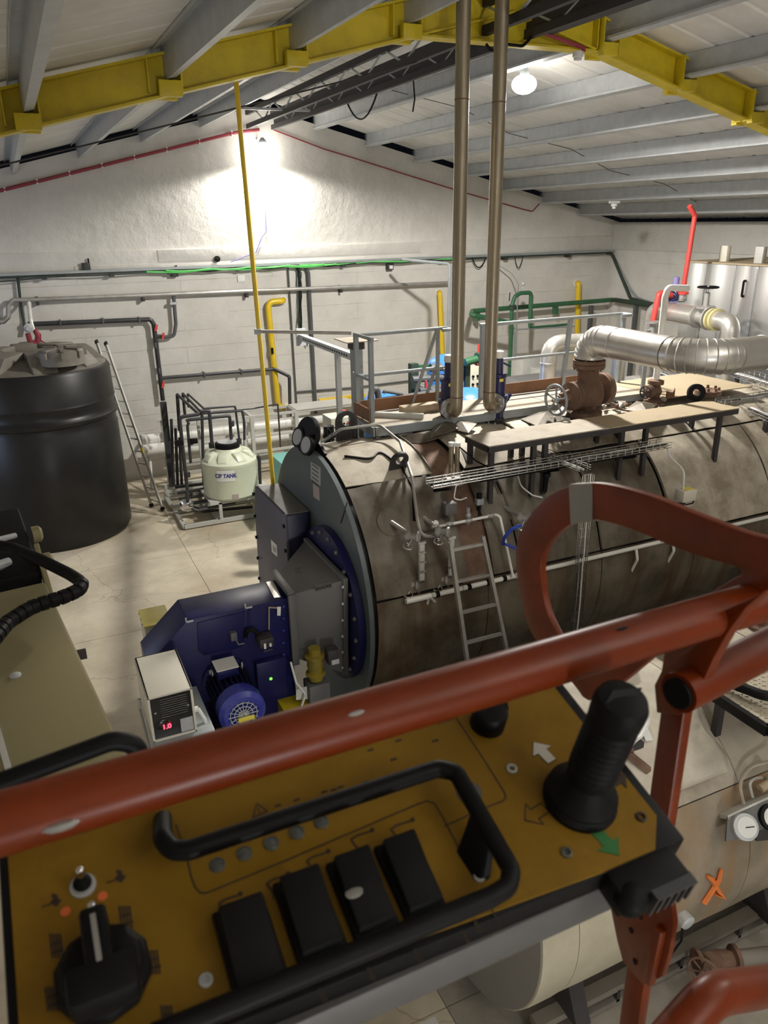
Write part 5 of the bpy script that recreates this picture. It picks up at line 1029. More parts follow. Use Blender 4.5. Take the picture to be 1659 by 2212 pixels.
for u in (.0, .22, 1.0): b = B(); b.torus(s0.lerp(s1_, u), (0, 1, 0), PRR + .001, .005, 32, 6); mk('seam_bead', b, M['alu'], sp_)
e2 = [V((VX + .42 - .42*math.cos(PI/2*i/9), PY2 + .42 - .42*math.sin(PI/2*i/9), PZc)) for i in range(10)]
b = B(); b.tube(e2, PRR, 32); mk('elbow', b, M['alu'], sp_, smooth=50)
for i in range(1, 10):
    t_d = (e2[min(9, i + 1)] - e2[i - 1]).normalized(); b = B(); b.torus(e2[i], t_d, PRR + .001, .006, 32, 6); mk('seam_bead', b, M['alu'], sp_)
b = B(); b.tube([e2[-1], V((10.5, PY2, PZc))], PRR, 32); mk('straight_jacket', b, M['alu'], sp_)
for x in (6.9, 7.9, 8.9): b = B(); b.torus((x, PY2, PZc), (1, 0, 0), PRR + .001, .005, 32, 6); mk('seam_bead', b, M['alu'], sp_)
b = B(); b.bar((9.8, PY2, 3.0), (9.8, PY2, PZc - PRR), .06, .06, (0, 1, 0)); mk('support', b, M['dark_steel'], sp_)
# small rusty valve and vertical pipe
sv = thing('small_rusty_valve', 'small rusty flanged valve with handwheel at the foot of the thin upright pipe', 'valve', (7.2, 7.3, 3.2))
SVX, SVY = at_z(1412, 868, 3.25).x, at_z(1412, 868, 3.25).y
b = B(); b.lathe((SVX, SVY, 3.13), (0, 0, 1), [(.06, 0), (.06, .08), (.13, .09), (.13, .12), (.12, .125), (.13, .13), (.13, .16), (.06, .17), (.09, .26), (.06, .34), (.1, .35), (.1, .4), (.05, .41)], 24); mk('body', b, M['rust'], sv)
hd2 = V((-1, -.2, 0)).normalized(); o2 = V((SVX, SVY, 3.4)); b = B(); b.lathe(o2 + hd2*.06, hd2, [(.06, 0), (.08, .02), (.08, .05), (.03, .07), (.02, .16)], 16); mk('bonnet', b, M['rust'], sv)
b = B(); b.torus(o2 + hd2*.2, hd2, .075, .009, 24, 6); w2 = mk('handwheel', b, M['dark_steel'], sv)
for k in range(3): a = PI*k/3; x_, y_, z_ = frame(hd2); b = B(); b.cyl(o2 + hd2*.2 - (x_*math.cos(a) + y_*math.sin(a))*.07, o2 + hd2*.2 + (x_*math.cos(a) + y_*math.sin(a))*.07, .006, 6); mk('spoke', b, M['dark_steel'], w2)
b = B(); b.lathe(V((SVX + .05, SVY - .09, 3.3)), (0, -1, 0), [(.035, 0), (.04, .02), (.02, .06)], 12); mk('drain_cock', b, M['steel_pipe'], sv)
tp = at_y(1440, 640, SVY)
pipe('upright_pipe', [(SVX, SVY, 3.53), (SVX, SVY, tp.z + .0), (SVX + .03, SVY, tp.z + .1), (SVX + .35, SVY, tp.z + .08)], .04, 'white_pipe', 'thin pale pipe rising behind the lagged pipe and bending to the right', 'pipe', .08, 12)
pipe('grey_upright', [(SVX + .17, SVY + .4, 3.3), (SVX + .17, SVY + .4, 4.1)], .03, 'rail_grey', 'short dark upright beside the thin pale pipe', 'post', 0)
b = B(); p = at_z(1440, 862, PZ); b.prism([p, p + V((.16, .03, 0)), p + V((.16, .03, .12)), p + V((.11, .02, .07)), p + V((0, 0, .1))], (0, .02, 0)); solo('bent_scrap', b, M['rust_plate'], 'bent scrap of sheet standing on the tan platform plate', 'scrap', smooth=0)
b = B(); c = at_z(1502, 848, PZ + .08); b.lathe(c, (-.5, -1, .2), [(.05, 0), (.11, 0), (.11, .06), (.05, .06), (.05, 0)], 24, caps=False); solo('rubber_ring', b, M['black'], 'black rubber ring standing on the right end of the boiler top', 'ring')
b = B(); c = at_z(1528, 852, PZ); b.lathe(c, (0, 0, 1), [(.1, 0), (.17, 0), (.17, .06), (.1, .06)], 24); bl = thing('rusty_flange', 'rusty blind flange with studs beside the black rubber ring', 'flange', c); mk('plate', b, M['rust'], bl)
for k in range(8): a = 2*PI*k/8; b = B(); b.cyl(c + V((math.cos(a)*.13, math.sin(a)*.13, .05)), c + V((math.cos(a)*.13, math.sin(a)*.13, .1)), .018, 6); mk('stud', b, M['rust'], bl)
for q, lab in (((1230, 905), 'heap of rusty lagging debris left of the big valve foot'), ((1335, 878), 'heap of grey bolts and debris right of the big valve foot')):
    t = thing('debris_heap', lab, 'debris', at_z(*q, 3.2)); c = at_z(*q, 3.2)
    for k in range(16):
        a = rnd.random()*6.28; r = rnd.random()*.17; b = B(); p = c + V((math.cos(a)*r*1.6, math.sin(a)*r, .02 + rnd.random()*.04)); s_ = .02 + rnd.random()*.04; ax = frame(V((rnd.random() - .5, rnd.random() - .5, rnd.random()))); b.box(p, (s_*2.2, s_, s_*.5), ax); mk('fragment', b, M[rnd.choice(['rust', 'frame_grey', 'dusty_plate', 'black'])], t, smooth=0)

# --- wire cable trays on the boiler side
def wire_tray(name, a, c, side, up, w, h, lab, n_long=6, cables=0, step=.1):
    t = thing(name, lab, 'cable tray', V(a)); a, c = V(a), V(c); d = (c - a); L = d.length; d.normalize(); side = V(side).normalized(); up = V(up).normalized()
    offs = [(-w/2, h), (-w/2, h/2), (-w/2, 0), (-w/6, 0), (w/6, 0), (w/2, 0), (w/2, h/2), (w/2, h)]
    for s_, u in offs: b = B(); b.cyl(a + side*s_ + up*u, c + side*s_ + up*u, .0045, 5); mk('long_wire', b, M['chrome'], t)
    b = B(); k = 0
    while k*step <= L + 1e-6:
        o = a + d*(k*step); b.tube([o + side*(-w/2) + up*h, o + side*(-w/2), o + side*(w/2), o + side*(w/2) + up*h], .0045, 4); k += 1
    mk('cross_wires', b, M['chrome'], t, kind='stuff')
    for j in range(cables):
        sd0 = w*(-.3 + .6*rnd.random()); pts = [a + d*(L*i/14) + side*(sd0 + w*.12*(rnd.random() - .5)) + up*(.014 + .012*rnd.random()) for i in range(15)]
        b = B(); b.tube(pts, .008, 5); mk('cable', b, M[('white_plastic', 'rail_grey', 'black')[j % 3]], t)
    return t
ta = wire_tray('wire_tray', (3.42, 6.36, 3.02), (6.5, 6.36, 3.02), (0, 1, 0), (0, 0, 1), .16, .06, 'long shiny wire mesh cable tray along the near top of the boiler', cables=3)
b = B(); b.bar((4.0, 6.36, 2.99), (6.1, 6.36, 2.99), .05, .03); mk('support_bar', b, M['black'], ta, smooth=0)
for x in (3.62, 4.95, 6.0):
    b = B(); q = bs(x, 50); b.bar((x, 6.3, 2.98), (x, 6.62, 2.86), .03, .03); mk('bracket', b, M['black'], ta, smooth=0)
tbr = wire_tray('wire_tray', (4.98, 6.75, 3.05), (5.05, 6.0, 3.04), (1, 0, 0), (0, 0, 1), .14, .05, 'short wire tray branch crossing the long tray in front of the plank', cables=3)
vx = at_y(1248, 1200, 5.98).x
wire_tray('wire_tray', (5.06, 5.98, 3.0), (5.06, 5.98, .05), (1, 0, 0), (0, -1, 0), .11, .05, 'upright wire tray running down the boiler side seen through the orange hoop', cables=2)
# drop wire and junction box on the boiler flank
jb = thing('junction_box', 'cream junction box with yellow sticker on a short stand on the boiler flank', 'box', bpx(1480, 1085))
p = bpx(1480, 1090); n_ = bn(p); c = at_plane(1481, 1068, p + n_*.2, V((0, -1, 0)))
b = B(); b.box(c, (.2, .14, .14)); bx_ = mk('body', b, M['cream'], jb, bevel=.01)
b = B(); b.box(c + V((.01, -.01, .072)), (.1, .09, .004)); mk('sticker', b, M['yellow_bright'], bx_, smooth=0)
b = B(); b.cyl(c + V((0, 0, -.07)), c + V((0, .02, -.13)), .02, 10); b.cyl(c + V((0, .02, -.13)), c + V((-.01, .14, -.17)), .03, 10); mk('stand', b, M['blue_valve'], jb)
b = B(); b.tube([c + V((.09, -.02, -.05)), c + V((.13, -.02, -.12)), c + V((.02, 0, -.13))], .008, 6, fil=.06); mk('cable', b, M['black'], jb)
hangcable('drop_cable', [(6.5, 6.36, 3.04), (6.52, 6.32, 2.9), c + V((-.07, 0, .3)), c + V((-.05, 0, .06))], 'white cable from the long wire tray down to the cream box', .012, 'white_plastic', 'cable', .1)
# white lagged line along the flank
wl = thing('white_flank_pipe', 'thin white lagged pipe along the lower boiler flank', 'pipe', bs(5, 79))
def wfp(x, th=79): return bs(x, th, BR + .05)
for x0, x1, r in ((3.02, 3.3, .03), (3.31, 3.66, .026), (3.67, 4.3, .026), (4.31, 4.6, .03), (4.61, 6.3, .024), (6.31, 10.0, .024)):
    b = B(); b.cyl(wfp(x0), wfp(x1), r, 10); mk('lagging', b, M['white_pipe'], wl)
for x in (3.35, 3.72, 3.95, 4.15): b = B(); b.lathe(wfp(x), (1, 0, 0), [(.034, 0), (.034, .04)], 10); mk('band', b, M['black'], wl)
for x in (3.28, 4.4): b = B(); b.cyl(wfp(x), bs(x, 84, BR - .02), .014, 8); b.cyl(wfp(x), bs(x + .12, 84, BR - .02), .014, 8); mk('bracket', b, M['white_pipe'], wl)
for x in (5.95, 6.5): b = B(); b.tube([wfp(x), bs(x, 84, BR + .07), bs(x, 140, BR + .06)], .018, 8, fil=.04); mk('drop_leg', b, M['white_pipe'], wl)
# thin conduit from the top rim over the drum to the manifold
hangcable('steel_conduit', [at_y(692, 955, 8.0), at_y(703, 950, 7.9), (3.05, 7.75, 3.33), (3.5, 7.72, 3.33), bs(3.55, 12, BR + .1), bs(3.42, 33, BR + .1), bs(3.3, 50, BR + .1), bs(3.28, 57, BR + .1), bs(3.5, 58, BR + .1)], 'thin steel conduit arching over the boiler shoulder and down its flank', .017, 'steel_pipe', 'conduit', .1)
hangcable('black_strap', [bs(2.9, 12, BR + .02), bs(3.15, 18, BR + .03), bs(3.3, 12, BR + .03), bs(3.42, 24, BR + .02), bs(3.42, 36, BR + .02), bs(3.3, 50, BR + .02)], 'black cable lying across the dusty boiler shoulder', .014, 'black', 'cable', .12)
t = thing('coiled_wire', 'coil of thin wire behind the boiler front rim beside the conduit', 'wire', (3.0, 7.95, 3.16))
for k in range(6): b = B(); b.torus((2.95 + .075*k, 7.85, 3.25), (1, .3*math.sin(k), .2*math.cos(k*2)), .075, .004, 20, 4); mk('loop', b, M['dark_steel'], t)

# --- level gauges, manifold and sensors
def gauge_col(px_top, px_v, px_low, lab):
    a = bpx(*px_top); t = thing('level_gauge', lab, 'gauge', a)
    out = V((0, -1, 0)); a2 = bpx(*px_low); Lg = .34
    rt_ = bn(a); b = B(); b.lathe(a - rt_*.01, rt_, [(.02, 0), (.15, 0), (.15, .014), (.02, .014)], 28); mk('rosette', b, M['clad_side_shade'], t)
    va_ = at_y(px_v[0], px_v[1], a.y - Lg*.85); vb_ = V((va_.x, va_.y, va_.z - .52))
    b = B(); b.cyl(a, va_, .024, 12); mk('upper_pipe', b, M['steel_pipe'], t)
    c_ = V((va_.x - .03, BY - math.sqrt(max(.02, BR**2 - (vb_.z - BZ)**2)), vb_.z + .02)); b = B(); b.cyl(c_, vb_, .024, 12); mk('lower_pipe', b, M['steel_pipe'], t)
    for q in (va_, vb_):
        o_ = V((.75, -.65, 0)).normalized(); b = B(); b.lathe(q - o_*.08, o_, [(.05, 0), (.06, .02), (.06, .04), (.03, .05), (.04, .1), (.06, .12), (.06, .14), (.02, .15)], 16); v_ = mk('valve', b, M['steel_pipe'], t)
        b = B(); b.torus(q + V((-.09, -.06, -.06)), (0, -.4, 1), .045, .008, 20, 6); b.cyl(q, q + V((-.09, -.06, -.06)), .008, 6); mk('handwheel', b, M['chrome'], v_)
    g0, g1 = va_ + V((.06, -.06, -.05)), vb_ + V((.06, -.06, .05))
    for s_ in (-1, 1): b = B(); b.cyl(g0 + V((s_*.028, 0, 0)), g1 + V((s_*.028, 0, 0)), .007, 6); mk('guard_rod', b, M['steel_pipe'], t)
    for k in range(4): u0, u1 = k/4 + .03, (k + 1)/4 - .03; b = B(); b.bar(g0.lerp(g1, u0), g0.lerp(g1, u1), .05, .03, (0, 1, 0)); mk('sight_block', b, M['frame_grey'], t, bevel=.004)
    for k in range(5): b = B(); b.box(g0.lerp(g1, k/4), (.085, .03, .018)); mk('clamp', b, M['chrome'], t)
    b = B(); b.cyl(vb_ + V((.04, -.04, -.04)), vb_ + V((.03, -.04, -.26)), .01, 8); mk('drain', b, M['rust'], t)
    return t
gauge_col((845, 1128), (893, 1160), (880, 1228), 'left level gauge glass on the boiler flank near the front plate')
gauge_col((915, 1118), (958, 1150), (940, 1220), 'level gauge glass behind the top of the leaning ladder')
gauge_col((1090, 1095), (1135, 1120), (1120, 1170), 'level gauge partly hidden by the orange hoop')
mf = thing('sensor_manifold', 'pipe manifold with pressure switch and sensors on the rusty boiler flank', 'manifold', bs(3.9, 58))
def mp_(x, y, off=.12): return bpx(x, y, BR + off)
b = B(); b.tube([mp_(935, 1140), mp_(1072, 1112), mp_(1080, 1116), mp_(1108, 1245, .1)], .015, 8, fil=.04); mk('pipe', b, M['white_pipe'], mf)
for q in ((1060, 1114), (1012, 1125), (970, 1132), (940, 1138)): b = B(); p = mp_(*q); b.ball(p, .03); b.cyl(p - V((.04, 0, 0)), p + V((.04, 0, 0)), .022, 8); mk('tee', b, M['steel_pipe'], mf)
p = mp_(970, 1097); b = B(); b.box(p, (.13, .1, .12)); b.cyl(p + V((0, 0, -.06)), p + V((0, 0, -.17)), .012, 8); mk('pressure_switch', b, M['duct_grey'], mf, bevel=.012)
p = mp_(1035, 1083); b = B(); b.box(p, (.08, .06, .07)); mk('sensor_head', b, M['rail_grey'], mf, bevel=.006); b = B(); b.cyl(p + V((0, 0, .03)), p + V((0, 0, .09)), .03, 10); b.cyl(p + V((0, 0, -.03)), p + V((0, 0, -.1)), .022, 10); b.cyl(p + V((0, 0, -.1)), p + V((0, 0, -.22)), .008, 6); mk('sensor_body', b, M['black'], mf)
b = B(); p = mp_(1011, 1113); b.cyl(p + V((0, 0, -.1)), p + V((0, 0, .08)), .02, 8); b.ball(p, .035); mk('needle_valve', b, M['steel_pipe'], mf)
b = B(); b.tube([mp_(1008, 1075), mp_(995, 1080), mp_(980, 1078), mp_(985, 1050), mp_(1000, 1040)], .007, 6, fil=.04); mk('capillary', b, M['white_plastic'], mf)
b = B(); b.lathe(mp_(940, 1130), (0, -1, .3), [(.03, 0), (.03, .02), (.01, .025)], 16); mk('dial', b, M['gauge_face'], mf)
# black sensor by the hoop
p = mp_(1176, 1062, .05); b = B(); b.cyl(p, p + V((0, -.02, .18)), .028, 12); b.cyl(p + V((0, -.02, .18)), p + V((0, -.02, .22)), .045, 12); solo('rod_sensor', b, M['black'], 'black rod sensor standing on the boiler left of the orange hoop', 'sensor')
hangcable('sensor_cable', [mp_(1172, 1075, .05), mp_(1150, 1070, .05), mp_(1125, 1050, .05), mp_(1118, 1025, .03)], 'white cable curling from the black rod sensor', .008, 'white_plastic', 'cable', .1)
# blue hoses
hangcable('blue_hose', [at_y(1125, 1135, 5.9), at_y(1105, 1142, 5.85), at_y(1090, 1160, 5.9), at_y(1086, 1175, 6.0)], 'short blue hose curving at the right level gauge', .018, 'blue_hose', 'hose', .1)
hangcable('blue_hose', [at_y(1090, 1175, 5.95), at_y(1122, 1188, 5.9)], 'short blue valve lever below the curved blue hose', .016, 'blue_hose', 'hose')
# twin glass columns at the tray end
tc = thing('probe_pair', 'pair of upright glass probe columns with white caps above the wire tray end', 'probe', bs(3.82, 28))
for q in ((974, 1000), (987, 1000)):
    p = at_y(q[0], 1028, 6.75); b = B(); b.cyl(p, p + V((0, 0, .34)), .026, 14); pr_ = mk('column', b, M['stained_pipe'], tc); b = B(); b.lathe(p + V((0, 0, .33)), (0, 0, 1), [(.032, 0), (.032, .04), (.01, .045)], 14); mk('cap', b, M['white_plastic'], pr_)
p = at_y(980, 1030, 6.75); b = B(); b.lathe(p + V((0, 0, -.06)), (0, 0, 1), [(.02, 0), (.13, 0), (.13, .03), (.02, .03)], 20); bf = mk('base_flange', b, M['steel_pipe'], tc)
for k in range(6): a = PI*k/3; b = B(); b.cyl(p + V((math.cos(a)*.1, math.sin(a)*.1, -.04)), p + V((math.cos(a)*.1, math.sin(a)*.1, .01)), .018, 6); mk('stud', b, M['chrome'], bf)
hangcable('probe_cable', [p + V((.03, 0, .35)), p + V((.25, -.05, .15)), p + V((.5, -.2, .0)), (4.4, 6.4, 3.05)], 'two thin black leads from the probe columns into the wire tray', .008, 'black', 'cable', .1)
# ladder leaning on the flank
ld2 = thing('steel_ladder', 'grey steel ladder leaning on the rusty boiler flank', 'ladder', (3.9, 5.6, 0))
La, Ra = at_y(972, 1172, 5.93), at_y(1042, 1158, 5.93); Lb, Rb = at_y(1005, 1400, 5.75), at_y(1088, 1375, 5.75)
dl = (Lb - La).normalized(); dr = (Rb - Ra).normalized(); Lf = La + dl*(La.z/-dl.z); Rf = Ra + dr*(Ra.z/-dr.z)
for a, c in ((La, Lf), (Ra, Rf)): b = B(); b.bar(a, c, .035, .05, (0, 1, 0)); mk('stile', b, M['steel_pipe'], ld2, smooth=0)
for k in range(8):
    t = .03 + k*.125; b = B(); b.bar(La.lerp(Lf, t), Ra.lerp(Rf, t), .03, .03); mk('rung', b, M['steel_pipe'], ld2, smooth=0)

# ================================================================ BEHIND THE BOILER
# cream burner control box with red stop button
cb2 = thing('control_box', 'cream control box with red stop button behind the platform corner', 'cabinet', (4.4, 11, 0))
p = at_y(715, 905, 11.2); X0 = p.x; Z1 = p.z
b = B(); b.span((X0, 11.2, 0), (X0 + .42, 11.6, Z1)); bd = mk('body', b, M['cream_panel'], cb2, bevel=.01)
b = B(); b.lathe((X0 + .3, 11.4, Z1), (0, 0, 1), [(.03, 0), (.03, .02), (.05, .03), (.045, .07), (.01, .08)], 16); mk('stop_button', b, M['red_paint'], cb2)
for k, (dx, dz, m) in enumerate(((.1, -.1, 'red_paint'), (.16, -.1, 'green_paint'), (.22, -.1, 'black'), (.28, -.1, 'red_paint'), (.12, -.2, 'black'), (.2, -.22, 'black'))): b = B(); b.lathe((X0 + dx, 11.2, Z1 + dz), (0, -1, 0), [(.016, 0), (.016, .015), (.005, .018)], 10); mk('push_button', b, M[m], bd)
b = B(); b.box((X0 + .33, 11.195, Z1 - .1), (.1, .02, .05)); mk('display', b, M['glass_dark'], bd)
b = B(); q = at_y(711, 940, 11.0); b.lathe((q.x, q.y, q.z - .3), (0, 0, 1), [(.08, 0), (.08, .25), (.1, .26), (.1, .33), (.08, .34), (.08, .45), (.04, .46)], 16); b.cyl((q.x, q.y, 0), (q.x, q.y, q.z - .3), .05, 12); solo('filter_bowl', b, M['black'], 'black cylinder filter standing left of the cream control box', 'filter')
# blue vessels
def vessel(x, y, r, z, lab, m='blue_vessel', legs=.25):
    t = thing('pressure_vessel', lab, 'vessel', (x, y, 0)); b = B()
    b.lathe((x, y, legs), (0, 0, 1), [(.05, 0), (r*.6, .04), (r, r*.5), (r, z - legs - r*.6), (r*.85, z - legs - r*.28), (r*.5, z - legs - r*.07), (.03, z - legs)], 36); mk('shell', b, M[m], t)
    for k in range(3): a = 2*PI*k/3 + .5; b = B(); b.cyl((x + math.cos(a)*r*.8, y + math.sin(a)*r*.8, 0), (x + math.cos(a)*r*.8, y + math.sin(a)*r*.8, legs + r*.5), .03, 8); mk('leg', b, M[m], t)
    return t
q = at_y(965, 765, 12.2); vessel(q.x, 12.2, .36, q.z, 'tall blue pressure vessel behind the left tall pipe')
q = at_y(838, 848, 10.9); vessel(q.x, 11.0, .42, q.z, 'blue vessel with rounded top behind the brown kick board')
q = at_y(1010, 838, 10.6); vessel(q.x, 10.6, .42, q.z, 'darker blue rounded vessel between the two tall pipes', 'blue_vessel')
q = at_y(905, 905, 9.9); b = B(); b.lathe((q.x - .6, 9.9, 2.2), (1, 0, 0), [(.1, 0), (.3, .05), (.33, .12), (.33, 1.9), (.3, 1.97), (.1, 2.02)], 28); b.span((q.x - .3, 9.7, 0), (q.x - .1, 10.1, 1.95)); b.span((q.x + .8, 9.7, 0), (q.x + 1.0, 10.1, 1.95)); solo('horizontal_vessel', b, M['blue_vessel'], 'blue horizontal vessel glimpsed under the far platform edge', 'vessel')
# grey manifold pipes around the vessels
pg = thing('grey_manifold', 'grey plastic manifold pipes in front of the blue vessels', 'pipe', (5.4, 10.4, 2.5))
def m_(x, y, Y=10.3): return at_y(x, y, Y)
for pts, r in (([m_(800, 868), m_(803, 842), m_(815, 840), m_(818, 862)], .05), ([m_(812, 885), m_(812, 868), m_(830, 865), m_(960, 845)], .05), ([m_(828, 850), m_(830, 845), m_(870, 852)], .025), ([m_(900, 832, 11.4), m_(985, 858, 11.2)], .05), ([m_(890, 820, 11.5), m_(960, 815, 11.5)], .06), ([m_(935, 790, 11.6), m_(975, 800, 11.4), m_(990, 830, 11.3)], .05), ([m_(905, 845, 11.3), m_(960, 835, 11.4), m_(985, 830, 11.3)], .06)):
    b = B(); b.tube(pts, r, 10, fil=.06); mk('pipe', b, M['grey_pvc'], pg)
b = B(); b.cyl((m_(830, 865).x, 10.3, 0), (m_(830, 865).x, 10.3, m_(830, 865).z), .05, 10); mk('riser', b, M['grey_pvc'], pg)
b = B(); p = m_(920, 838, 11.1); b.bar(p, p + V((0, 0, .12)), .03, .04, (0, 1, 0)); mk('valve_handle', b, M['red_paint'], pg)
# green frame with valve
gf = thing('green_pipe_stand', 'green steel post frame and valve beside the tall blue vessel', 'frame', (6.0, 11.8, 0))
p = at_y(893, 785, 11.7); b = B(); b.bar((p.x, 11.7, 0), (p.x, 11.7, p.z), .14, .12, (0, 1, 0)); mk('post', b, M['green_dark'], gf, smooth=0)
p2 = at_y(935, 788, 11.7); b = B(); b.bar(p + V((0, 0, -.06)), p2 + V((0, 0, -.02)), .05, .06); mk('arm', b, M['green_paint'], gf, smooth=0)
p3 = at_y(930, 795, 11.5); b = B(); b.lathe(p3, (1, 0, 0), [(.07, 0), (.07, .04), (.05, .05), (.05, .14), (.07, .15), (.07, .19)], 14); mk('valve', b, M['grey_pvc'], gf)
b = B(); a_, c_ = at_y(1004, 783, 11.8), at_y(1030, 776, 11.8); b.tube([a_, c_], .07, 12); b.lathe(c_, (1, 0, 0), [(.12, 0), (.12, .05), (.06, .06)], 16); mk('pipe', b, M['green_paint'], gf)
b = B(); q = at_y(1033, 780, 11.8); b.cyl(q, q + V((0, 0, .3)), .02, 6); b.box(q, (.1, .1, .14)); mk('valve_lever', b, M['red_paint'], gf)
b = B(); b.bar((a_.x + .1, 11.9, 0), (a_.x + .1, 11.9, a_.z - .05), .1, .1, (0, 1, 0)); mk('post', b, M['green_dark'], gf, smooth=0)
# instrument panel
ip = thing('instrument_panel', 'grey green instrument panel with rows of black knobs between the tall pipes', 'panel', (7.4, 12.3, 0))
p = at_y(1012, 785, 12.3); p2 = at_y(1052, 900, 12.3); b = B(); b.span((p.x, 12.3, 0), (p2.x + .05, 12.7, p.z)); fr = mk('cabinet', b, M['cream_panel'], ip, bevel=.01)
for r in range(4):
    for c in range(4):
        b = B(); q = V((p.x + .1 + c*.1, 12.3, p.z - .25 - r*.15)); b.lathe(q, (0, -1, 0), [(.022, 0), (.022, .03), (.01, .035)], 10); mk('knob', b, M['black'], fr)
# right post behind the right pipe
# lagged thin pipe
q = at_y(1187, 742, 10.0)
lp = thing('lagged_branch_pipe', 'slim aluminium clad pipe bending behind the handrail', 'pipe', (q.x, 10, 0))
b = B(); b.tube([V((q.x, 10, 0)), V((q.x, 10, q.z)), V((q.x + 1.5, 10, q.z - .05))], .13, 20, fil=.22); mk('jacket', b, M['alu'], lp)
b = B(); b.tube([V((q.x + 1.42, 10, q.z)), V((q.x + 1.42, 10, 0))], .12, 20); mk('jacket', b, M['alu'], lp)
for z in (q.z - .3, q.z - .75): b = B(); b.torus((q.x, 10, z), (0, 0, 1), .131, .006, 20, 5); mk('seam_bead', b, M['alu'], lp)
# beige cabinets and ducts against the back wall on the right
for (x0, y0, x1, y1), Y, lab in (((1130, 778, 1168, 860), 15.5, 'plain grey cabinet against the back wall right of the green riser'), ((1172, 800, 1195, 860), 14.8, 'narrow grey cabinet with a door outline near the lagged pipe')):
    a_, c_ = at_y(x0, y0, Y), at_y(x1, y0, Y); t = thing('wall_cabinet', lab, 'cabinet', (a_.x, Y, 0)); b = B(); b.span((a_.x, Y, 0), (c_.x, Y + .5, a_.z)); bd = mk('body', b, M['frame_grey'], t, bevel=.01); b = B(); b.span((a_.x + .06, Y - .012, .1), (c_.x - .06, Y + .001, a_.z - .1)); mk('door', b, M['frame_grey'], t, bevel=.004)
# feed water equipment mound: horizontal grey vessel
b = B(); b.lathe((8.0, 12.2, 1.6), (1, 0, 0), [(.1, 0), (.9, .1), (1.05, .3), (1.05, 2.3), (.9, 2.5), (.1, 2.6)], 40); b.span((8.6, 11.8, 0), (8.9, 12.6, .7)); b.span((9.8, 11.8, 0), (10.1, 12.6, .7)); solo('feed_vessel', b, M['duct_grey'], 'dusty grey horizontal feed vessel behind the platform', 'vessel')
# stainless tank cabinet
sc = thing('stainless_housing', 'tall stainless steel clad housing with black handle at the right', 'housing', (13.2, 10, 0))
SXx, SY1_, SZ = 12.3, 12.1, 4.6
b = B(); b.span((SXx + .02, 6.8, 0), (14.6, SY1_, SZ)); mk('core', b, M['duct_grey'], sc)
ys_ = [SY1_, 11.55, 10.85, 10.35, 9.6, 8.7, 7.8, 6.8]
for y1_, y0_ in zip(ys_[:-1], ys_[1:]):
    b = B(); b.span((SXx - .002, y0_ + .006, .1), (SXx + .02, y1_ - .006, SZ)); pn_ = mk('cladding_panel', b, M['stainless'], sc, bevel=.004)
    b = B(); b.box((SXx - .006, y0_ + .006, SZ/2), (.014, .02, SZ - .1)); mk('edge_fold', b, M['stainless'], pn_, smooth=0)
h0, h1 = at_x(1607, 607, SXx - .05), at_x(1602, 640, SXx - .05); b = B(); b.tube([V((SXx, h0.y, h0.z)), h0, h1, V((SXx, h1.y, h1.z))], .022, 8, fil=.02); mk('handle', b, M['black'], sc)
b = B(); b.span((SXx - .03, 6.8, SZ), (14.7, SY1_ + .03, SZ + .03)); mk('top_plate', b, M['tan_plate'], sc)
for q, m in (((1563, 545), 'cream'), ((1640, 540), 'frame_grey')):
    p = at_x(q[0], 570, SXx + .3); b = B(); b.box((p.x, p.y, SZ + .17), (.1, .18, .3)); bb = mk('roof_stub', b, M[m], sc, bevel=.004)
# lagged line with valves in front of the stainless housing
lv = thing('lagged_valve_line', 'pale lagged line with flanged gate valve in front of the stainless housing', 'pipe', (11.15, 10.6, 3.7))
la_, lb_ = V((11.25, 11.6, 3.78)), V((11.05, 10.45, 3.78))
b = B(); b.tube([V((11.4, 12.0, 2.3)), V((11.28, 11.75, 3.7)), la_, lb_], .17, 20, fil=.25); mk('jacket', b, M['alu'], lv)
dY = (lb_ - la_).normalized()
b = B(); b.lathe(lb_, dY, [(.1, 0), (.2, .01), (.2, .06), (.12, .07), (.13, .2), (.12, .32), (.2, .33), (.2, .38), (.1, .39)], 24); mk('gate_valve_body', b, M['steel_pipe'], lv)
vb = lb_ + dY*.2; b = B(); b.lathe(vb, (0, 0, 1), [(.11, .1), (.16, .16), (.16, .2), (.05, .21), (.05, .42), (.02, .44), (.02, .55)], 18); mk('bonnet', b, M['steel_pipe'], lv)
b = B(); b.torus(vb + V((0, 0, .52)), (0, 0, 1), .17, .016, 28, 6); hw2 = mk('handwheel', b, M['black'], lv)
for k in range(3): a = PI*k/3; d = V((math.cos(a), math.sin(a), 0))*.165; b = B(); b.cyl(vb + V((0, 0, .52)) - d, vb + V((0, 0, .52)) + d, .01, 6); mk('spoke', b, M['black'], hw2)
fcx = lb_ + dY*.42; b = B(); b.lathe(fcx, dY, [(.1, 0), (.19, 0), (.19, .04), (.12, .05), (.12, .1), (.19, .11), (.19, .15), (.1, .16)], 24); mk('flange_pair', b, M['flange_cream'], lv)
b = B(); b.tube([fcx + dY*.15, fcx + dY*.5, fcx + dY*.52 + V((0, 0, -.35)), fcx + dY*.52 + V((0, 0, -1.2))], .15, 18, fil=.25); mk('elbow_jacket', b, M['alu'], lv)
for k in range(4): c = fcx + dY*(.25 + .1*k) + V((-.1, 0, -.15)); b = B(); b.cyl(c, c + V((0, 0, -.3)), .012, 6); mk('drain_tube', b, M['chrome'], lv)
b = B(); b.span((10.95, 9.3, 0), (11.25, 9.55, 2.6)); b.span((11.1, 11.9, 0), (11.5, 12.2, 2.4)); mk('support', b, M['frame_grey'], lv)
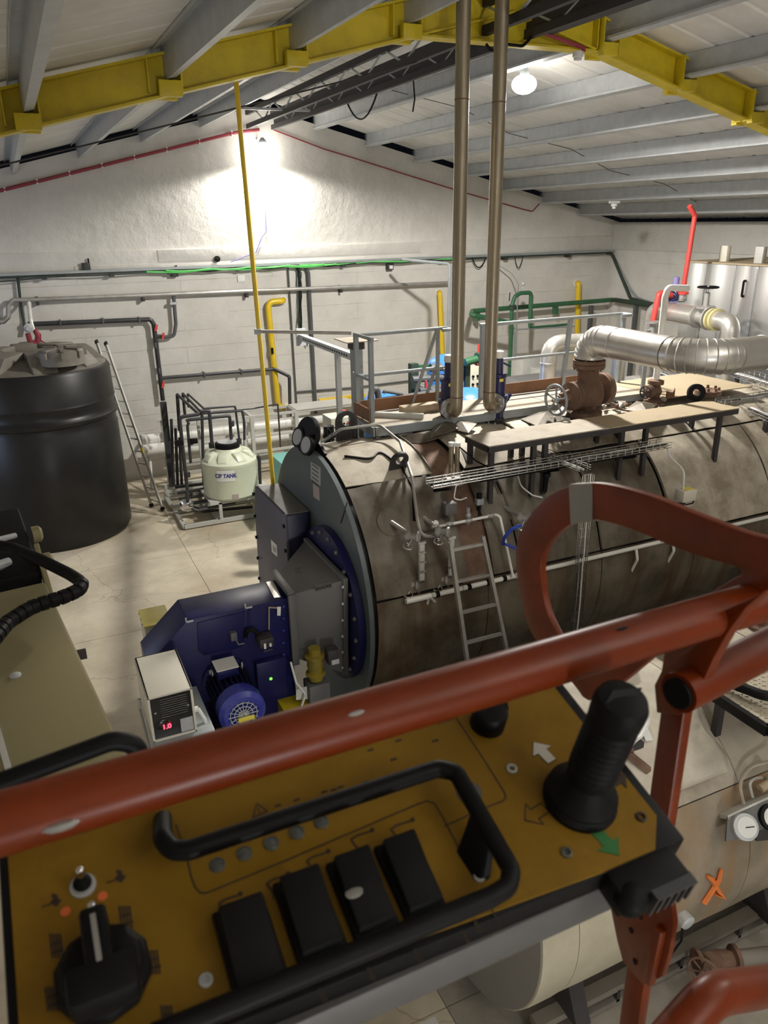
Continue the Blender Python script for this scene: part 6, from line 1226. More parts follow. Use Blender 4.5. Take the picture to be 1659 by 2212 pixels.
# red pipes and lilac safety valve
q0, q1 = at_y(1497, 480, 11.25), at_y(1475, 632, 11.25)
rp = thing('red_vent_pipe', 'bright red vent pipe with a bent top beside the stainless housing', 'pipe', q1)
b = B(); b.tube([at_y(1489, 445, 11.25), at_y(1501, 466, 11.25), q1], .045, 12, fil=.05); mk('pipe', b, M['red_paint'], rp)
b = B(); b.lathe(q1 + V((0, 0, -.03)), (0, 0, 1), [(.11, 0), (.11, .04), (.05, .05)], 18); mk('flange', b, M['red_paint'], rp)
b = B(); b.lathe(V((q1.x, q1.y, 3.95)), (0, 0, 1), [(.06, 0), (.09, .02), (.09, .05), (.05, .06), (.06, .1), (.05, q1.z - 4.12), (.09, q1.z - 4.08), (.09, q1.z - 3.98)], 16); mk('valve_stub', b, M['steel_pipe'], rp)
lsv = thing('lilac_safety_valve', 'faded lilac blue safety valve with red outlet pipe', 'valve', at_y(1455, 660, 11.4))
q = at_y(1457, 640, 11.4); b = B(); b.lathe(q + V((0, 0, -.1)), (0, 0, 1), [(.14, 0), (.14, .05), (.1, .07), (.11, .12), (.08, .14), (.07, .3), (.09, .31), (.06, .33), (.055, .45), (.02, .46)], 18); mk('body', b, M['lilac'], lsv)
b = B(); b.torus(q + V((-.12, -.06, .03)), (1, .3, 0), .09, .025, 20, 8); mk('outlet_flange', b, M['blue_valve'], lsv)
b = B(); b.tube([q + V((-.14, -.06, .03)), at_y(1424, 632, 11.35), at_y(1411, 692, 11.35)], .055, 12, fil=.07); mk('outlet_pipe', b, M['red_paint'], lsv)
b = B(); e_ = at_y(1411, 694, 11.35); b.lathe(e_ + V((0, 0, -.03)), (0, 0, 1), [(.15, 0), (.15, .03), (.06, .05)], 18); b.cyl(V((e_.x, e_.y, 2.4)), e_, .06, 10); mk('tun_dish', b, M['steel_pipe'], lsv)
b = B(); b.cyl(q + V((0, 0, -.35)), q + V((0, 0, -.1)), .05, 12); mk('stub', b, M['steel_pipe'], lsv)
# wire trays running toward the viewer at the right
for k, (a_, c_, lab) in enumerate((((9.4, 9.6, 3.05), (8.4, 6.3, 3.05), 'dusty wire cable tray on the far right running away from the boiler top'), ((9.8, 9.6, 3.3), (8.9, 6.3, 3.3), 'higher dusty wire cable tray at the far right under the lagged pipe'))):
    t = wire_tray('wire_tray', a_, c_, (1, 0, 0), (0, 0, 1), .3, .08, lab, cables=4, step=.12)
    for u in (.12, .5, .88): p = V(a_).lerp(V(c_), u); b = B(); b.bar((p.x, p.y, BZ + math.sqrt(max(0.1, BR**2 - min(1.9, (p.y - BY)**2))) - .1 if abs(p.y - BY) < 1.4 else 0), (p.x, p.y, p.z), .05, .05, (0, 1, 0)); mk('support', b, M['dark_steel'], t, smooth=0)
wire_tray('wire_tray', (7.7, 6.75, 3.3), (9.6, 6.6, 3.35), (0, 1, 0), (0, 0, 1), .15, .05, 'bright wire tray continuing from the right end of the near plank', cables=3)
b = B(); b.bar((10.2, 10.4, 3.45), (9.3, 6.2, 3.45), .18, .06); solo('pipe_channel', b, M['tan_plate'], 'tan steel channel beside the wire trays at the right', 'channel', smooth=0)

# ================================================================ SECOND BOILER IN THE FOREGROUND
CY, CZ, CR, CX = 3.72, 1.25, 1.05, 2.22
def cs(x, th, R=CR): a = math.radians(th); return V((x, CY - R*math.sin(a), CZ + R*math.cos(a)))
def cpx(x, y, R=CR): return at_cyl(x, y, CY, CZ, R)
b2 = thing('old_boiler', 'older rust streaked horizontal boiler in the right foreground', 'boiler', (5, CY, 0))
dm('skid_grime', (.2, .18, .15), .8, 0, .2, 5, dirt=(.1, .085, .07), dirt_amt=.6)
dm('grey_face', (.23, .22, .21), .55, 0, .08, 3)
M['clad_cream'] = clad_material('cream_cladding', (.6, .56, .43), (.5, .46, .35), (.42, .3, .12), .15, .45, .6, .85, 2.0, .4)
M['clad_grime'] = clad_material('grimy_cladding', (.37, .32, .25), (.25, .21, .155), (.4, .2, .06), .25, .45, .47, .68, 2.6, .35)
b = B(); b.lathe((CX, CY, CZ), (1, 0, 0), [(.02, 0), (CR - .01, 0), (CR - .01, .03), (CR - .03, .03), (CR - .03, 7.4), (.1, 7.5)], 72); mk('shell', b, M['grey_face'], b2)
def sheet2(x0, x1, t0, t1, mt, seed, nt=26):
    rows = []
    for i in range(9):
        u = i/8; x = x0 + (x1 - x0)*u
        rows.append([cs(x, t0 + (t1 - t0)*j/nt, CR + .012*mnoise.noise(V((x*1.7 + seed, j*.18, seed)))*min(1, 4*min(u, 1 - u) + .1)) for j in range(nt + 1)])
    b = B(); b.grid(rows); inner = [p - V((0, p.y - CY, p.z - CZ)).normalized()*.01 for p in b.v]; n = len(b.v); fs = list(b.f); b.add(inner, [f[::-1] for f in fs]); W = nt + 1; H = 9
    edge = list(range(W)) + [i*W + W - 1 for i in range(1, H)] + [(H - 1)*W + j for j in range(W - 2, -1, -1)] + [i*W for i in range(H - 2, 0, -1)]
    b.f += [[edge[k], edge[(k + 1) % len(edge)], edge[(k + 1) % len(edge)] + n, edge[k] + n] for k in range(len(edge))]
    mk('cladding_sheet', b, M[mt], b2, smooth=60)
for k, (x0, x1) in enumerate(((CX + .01, 2.5), (2.505, 3.15), (3.155, 3.95), (3.955, 5.2), (5.205, 6.6), (6.605, 9.5))):
    sheet2(x0, x1, -60, 55, 'clad_top', k + 30); sheet2(x0, x1, 55.4, 150, 'clad_cream' if k < 2 else 'clad_grime', k + 40)
# skid channel
for y in (CY - .72, CY + .72):
    b = B(); b.bar((CX + .25, y, .2), (9.3, y, .2), .1, .06); b.bar((CX + .25, y, .06), (9.3, y, .06), .1, .05); mk('skid_channel', b, M['skid_grime'], b2, smooth=0)
    for k in range(11): x = CX + .35 + k*.62; b = B(); b.box((x, y, .12), (.03, .1, .12)); mk('skid_rib', b, M['dark_steel'], b2, smooth=0)
for x in (2.7, 4.6, 6.6, 8.6): b = B(); b.prism([(x, CY - .9, .22), (x, CY + .9, .22), (x, CY + .75, .55), (x, CY - .75, .55)], (.12, 0, 0)); mk('saddle', b, M['dark_steel'], b2, smooth=0)
# orange spray cross
def sx(x, y): return cpx(x, y, CR + .012)
for pts in ([(1528, 1893), (1538, 1900), (1552, 1925), (1560, 1935), (1545, 1932)], [(1558, 1878), (1553, 1900), (1540, 1920), (1520, 1950)]):
    b = B(); P_ = [sx(*q) for q in pts]; b.tube(P_, [.012, .018, .02, .022, .01][:len(P_)], 6); mk('spray_mark', b, M['spray_orange'], b2)
# thermowell pocket
tw = thing('thermo_pocket', 'small round grey sensor housing with cable on the rusty flank', 'sensor', cpx(1470, 1975))
p = cpx(1472, 1978); n_ = V((0, p.y - CY, p.z - CZ)).normalized(); b = B(); b.lathe(p - n_*.01, n_, [(.05, 0), (.055, .02), (.055, .07), (.045, .08), (.02, .085)], 18); mk('housing', b, M['galv'], tw)
b = B(); b.tube([p + n_*.05 + V((-.04, 0, 0)), p + n_*.08 + V((-.06, 0, -.1)), p + n_*.02 + V((-.06, 0, -.3))], .008, 6, fil=.05); mk('cable', b, M['black'], tw)
# gauge board
gb = thing('gauge_board', 'grey bracket plate carrying two round white pressure gauges', 'gauge', cpx(1620, 1770))
gp0 = cpx(1600, 1790) + V((0, -.18, .1)); gn = V((-.25, -.75, .62)).normalized()
def gq(x, y, off=0): return at_plane(x, y, gp0, gn) + gn*off
b = B(); b.prism([gq(*q) for q in ((1568, 1818), (1572, 1765), (1659, 1725), (1760, 1690), (1755, 1745), (1600, 1812))], gn*-.02); pl_ = mk('plate', b, M['duct_grey'], gb, bevel=.004)
b = B(); b.prism([gq(*q) for q in ((1572, 1762), (1600, 1748), (1690, 1708), (1690, 1716), (1610, 1756), (1573, 1770))], gn*-.14); mk('plate_fold', b, M['frame_grey'], gb)
for q in ((1606, 1786), (1664, 1765)):
    c = gq(*q); b = B(); b.lathe(c, gn, [(.085, -.03), (.085, .035), (.075, .04)], 32); g_ = mk('gauge_case', b, M['black'] if q[0] > 1650 else M['galv'], gb); b = B(); b.lathe(c + gn*.036, gn, [(.066, 0), (.066, .008), (.002, .009)], 32); f_ = mk('dial', b, M['gauge_face'], g_); b = B(); x_, y_, z_ = frame(gn); b.bar(c + gn*.047 - x_*.01, c + gn*.047 + x_*.05, .006, .002, gn); mk('needle', b, M['black'], f_)
b = B(); b.bar(gp0 - gn*.02, gp0 - gn*.02 + V((.1, .3, -.1)), .1, .08); mk('arm', b, M['dark_steel'], gb)
hangcable('gauge_hose', [gq(1620, 1740, -.08), gq(1612, 1690, -.1), gq(1640, 1655, -.1), gq(1700, 1640, -.1)], 'thin grey capillary looping above the gauge board', .012, 'dusty_plate', 'hose', .15)
hangcable('gauge_hose', [gq(1640, 1725, -.08), gq(1635, 1690, -.1), gq(1655, 1680, -.1), gq(1700, 1690, -.1)], 'second thin capillary tangled behind the white gauges', .01, 'frame_grey', 'hose', .1)
b = B(); c = gq(1650, 1705, -.05); b.lathe(c, (1, 0, .2), [(.03, 0), (.03, .08), (.05, .09), (.05, .13), (.02, .15)], 12); solo('brass_cock', b, M['tan_plate'], 'small brass cock above the gauge board', 'valve')
# cloth sheet heaped over the front of the drum, with rags
rows = []
for i in range(25):
    u = i/24; r = []
    for j in range(33):
        w = j/32; th = -35 + 85*w; x = 2.55 + 1.35*u
        h = .05 + .035*mnoise.noise(V((x*6, th*.11, 1.5))) + .03*mnoise.noise(V((x*13, th*.25, 4.5))) + .035*max(0, 1 - abs(u - .45)*3)*max(0, 1 - abs(w - .4)*3)
        h = max(.028, h); h = h if 0 < i < 24 and 0 < j < 32 else .018
        r.append(cs(x + .03*math.sin(j*.9), th, CR + h))
    rows.append(r)
b = B(); b.grid(rows); inner = [p - V((0, p.y - CY, p.z - CZ)).normalized()*.012 for p in b.v]; n = len(b.v); fs = list(b.f); b.add(inner, [f[::-1] for f in fs])
W, H = 33, 25; edge = list(range(W)) + [i*W + W - 1 for i in range(1, H)] + [(H - 1)*W + j for j in range(W - 2, -1, -1)] + [i*W for i in range(H - 2, 0, -1)]
b.f += [[edge[k], edge[(k + 1) % len(edge)], edge[(k + 1) % len(edge)] + n, edge[k] + n] for k in range(len(edge))]
solo('plastic_sheet', b, M['tarp'], 'crumpled pale sheet draped over the top of the foreground boiler', 'sheet', smooth=70)
# white ring of pipe and strips on it
def ct(x, y, o=.09): return cpx(x, y, CR + o)
hangcable('white_hoop', [ct(1340, 1470), ct(1375, 1495), ct(1395, 1530), ct(1400, 1560), ct(1385, 1590), ct(1350, 1615)], 'white bent plastic strip lying on the sheet beside the joystick', .016, 'white_plastic', 'strip', .15)
for pts, lab in (([(1390, 1570), (1402, 1600)], 'white offcut lying next to the bent strip'), ([(1355, 1612), (1392, 1572)], 'long white plastic shard on the sheet')):
    b = B(); a_, c_ = ct(*pts[0]), ct(*pts[1]); b.bar(a_, c_, .05, .012); solo('plastic_offcut', b, M['white_plastic'], lab, 'offcut', smooth=0)
b = B(); b.bar(ct(1340, 1615, .1), ct(1402, 1665, .06), .04, .04); b.bar(ct(1350, 1610, .1), ct(1352, 1625, .1), .1, .03); solo('rusty_bracket', b, M['rust'], 'small rusty rod lying on the foreground boiler beside the post', 'rod', smooth=0)
b = B(); c = ct(1368, 1605, .05); b.box(c, (.1, .1, .05)); b.box(c + V((0, 0, .03)), (.06, .06, .02)); solo('socket_box', b, M['dark_steel'], 'small dark square fitting on the sheet', 'fitting', bevel=.006)
b = B(); c = ct(1352, 1450, .07); b.box(c, (.16, .1, .02)); solo('sheet_patch', b, M['frame_grey'], 'small square grey patch on the crumpled sheet', 'patch', smooth=0)
# pale platform plates and checker tray at the right
wpz = thing('top_platform', 'pale dusty plate platform on top of the foreground boiler', 'platform', (4.9, 3.8, 2.3))
for x0, x1 in ((4.1, 4.72), (4.73, 6.4)): b = B(); b.span((x0, 3.42, 2.40), (x1, 4.1, 2.415)); mk('deck_plate', b, M['dusty_plate'], wpz, smooth=0)
for y in (3.44, 4.08): b = B(); b.span((4.1, y - .02, 2.33), (6.4, y + .02, 2.4)); mk('edge_angle', b, M['dark_steel'], wpz, smooth=0)
for x in (4.15, 5.3, 6.3):
    for y in (3.44, 4.08): b = B(); b.bar((x, y, CZ + math.sqrt(CR**2 - (y - CY)**2) - .01), (x, y, 2.35), .04, .04, (0, 1, 0)); mk('leg', b, M['dark_steel'], wpz, smooth=0)
ctr = thing('checker_step', 'checker plate step with black edge frame beside the gauge board', 'step', (4.2, 2.9, 2.3))
b = B(); b.span((3.88, 2.68, 2.43), (5.1, 3.2, 2.45)); pl3 = mk('tread_plate', b, M['checker'], ctr, smooth=0)
b = B()
for i in range(28):
    for j in range(13):
        x, y = 3.91 + i*.042, 2.71 + j*.038; s_ = 1 if (i + j) % 2 else -1; b.box((x, y, 2.4525), (.026, .008, .005), (V((.8, .6*s_, 0)), V((-.6*s_, .8, 0)), V((0, 0, 1))))
mk('checker_studs', b, M['checker'], pl3, smooth=0, kind='stuff')
for a_, c_ in (((3.86, 2.66, 2.44), (3.86, 3.22, 2.44)), ((3.86, 2.66, 2.44), (5.1, 2.66, 2.44)), ((3.86, 3.22, 2.44), (5.1, 3.22, 2.44))): b = B(); b.bar(a_, c_, .04, .07); mk('edge_angle', b, M['black'], ctr, smooth=0)
b = B(); b.tube([(3.95, 3.22, 2.5), (4.05, 2.86, 2.52), (4.3, 2.72, 2.52), (5.0, 2.72, 2.52)], .035, 10, fil=.12); mk('kick_rail', b, M['black'], ctr)
for x in (3.95, 4.9): b = B(); y = 3.1; b.bar((x, y, CZ + math.sqrt(CR**2 - (y - CY)**2) - .01), (x, y, 2.43), .05, .05, (0, 1, 0)); mk('leg', b, M['dark_steel'], ctr, smooth=0)
b = B(); c = at_z(1645, 1335, 2.5); b.lathe((c.x, c.y, 2.415), (0, 0, 1), [(.1, 0), (.1, .03), (.05, .04), (.05, .16), (.1, .17), (.1, .2)], 20); solo('flanged_stub', b, M['rust'], 'rusty flanged pipe stub standing on the pale platform', 'stub')
b = B(); c = at_z(1560, 1395, 2.42); b.cyl(c, c + V((0, 0, .12)), .02, 8); b.ball(c + V((0, 0, .14)), .03); solo('small_tap', b, M['galv'], 'small tap at the left edge of the pale platform', 'tap')
b = B(); 
lt = thing('louvre_bank', 'bank of dark louvre slats on the floor between the two boilers', 'louvre', (5.0, 5.15, 0))
for k in range(8): b = B(); b.bar((4.1, 4.96, .3 + k*.17), (7.0, 4.96, .3 + k*.17), .08, .03, (0, -.4, 1)); mk('slat', b, M['dark_steel'], lt, smooth=0)
for x in (4.1, 5.5, 7.0): b = B(); b.bar((x, 5.0, 0), (x, 5.0, 1.6), .06, .1, (0, 1, 0)); mk('post', b, M['dark_steel'], lt, smooth=0)
# floor valve
fv2 = thing('floor_valve', 'dusty rusty gate valve with handwheel on the floor beside the foreground boiler', 'valve', at_z(1545, 2075, .0))
c = at_z(1548, 2075, .3); ax_ = V((1, -.35, 0)).normalized()
b = B(); b.lathe(c - ax_*.16, ax_, [(.1, 0), (.1, .03), (.06, .04), (.08, .16), (.06, .28), (.1, .29), (.1, .32)], 20); mk('body', b, M['rust'], fv2)
hd3 = V((-.8, -.25, .35)).normalized(); b = B(); b.lathe(c, hd3, [(.07, .03), (.09, .08), (.09, .11), (.04, .12), (.035, .2), (.02, .21), (.012, .3)], 16); mk('bonnet', b, M['rust'], fv2)
b = B(); b.torus(c + hd3*.27, V((-.85, -.5, .2)).normalized(), .1, .01, 26, 6); hw3 = mk('handwheel', b, M['rust'], fv2); x_, y_, z_ = frame(V((-.85, -.5, .2)))
for k in range(3): a = PI*k/3 + .4; d = (x_*math.cos(a) + y_*math.sin(a))*.095; b = B(); b.cyl(c + hd3*.27 - d, c + hd3*.27 + d, .007, 6); mk('spoke', b, M['rust'], hw3)
b = B(); b.cyl((c.x, c.y, 0), (c.x, c.y, c.z), .05, 12); b.cyl(c + ax_*.16, c + ax_*.9, .06, 14); mk('pipe', b, M['skid_grime'], fv2)
# white panel edge glimpsed at the bottom
b = B(); c = at_z(925, 2200, .6); b.box((c.x - .2, c.y - .25, .3), (.5, .5, .6)); solo('white_bin', b, M['white_plastic'], 'corner of a white box on the floor under the control panel', 'box', bevel=.01)

# ================================================================ BOOM LIFT BASKET
OR = M['orange_lift_shaded']
bk = thing('lift_basket', 'orange painted guard rails and posts of the boom lift basket', 'basket', (.3, 0, 4.0))
RY, RZ, RR = .50, 5.11, .0225
b = B(); b.tube([(-.55, RY, RZ), (.78, RY, RZ), (.86, RY - .08, RZ), (.86, -.9, RZ)], RR, 20, fil=.06); mk('top_rail', b, OR, bk)
b = B(); b.tube([(-.55, RY, RZ), (-.62, RY - .07, RZ), (-.62, -.9, RZ), (.86, -.9, RZ)], RR, 16, fil=.06); mk('top_rail', b, OR, bk)
# hoop plate in the plane of the basket side
HPX = .655
def hp_(x, y, dx=0): return at_x(x, y, HPX) + V((dx, 0, 0))
outer = [(1150, 1372), (1125, 1290), (1113, 1215), (1120, 1160), (1150, 1105), (1195, 1065), (1250, 1046), (1310, 1046), (1400, 1070), (1500, 1110), (1600, 1148), (1690, 1180), (1705, 1262), (1640, 1285), (1560, 1318), (1440, 1395), (1290, 1510), (1235, 1475)]
inner = [(1190, 1345), (1172, 1285), (1167, 1220), (1178, 1185), (1198, 1158), (1222, 1138), (1255, 1125), (1300, 1125), (1380, 1150), (1450, 1180), (1520, 1205), (1590, 1225), (1600, 1240), (1575, 1255), (1520, 1290), (1420, 1360), (1280, 1455), (1235, 1420)]
def smooth_loop(L, k=4):
    out = []; n = len(L)
    for i in range(n):
        p0, p1, p2, p3 = [V((*L[(i + j) % n], 0)) for j in (-1, 0, 1, 2)]
        for m in range(k):
            t = m/k; q = .5*((2*p1) + (p2 - p0)*t + (2*p0 - 5*p1 + 4*p2 - p3)*t*t + (3*p1 - p0 - 3*p2 + p3)*t**3); out.append((q.x, q.y))
    return out
b = B(); b.hole_plate([hp_(*q) for q in smooth_loop(outer)], [hp_(*q) for q in smooth_loop(inner)], (.012, 0, 0)); mk('side_hoop', b, OR, bk, bevel=.002)
b = B(); b.hole_plate([hp_(*q, -.001) for q in ((1232, 1046), (1278, 1044), (1280, 1127), (1235, 1132))], [hp_(*q, -.001) for q in ((1250, 1080), (1262, 1080), (1262, 1100), (1250, 1100))], (.014, 0, 0)); b.prism([hp_(*q, -.0012) for q in ((1230, 1047), (1280, 1045), (1281, 1124), (1234, 1131))], (.0008, 0, 0)); mk('grey_tape', b, M['tape_grey'], bk, smooth=0)
# gusset and post
GX = .60
def gx_(x, y, dx=0): return at_x(x, y, GX) + V((dx, 0, 0))
gpoly = [(1440, 1378), (1530, 1335), (1625, 1290), (1655, 1275), (1610, 1315), (1570, 1370), (1540, 1425), (1518, 1475), (1512, 1500), (1500, 1522), (1478, 1540), (1464, 1545), (1418, 1540), (1413, 1480), (1428, 1450)]
b = B(); b.prism([gx_(*q) for q in gpoly], (.014, 0, 0)); mk('gusset_plate', b, OR, bk, bevel=.0015)
pa, pb_ = gx_(1437, 1560), gx_(1437, 1560); pa = V((GX + .006, pa.y, 5.02)); 
ya, yb2 = at_x(1462, 1620, GX).y, at_x(1412, 1620, GX).y; b = B(); b.span((GX + .002, ya, 4.03), (GX + .018, yb2, pa.z - .03)); mk('post', b, OR, bk, bevel=.003)
b = B(); b.prism([at_x(x, y, GX - .012) for x, y in ((1318, 1960), (1332, 2030), (1345, 2078), (1390, 2130), (1430, 2110), (1445, 2060), (1455, 1995), (1448, 1945))], (.008, 0, 0)); mk('bracket_plate', b, OR, bk, bevel=.0015)
b = B(); b.bar(at_x(1427, 2005, GX - .016), at_x(1402, 2122, GX - .016), .012, .012, (1, 0, 0)); mk('bracket_rib', b, OR, bk, bevel=.002)
for q in ((1382, 1980), (1362, 2010), (1370, 2078)):
    c = at_x(*q, GX - .013); b = B(); b.cyl(c, c + V((.002, 0, 0)), .004, 8); mk('bolt_hole', b, M['black'], bk)
# side tube with black end cap
c0 = at_x(1466, 1497, GX - .022); dd = V((.99, .14, .0)).normalized()
b = B(); b.tube([c0, c0 + dd*.9], RR, 20); st_ = mk('side_tube', b, OR, bk)
b = B(); b.lathe(c0 - dd*.004, dd, [(.002, 0), (.017, .0), (.0175, .004), (.0175, .02)], 24); mk('end_cap', b, M['black'], st_)
# lower rail
l0, l1, l2 = CAM + ray(1430, 2270)*.80, CAM + ray(1535, 2148)*.84, CAM + ray(1720, 2120)*.98
b = B(); b.tube([l0 + (l0 - l1)*2, l0, l1, l2, l2 + (l2 - l1)*2], RR, 18, fil=.06); mk('lower_rail', b, OR, bk)
b = B(); b.span((-.6, -.9, 4.0), (.85, .42, 4.03)); mk('basket_floor', b, M['checker'], bk)
for x, y in ((-.6, .4), (-.6, -.88), (.84, -.88)): b = B(); b.bar((x, y, 4.0), (x, y, RZ), .04, .04, (0, 1, 0)); mk('post', b, OR, bk, bevel=.003)
for s_ in (-.1, .2, .5): b = B(); b.bar((-.55, .41, 4.05 + .1 + s_*.0), (.58, .41, 4.15), .03, .12); 
mk('toe_board', b, OR, bk)
# paint chips on the rail
for q in ((131, 1774), (772, 1538), (1362, 1322)):
    d = ray(*q); t0_ = (RY - RR*.75)/d.y; p = CAM + d*t0_
    # nearest point on the rail surface
    v_ = V((0, p.y - RY, p.z - RZ)).normalized(); p = V((p.x, RY, RZ)) + v_*RR
    b = B(); b.ball(p, .006 if q[0] < 300 else .0035, (2.2, .6, .6), 8); mk('paint_chip', b, M['tape_grey' if q[0] < 1000 else 'black'], bk)
# grey box section under the control box
# ---------------------------------------------------------------- control box
PA = V((.5, .62, 5.0)); PN = V((0, -.275, .962)).normalized(); PU = V((1, 0, 0)); PV = PN.cross(PU).normalized()
def pp(x, y, o=0): return at_plane(x, y, PA + PN*o, PN)
cbx = thing('lift_control_box', 'yellow boom lift control panel with joystick, switches and black rim', 'control panel', (.2, .5, 4.9))
xl, xr = -.092, .5; vT = PA; 
def pw(u, v, o=0): return V((u, 0, 0)) + V((0, PA.y, PA.z)) + PV*v + PN*o       # u = metres along X, v = metres up the panel from its top edge
v0 = .075; v1 = -.225
rim = [pw(xl, .008, -.002), pp(1200, 1455, -.002), pp(1482, 1812, -.002), pp(1425, 1840, -.002), pw(xl, (pp(480, 2212) - V((0, PA.y, PA.z))).dot(PV), -.002)]
b = B(); b.prism(rim, -PN*.05); mk('box_body', b, M['black'], cbx, bevel=.003)
plate = [pw(xl + .008, .003), pp(1182, 1466), pp(1418, 1763), pp(1415, 1835), pp(1300, 1885), pp(470, 2185), pw(xl + .008, (pp(470, 2185) - V((0, PA.y, PA.z))).dot(PV))]
b = B(); b.prism([p - PN*.0015 for p in plate], PN*.0025); mk('face_plate', b, M['panel_yellow_shaded'], cbx, smooth=0)
# silver channel below the front edge
e0, e1_ = pp(440, 2235, -.02), pp(1335, 1955, -.012)
b = B(); b.bar(V((-.1, e0.y - .004, e0.z - .03)), V((.44, e0.y - .004, e0.z - .03)), .02, .035); mk('front_channel', b, M['duct_grey'], cbx, bevel=.002)
b = B(); b.bar(V((-.1, e0.y + .02, e0.z - .062)), V((.44, e0.y + .02, e0.z - .062)), .02, .03); mk('tray_lip', b, M['duct_grey'], cbx, bevel=.002)
# finned black corner block
ka, kz = pp(1338, 1925, 0), pp(1474, 1858, 0); kc_ = (ka + kz)/2; kl = (kz.x - ka.x)
b = B(); b.box(kc_ + PV*.004 - PN*.016, (kl, .03, .03), (PU, PV, PN)); kb = mk('corner_block', b, M['black'], cbx, bevel=.003)
for k in range(6): b = B(); b.box(kc_ + PU*(kl*(-.1 + .115*k)) - PV*.0145 - PN*.018, (.003, .012, .026), (PU, PV, PN)); mk('fin', b, M['black_pvc'], kb, smooth=0)
b = B(); b.box(kc_ + PU*kl*.2 - PV*.0145 - PN*.004, (kl*.62, .012, .003), (PU, PV, PN)); mk('fin', b, M['black_pvc'], kb, smooth=0)
b = B(); b.ball(ka + PU*.012 - PV*.006 - PN*.012, .017, (1, .9, .9), 14); mk('cable_boot', b, M['black_rubber'], kb)
# white edge lines
def line(pts, w=.0013, m='panel_ink', nm='printed_line', closed=False):
    P_ = [pp(*q, .0012) for q in pts]; b = B()
    for a_, c_ in zip(P_[:-1], P_[1:]): b.bar(a_, c_, w, .0006, PN)
    return mk(nm, b, M[m], cbx, smooth=0)
line([(380, 1780), (404, 1850), (412, 1890), (421, 1915), (432, 1928), (446, 1929), (600, 1866), (900, 1738), (922, 1730), (938, 1735), (955, 1762), (995, 1840)])
line([(985, 1550), (1040, 1632), (1090, 1712), (1093, 1724), (1084, 1731), (1040, 1748), (960, 1785)])
line([(1045, 1918), (1052, 1945)]); line([(1062, 1965), (1085, 2008)])
for i, (dx, dy) in enumerate(((0, 0), (103, -43), (190, -92), (285, -138), (372, -160))):   # switch symbols
    line([(488 + dx, 1985 + dy), (488 + dx, 1972 + dy), (473 + dx, 1952 + dy), (485 + dx, 1943 + dy), (520 + dx, 1932 + dy)], .0016)
    c = pp(519 + dx, 1931 + dy, .001); b = B(); b.lathe(c, PN, [(.0022, 0), (.0022, .0006), (.0002, .0007)], 10); mk('printed_dot', b, M['panel_ink'], cbx)
for q in ((1025, 1985), (1000, 2010), (895, 2050), (795, 2090), (690, 2135)): line([q, (q[0] + 8, q[1] + 25)], .0022); line([(q[0] + 8, q[1] + 25), (q[0] + 16, q[1] + 22)], .003)
for q in ((700, 1710), (720, 1706), (735, 1700), (640, 1728), (600, 1740), (790, 1690), (845, 1674), (860, 1600), (800, 1620), (850, 1640), (940, 1600)): line([(q[0] - 6, q[1] + 2), (q[0] + 7, q[1] - 2)], .0022)
for q in ((470, 1828), (520, 1815)): line([(q[0] - 10, q[1] + 3), (q[0] + 10, q[1] - 3)], .002)
lt_ = pp(962, 1557, .0015); mk('lettering', text_b('START', .0075, lt_, PU, PV, .0002, .0001), M['panel_ink'], cbx, smooth=0)
# warning triangle
line([(546, 1766), (555, 1736), (578, 1752), (546, 1766)], .0012); line([(558, 1745), (560, 1756)], .0012)
# small pictograms on the left
for q in ((115, 1945), (255, 1893)): line([(q[0] - 25, q[1] + 14), (q[0], q[1] + 6)], .001); line([(q[0], q[1] + 10), (q[0] + 10, q[1] - 4)], .007, nm='pictogram'); line([(q[0] - 3, q[1] - 12), (q[0] + 8, q[1] - 6)], .003, nm='pictogram')
for q in ((120, 2045), (270, 1985), (330, 2080), (110, 2160), (360, 2200)):
    for k in range(4): line([(q[0] - 12 + k*7, q[1] - 28), (q[0] - 6 + k*7, q[1] + 24)], .0015, nm='pictogram')
    line([(q[0] - 12, q[1] - 4), (q[0] + 14, q[1] - 12)], .0015, nm='pictogram'); line([(q[0] - 8, q[1] + 14), (q[0] + 18, q[1] + 6)], .0018, nm='pictogram')
for q in ((142, 1970), (222, 1936)): c = pp(*q, .0012); b = B(); b.lathe(c, PN, [(.004, 0), (.004, .0008), (.0002, .001)], 14); mk('indicator_spot', b, M['orange_bright'], cbx)
# arrows
def arrow(c, ang, size, m, nm='arrow', outline=False):
    o = pp(*c, .0012); sh = [(-.5, -.22), (0.05, -.22), (.05, -.5), (.55, 0), (.05, .5), (.05, .22), (-.5, .22)]
    pts = [o + (PU*(a*math.cos(ang) - d*math.sin(ang)) + PV*(a*math.sin(ang) + d*math.cos(ang)))*size for a, d in sh]
    b = B()
    if outline:
        for a_, c_ in zip(pts, pts[1:] + pts[:1]): b.bar(a_, c_, .0012, .0006, PN)
    else: b.prism(pts, PN*.0006)
    mk(nm, b, M[m], cbx, smooth=0)
arrow((1173, 1625), math.radians(100), .026, 'panel_white'); arrow((1173, 1625), math.radians(100), .0265, 'panel_ink', outline=True)
arrow((1157, 1757), math.radians(190), .026, 'panel_ink', outline=True)
arrow((1311, 1820), math.radians(-80), .028, 'panel_green'); arrow((1333, 1685), math.radians(10), .024, 'panel_ink')
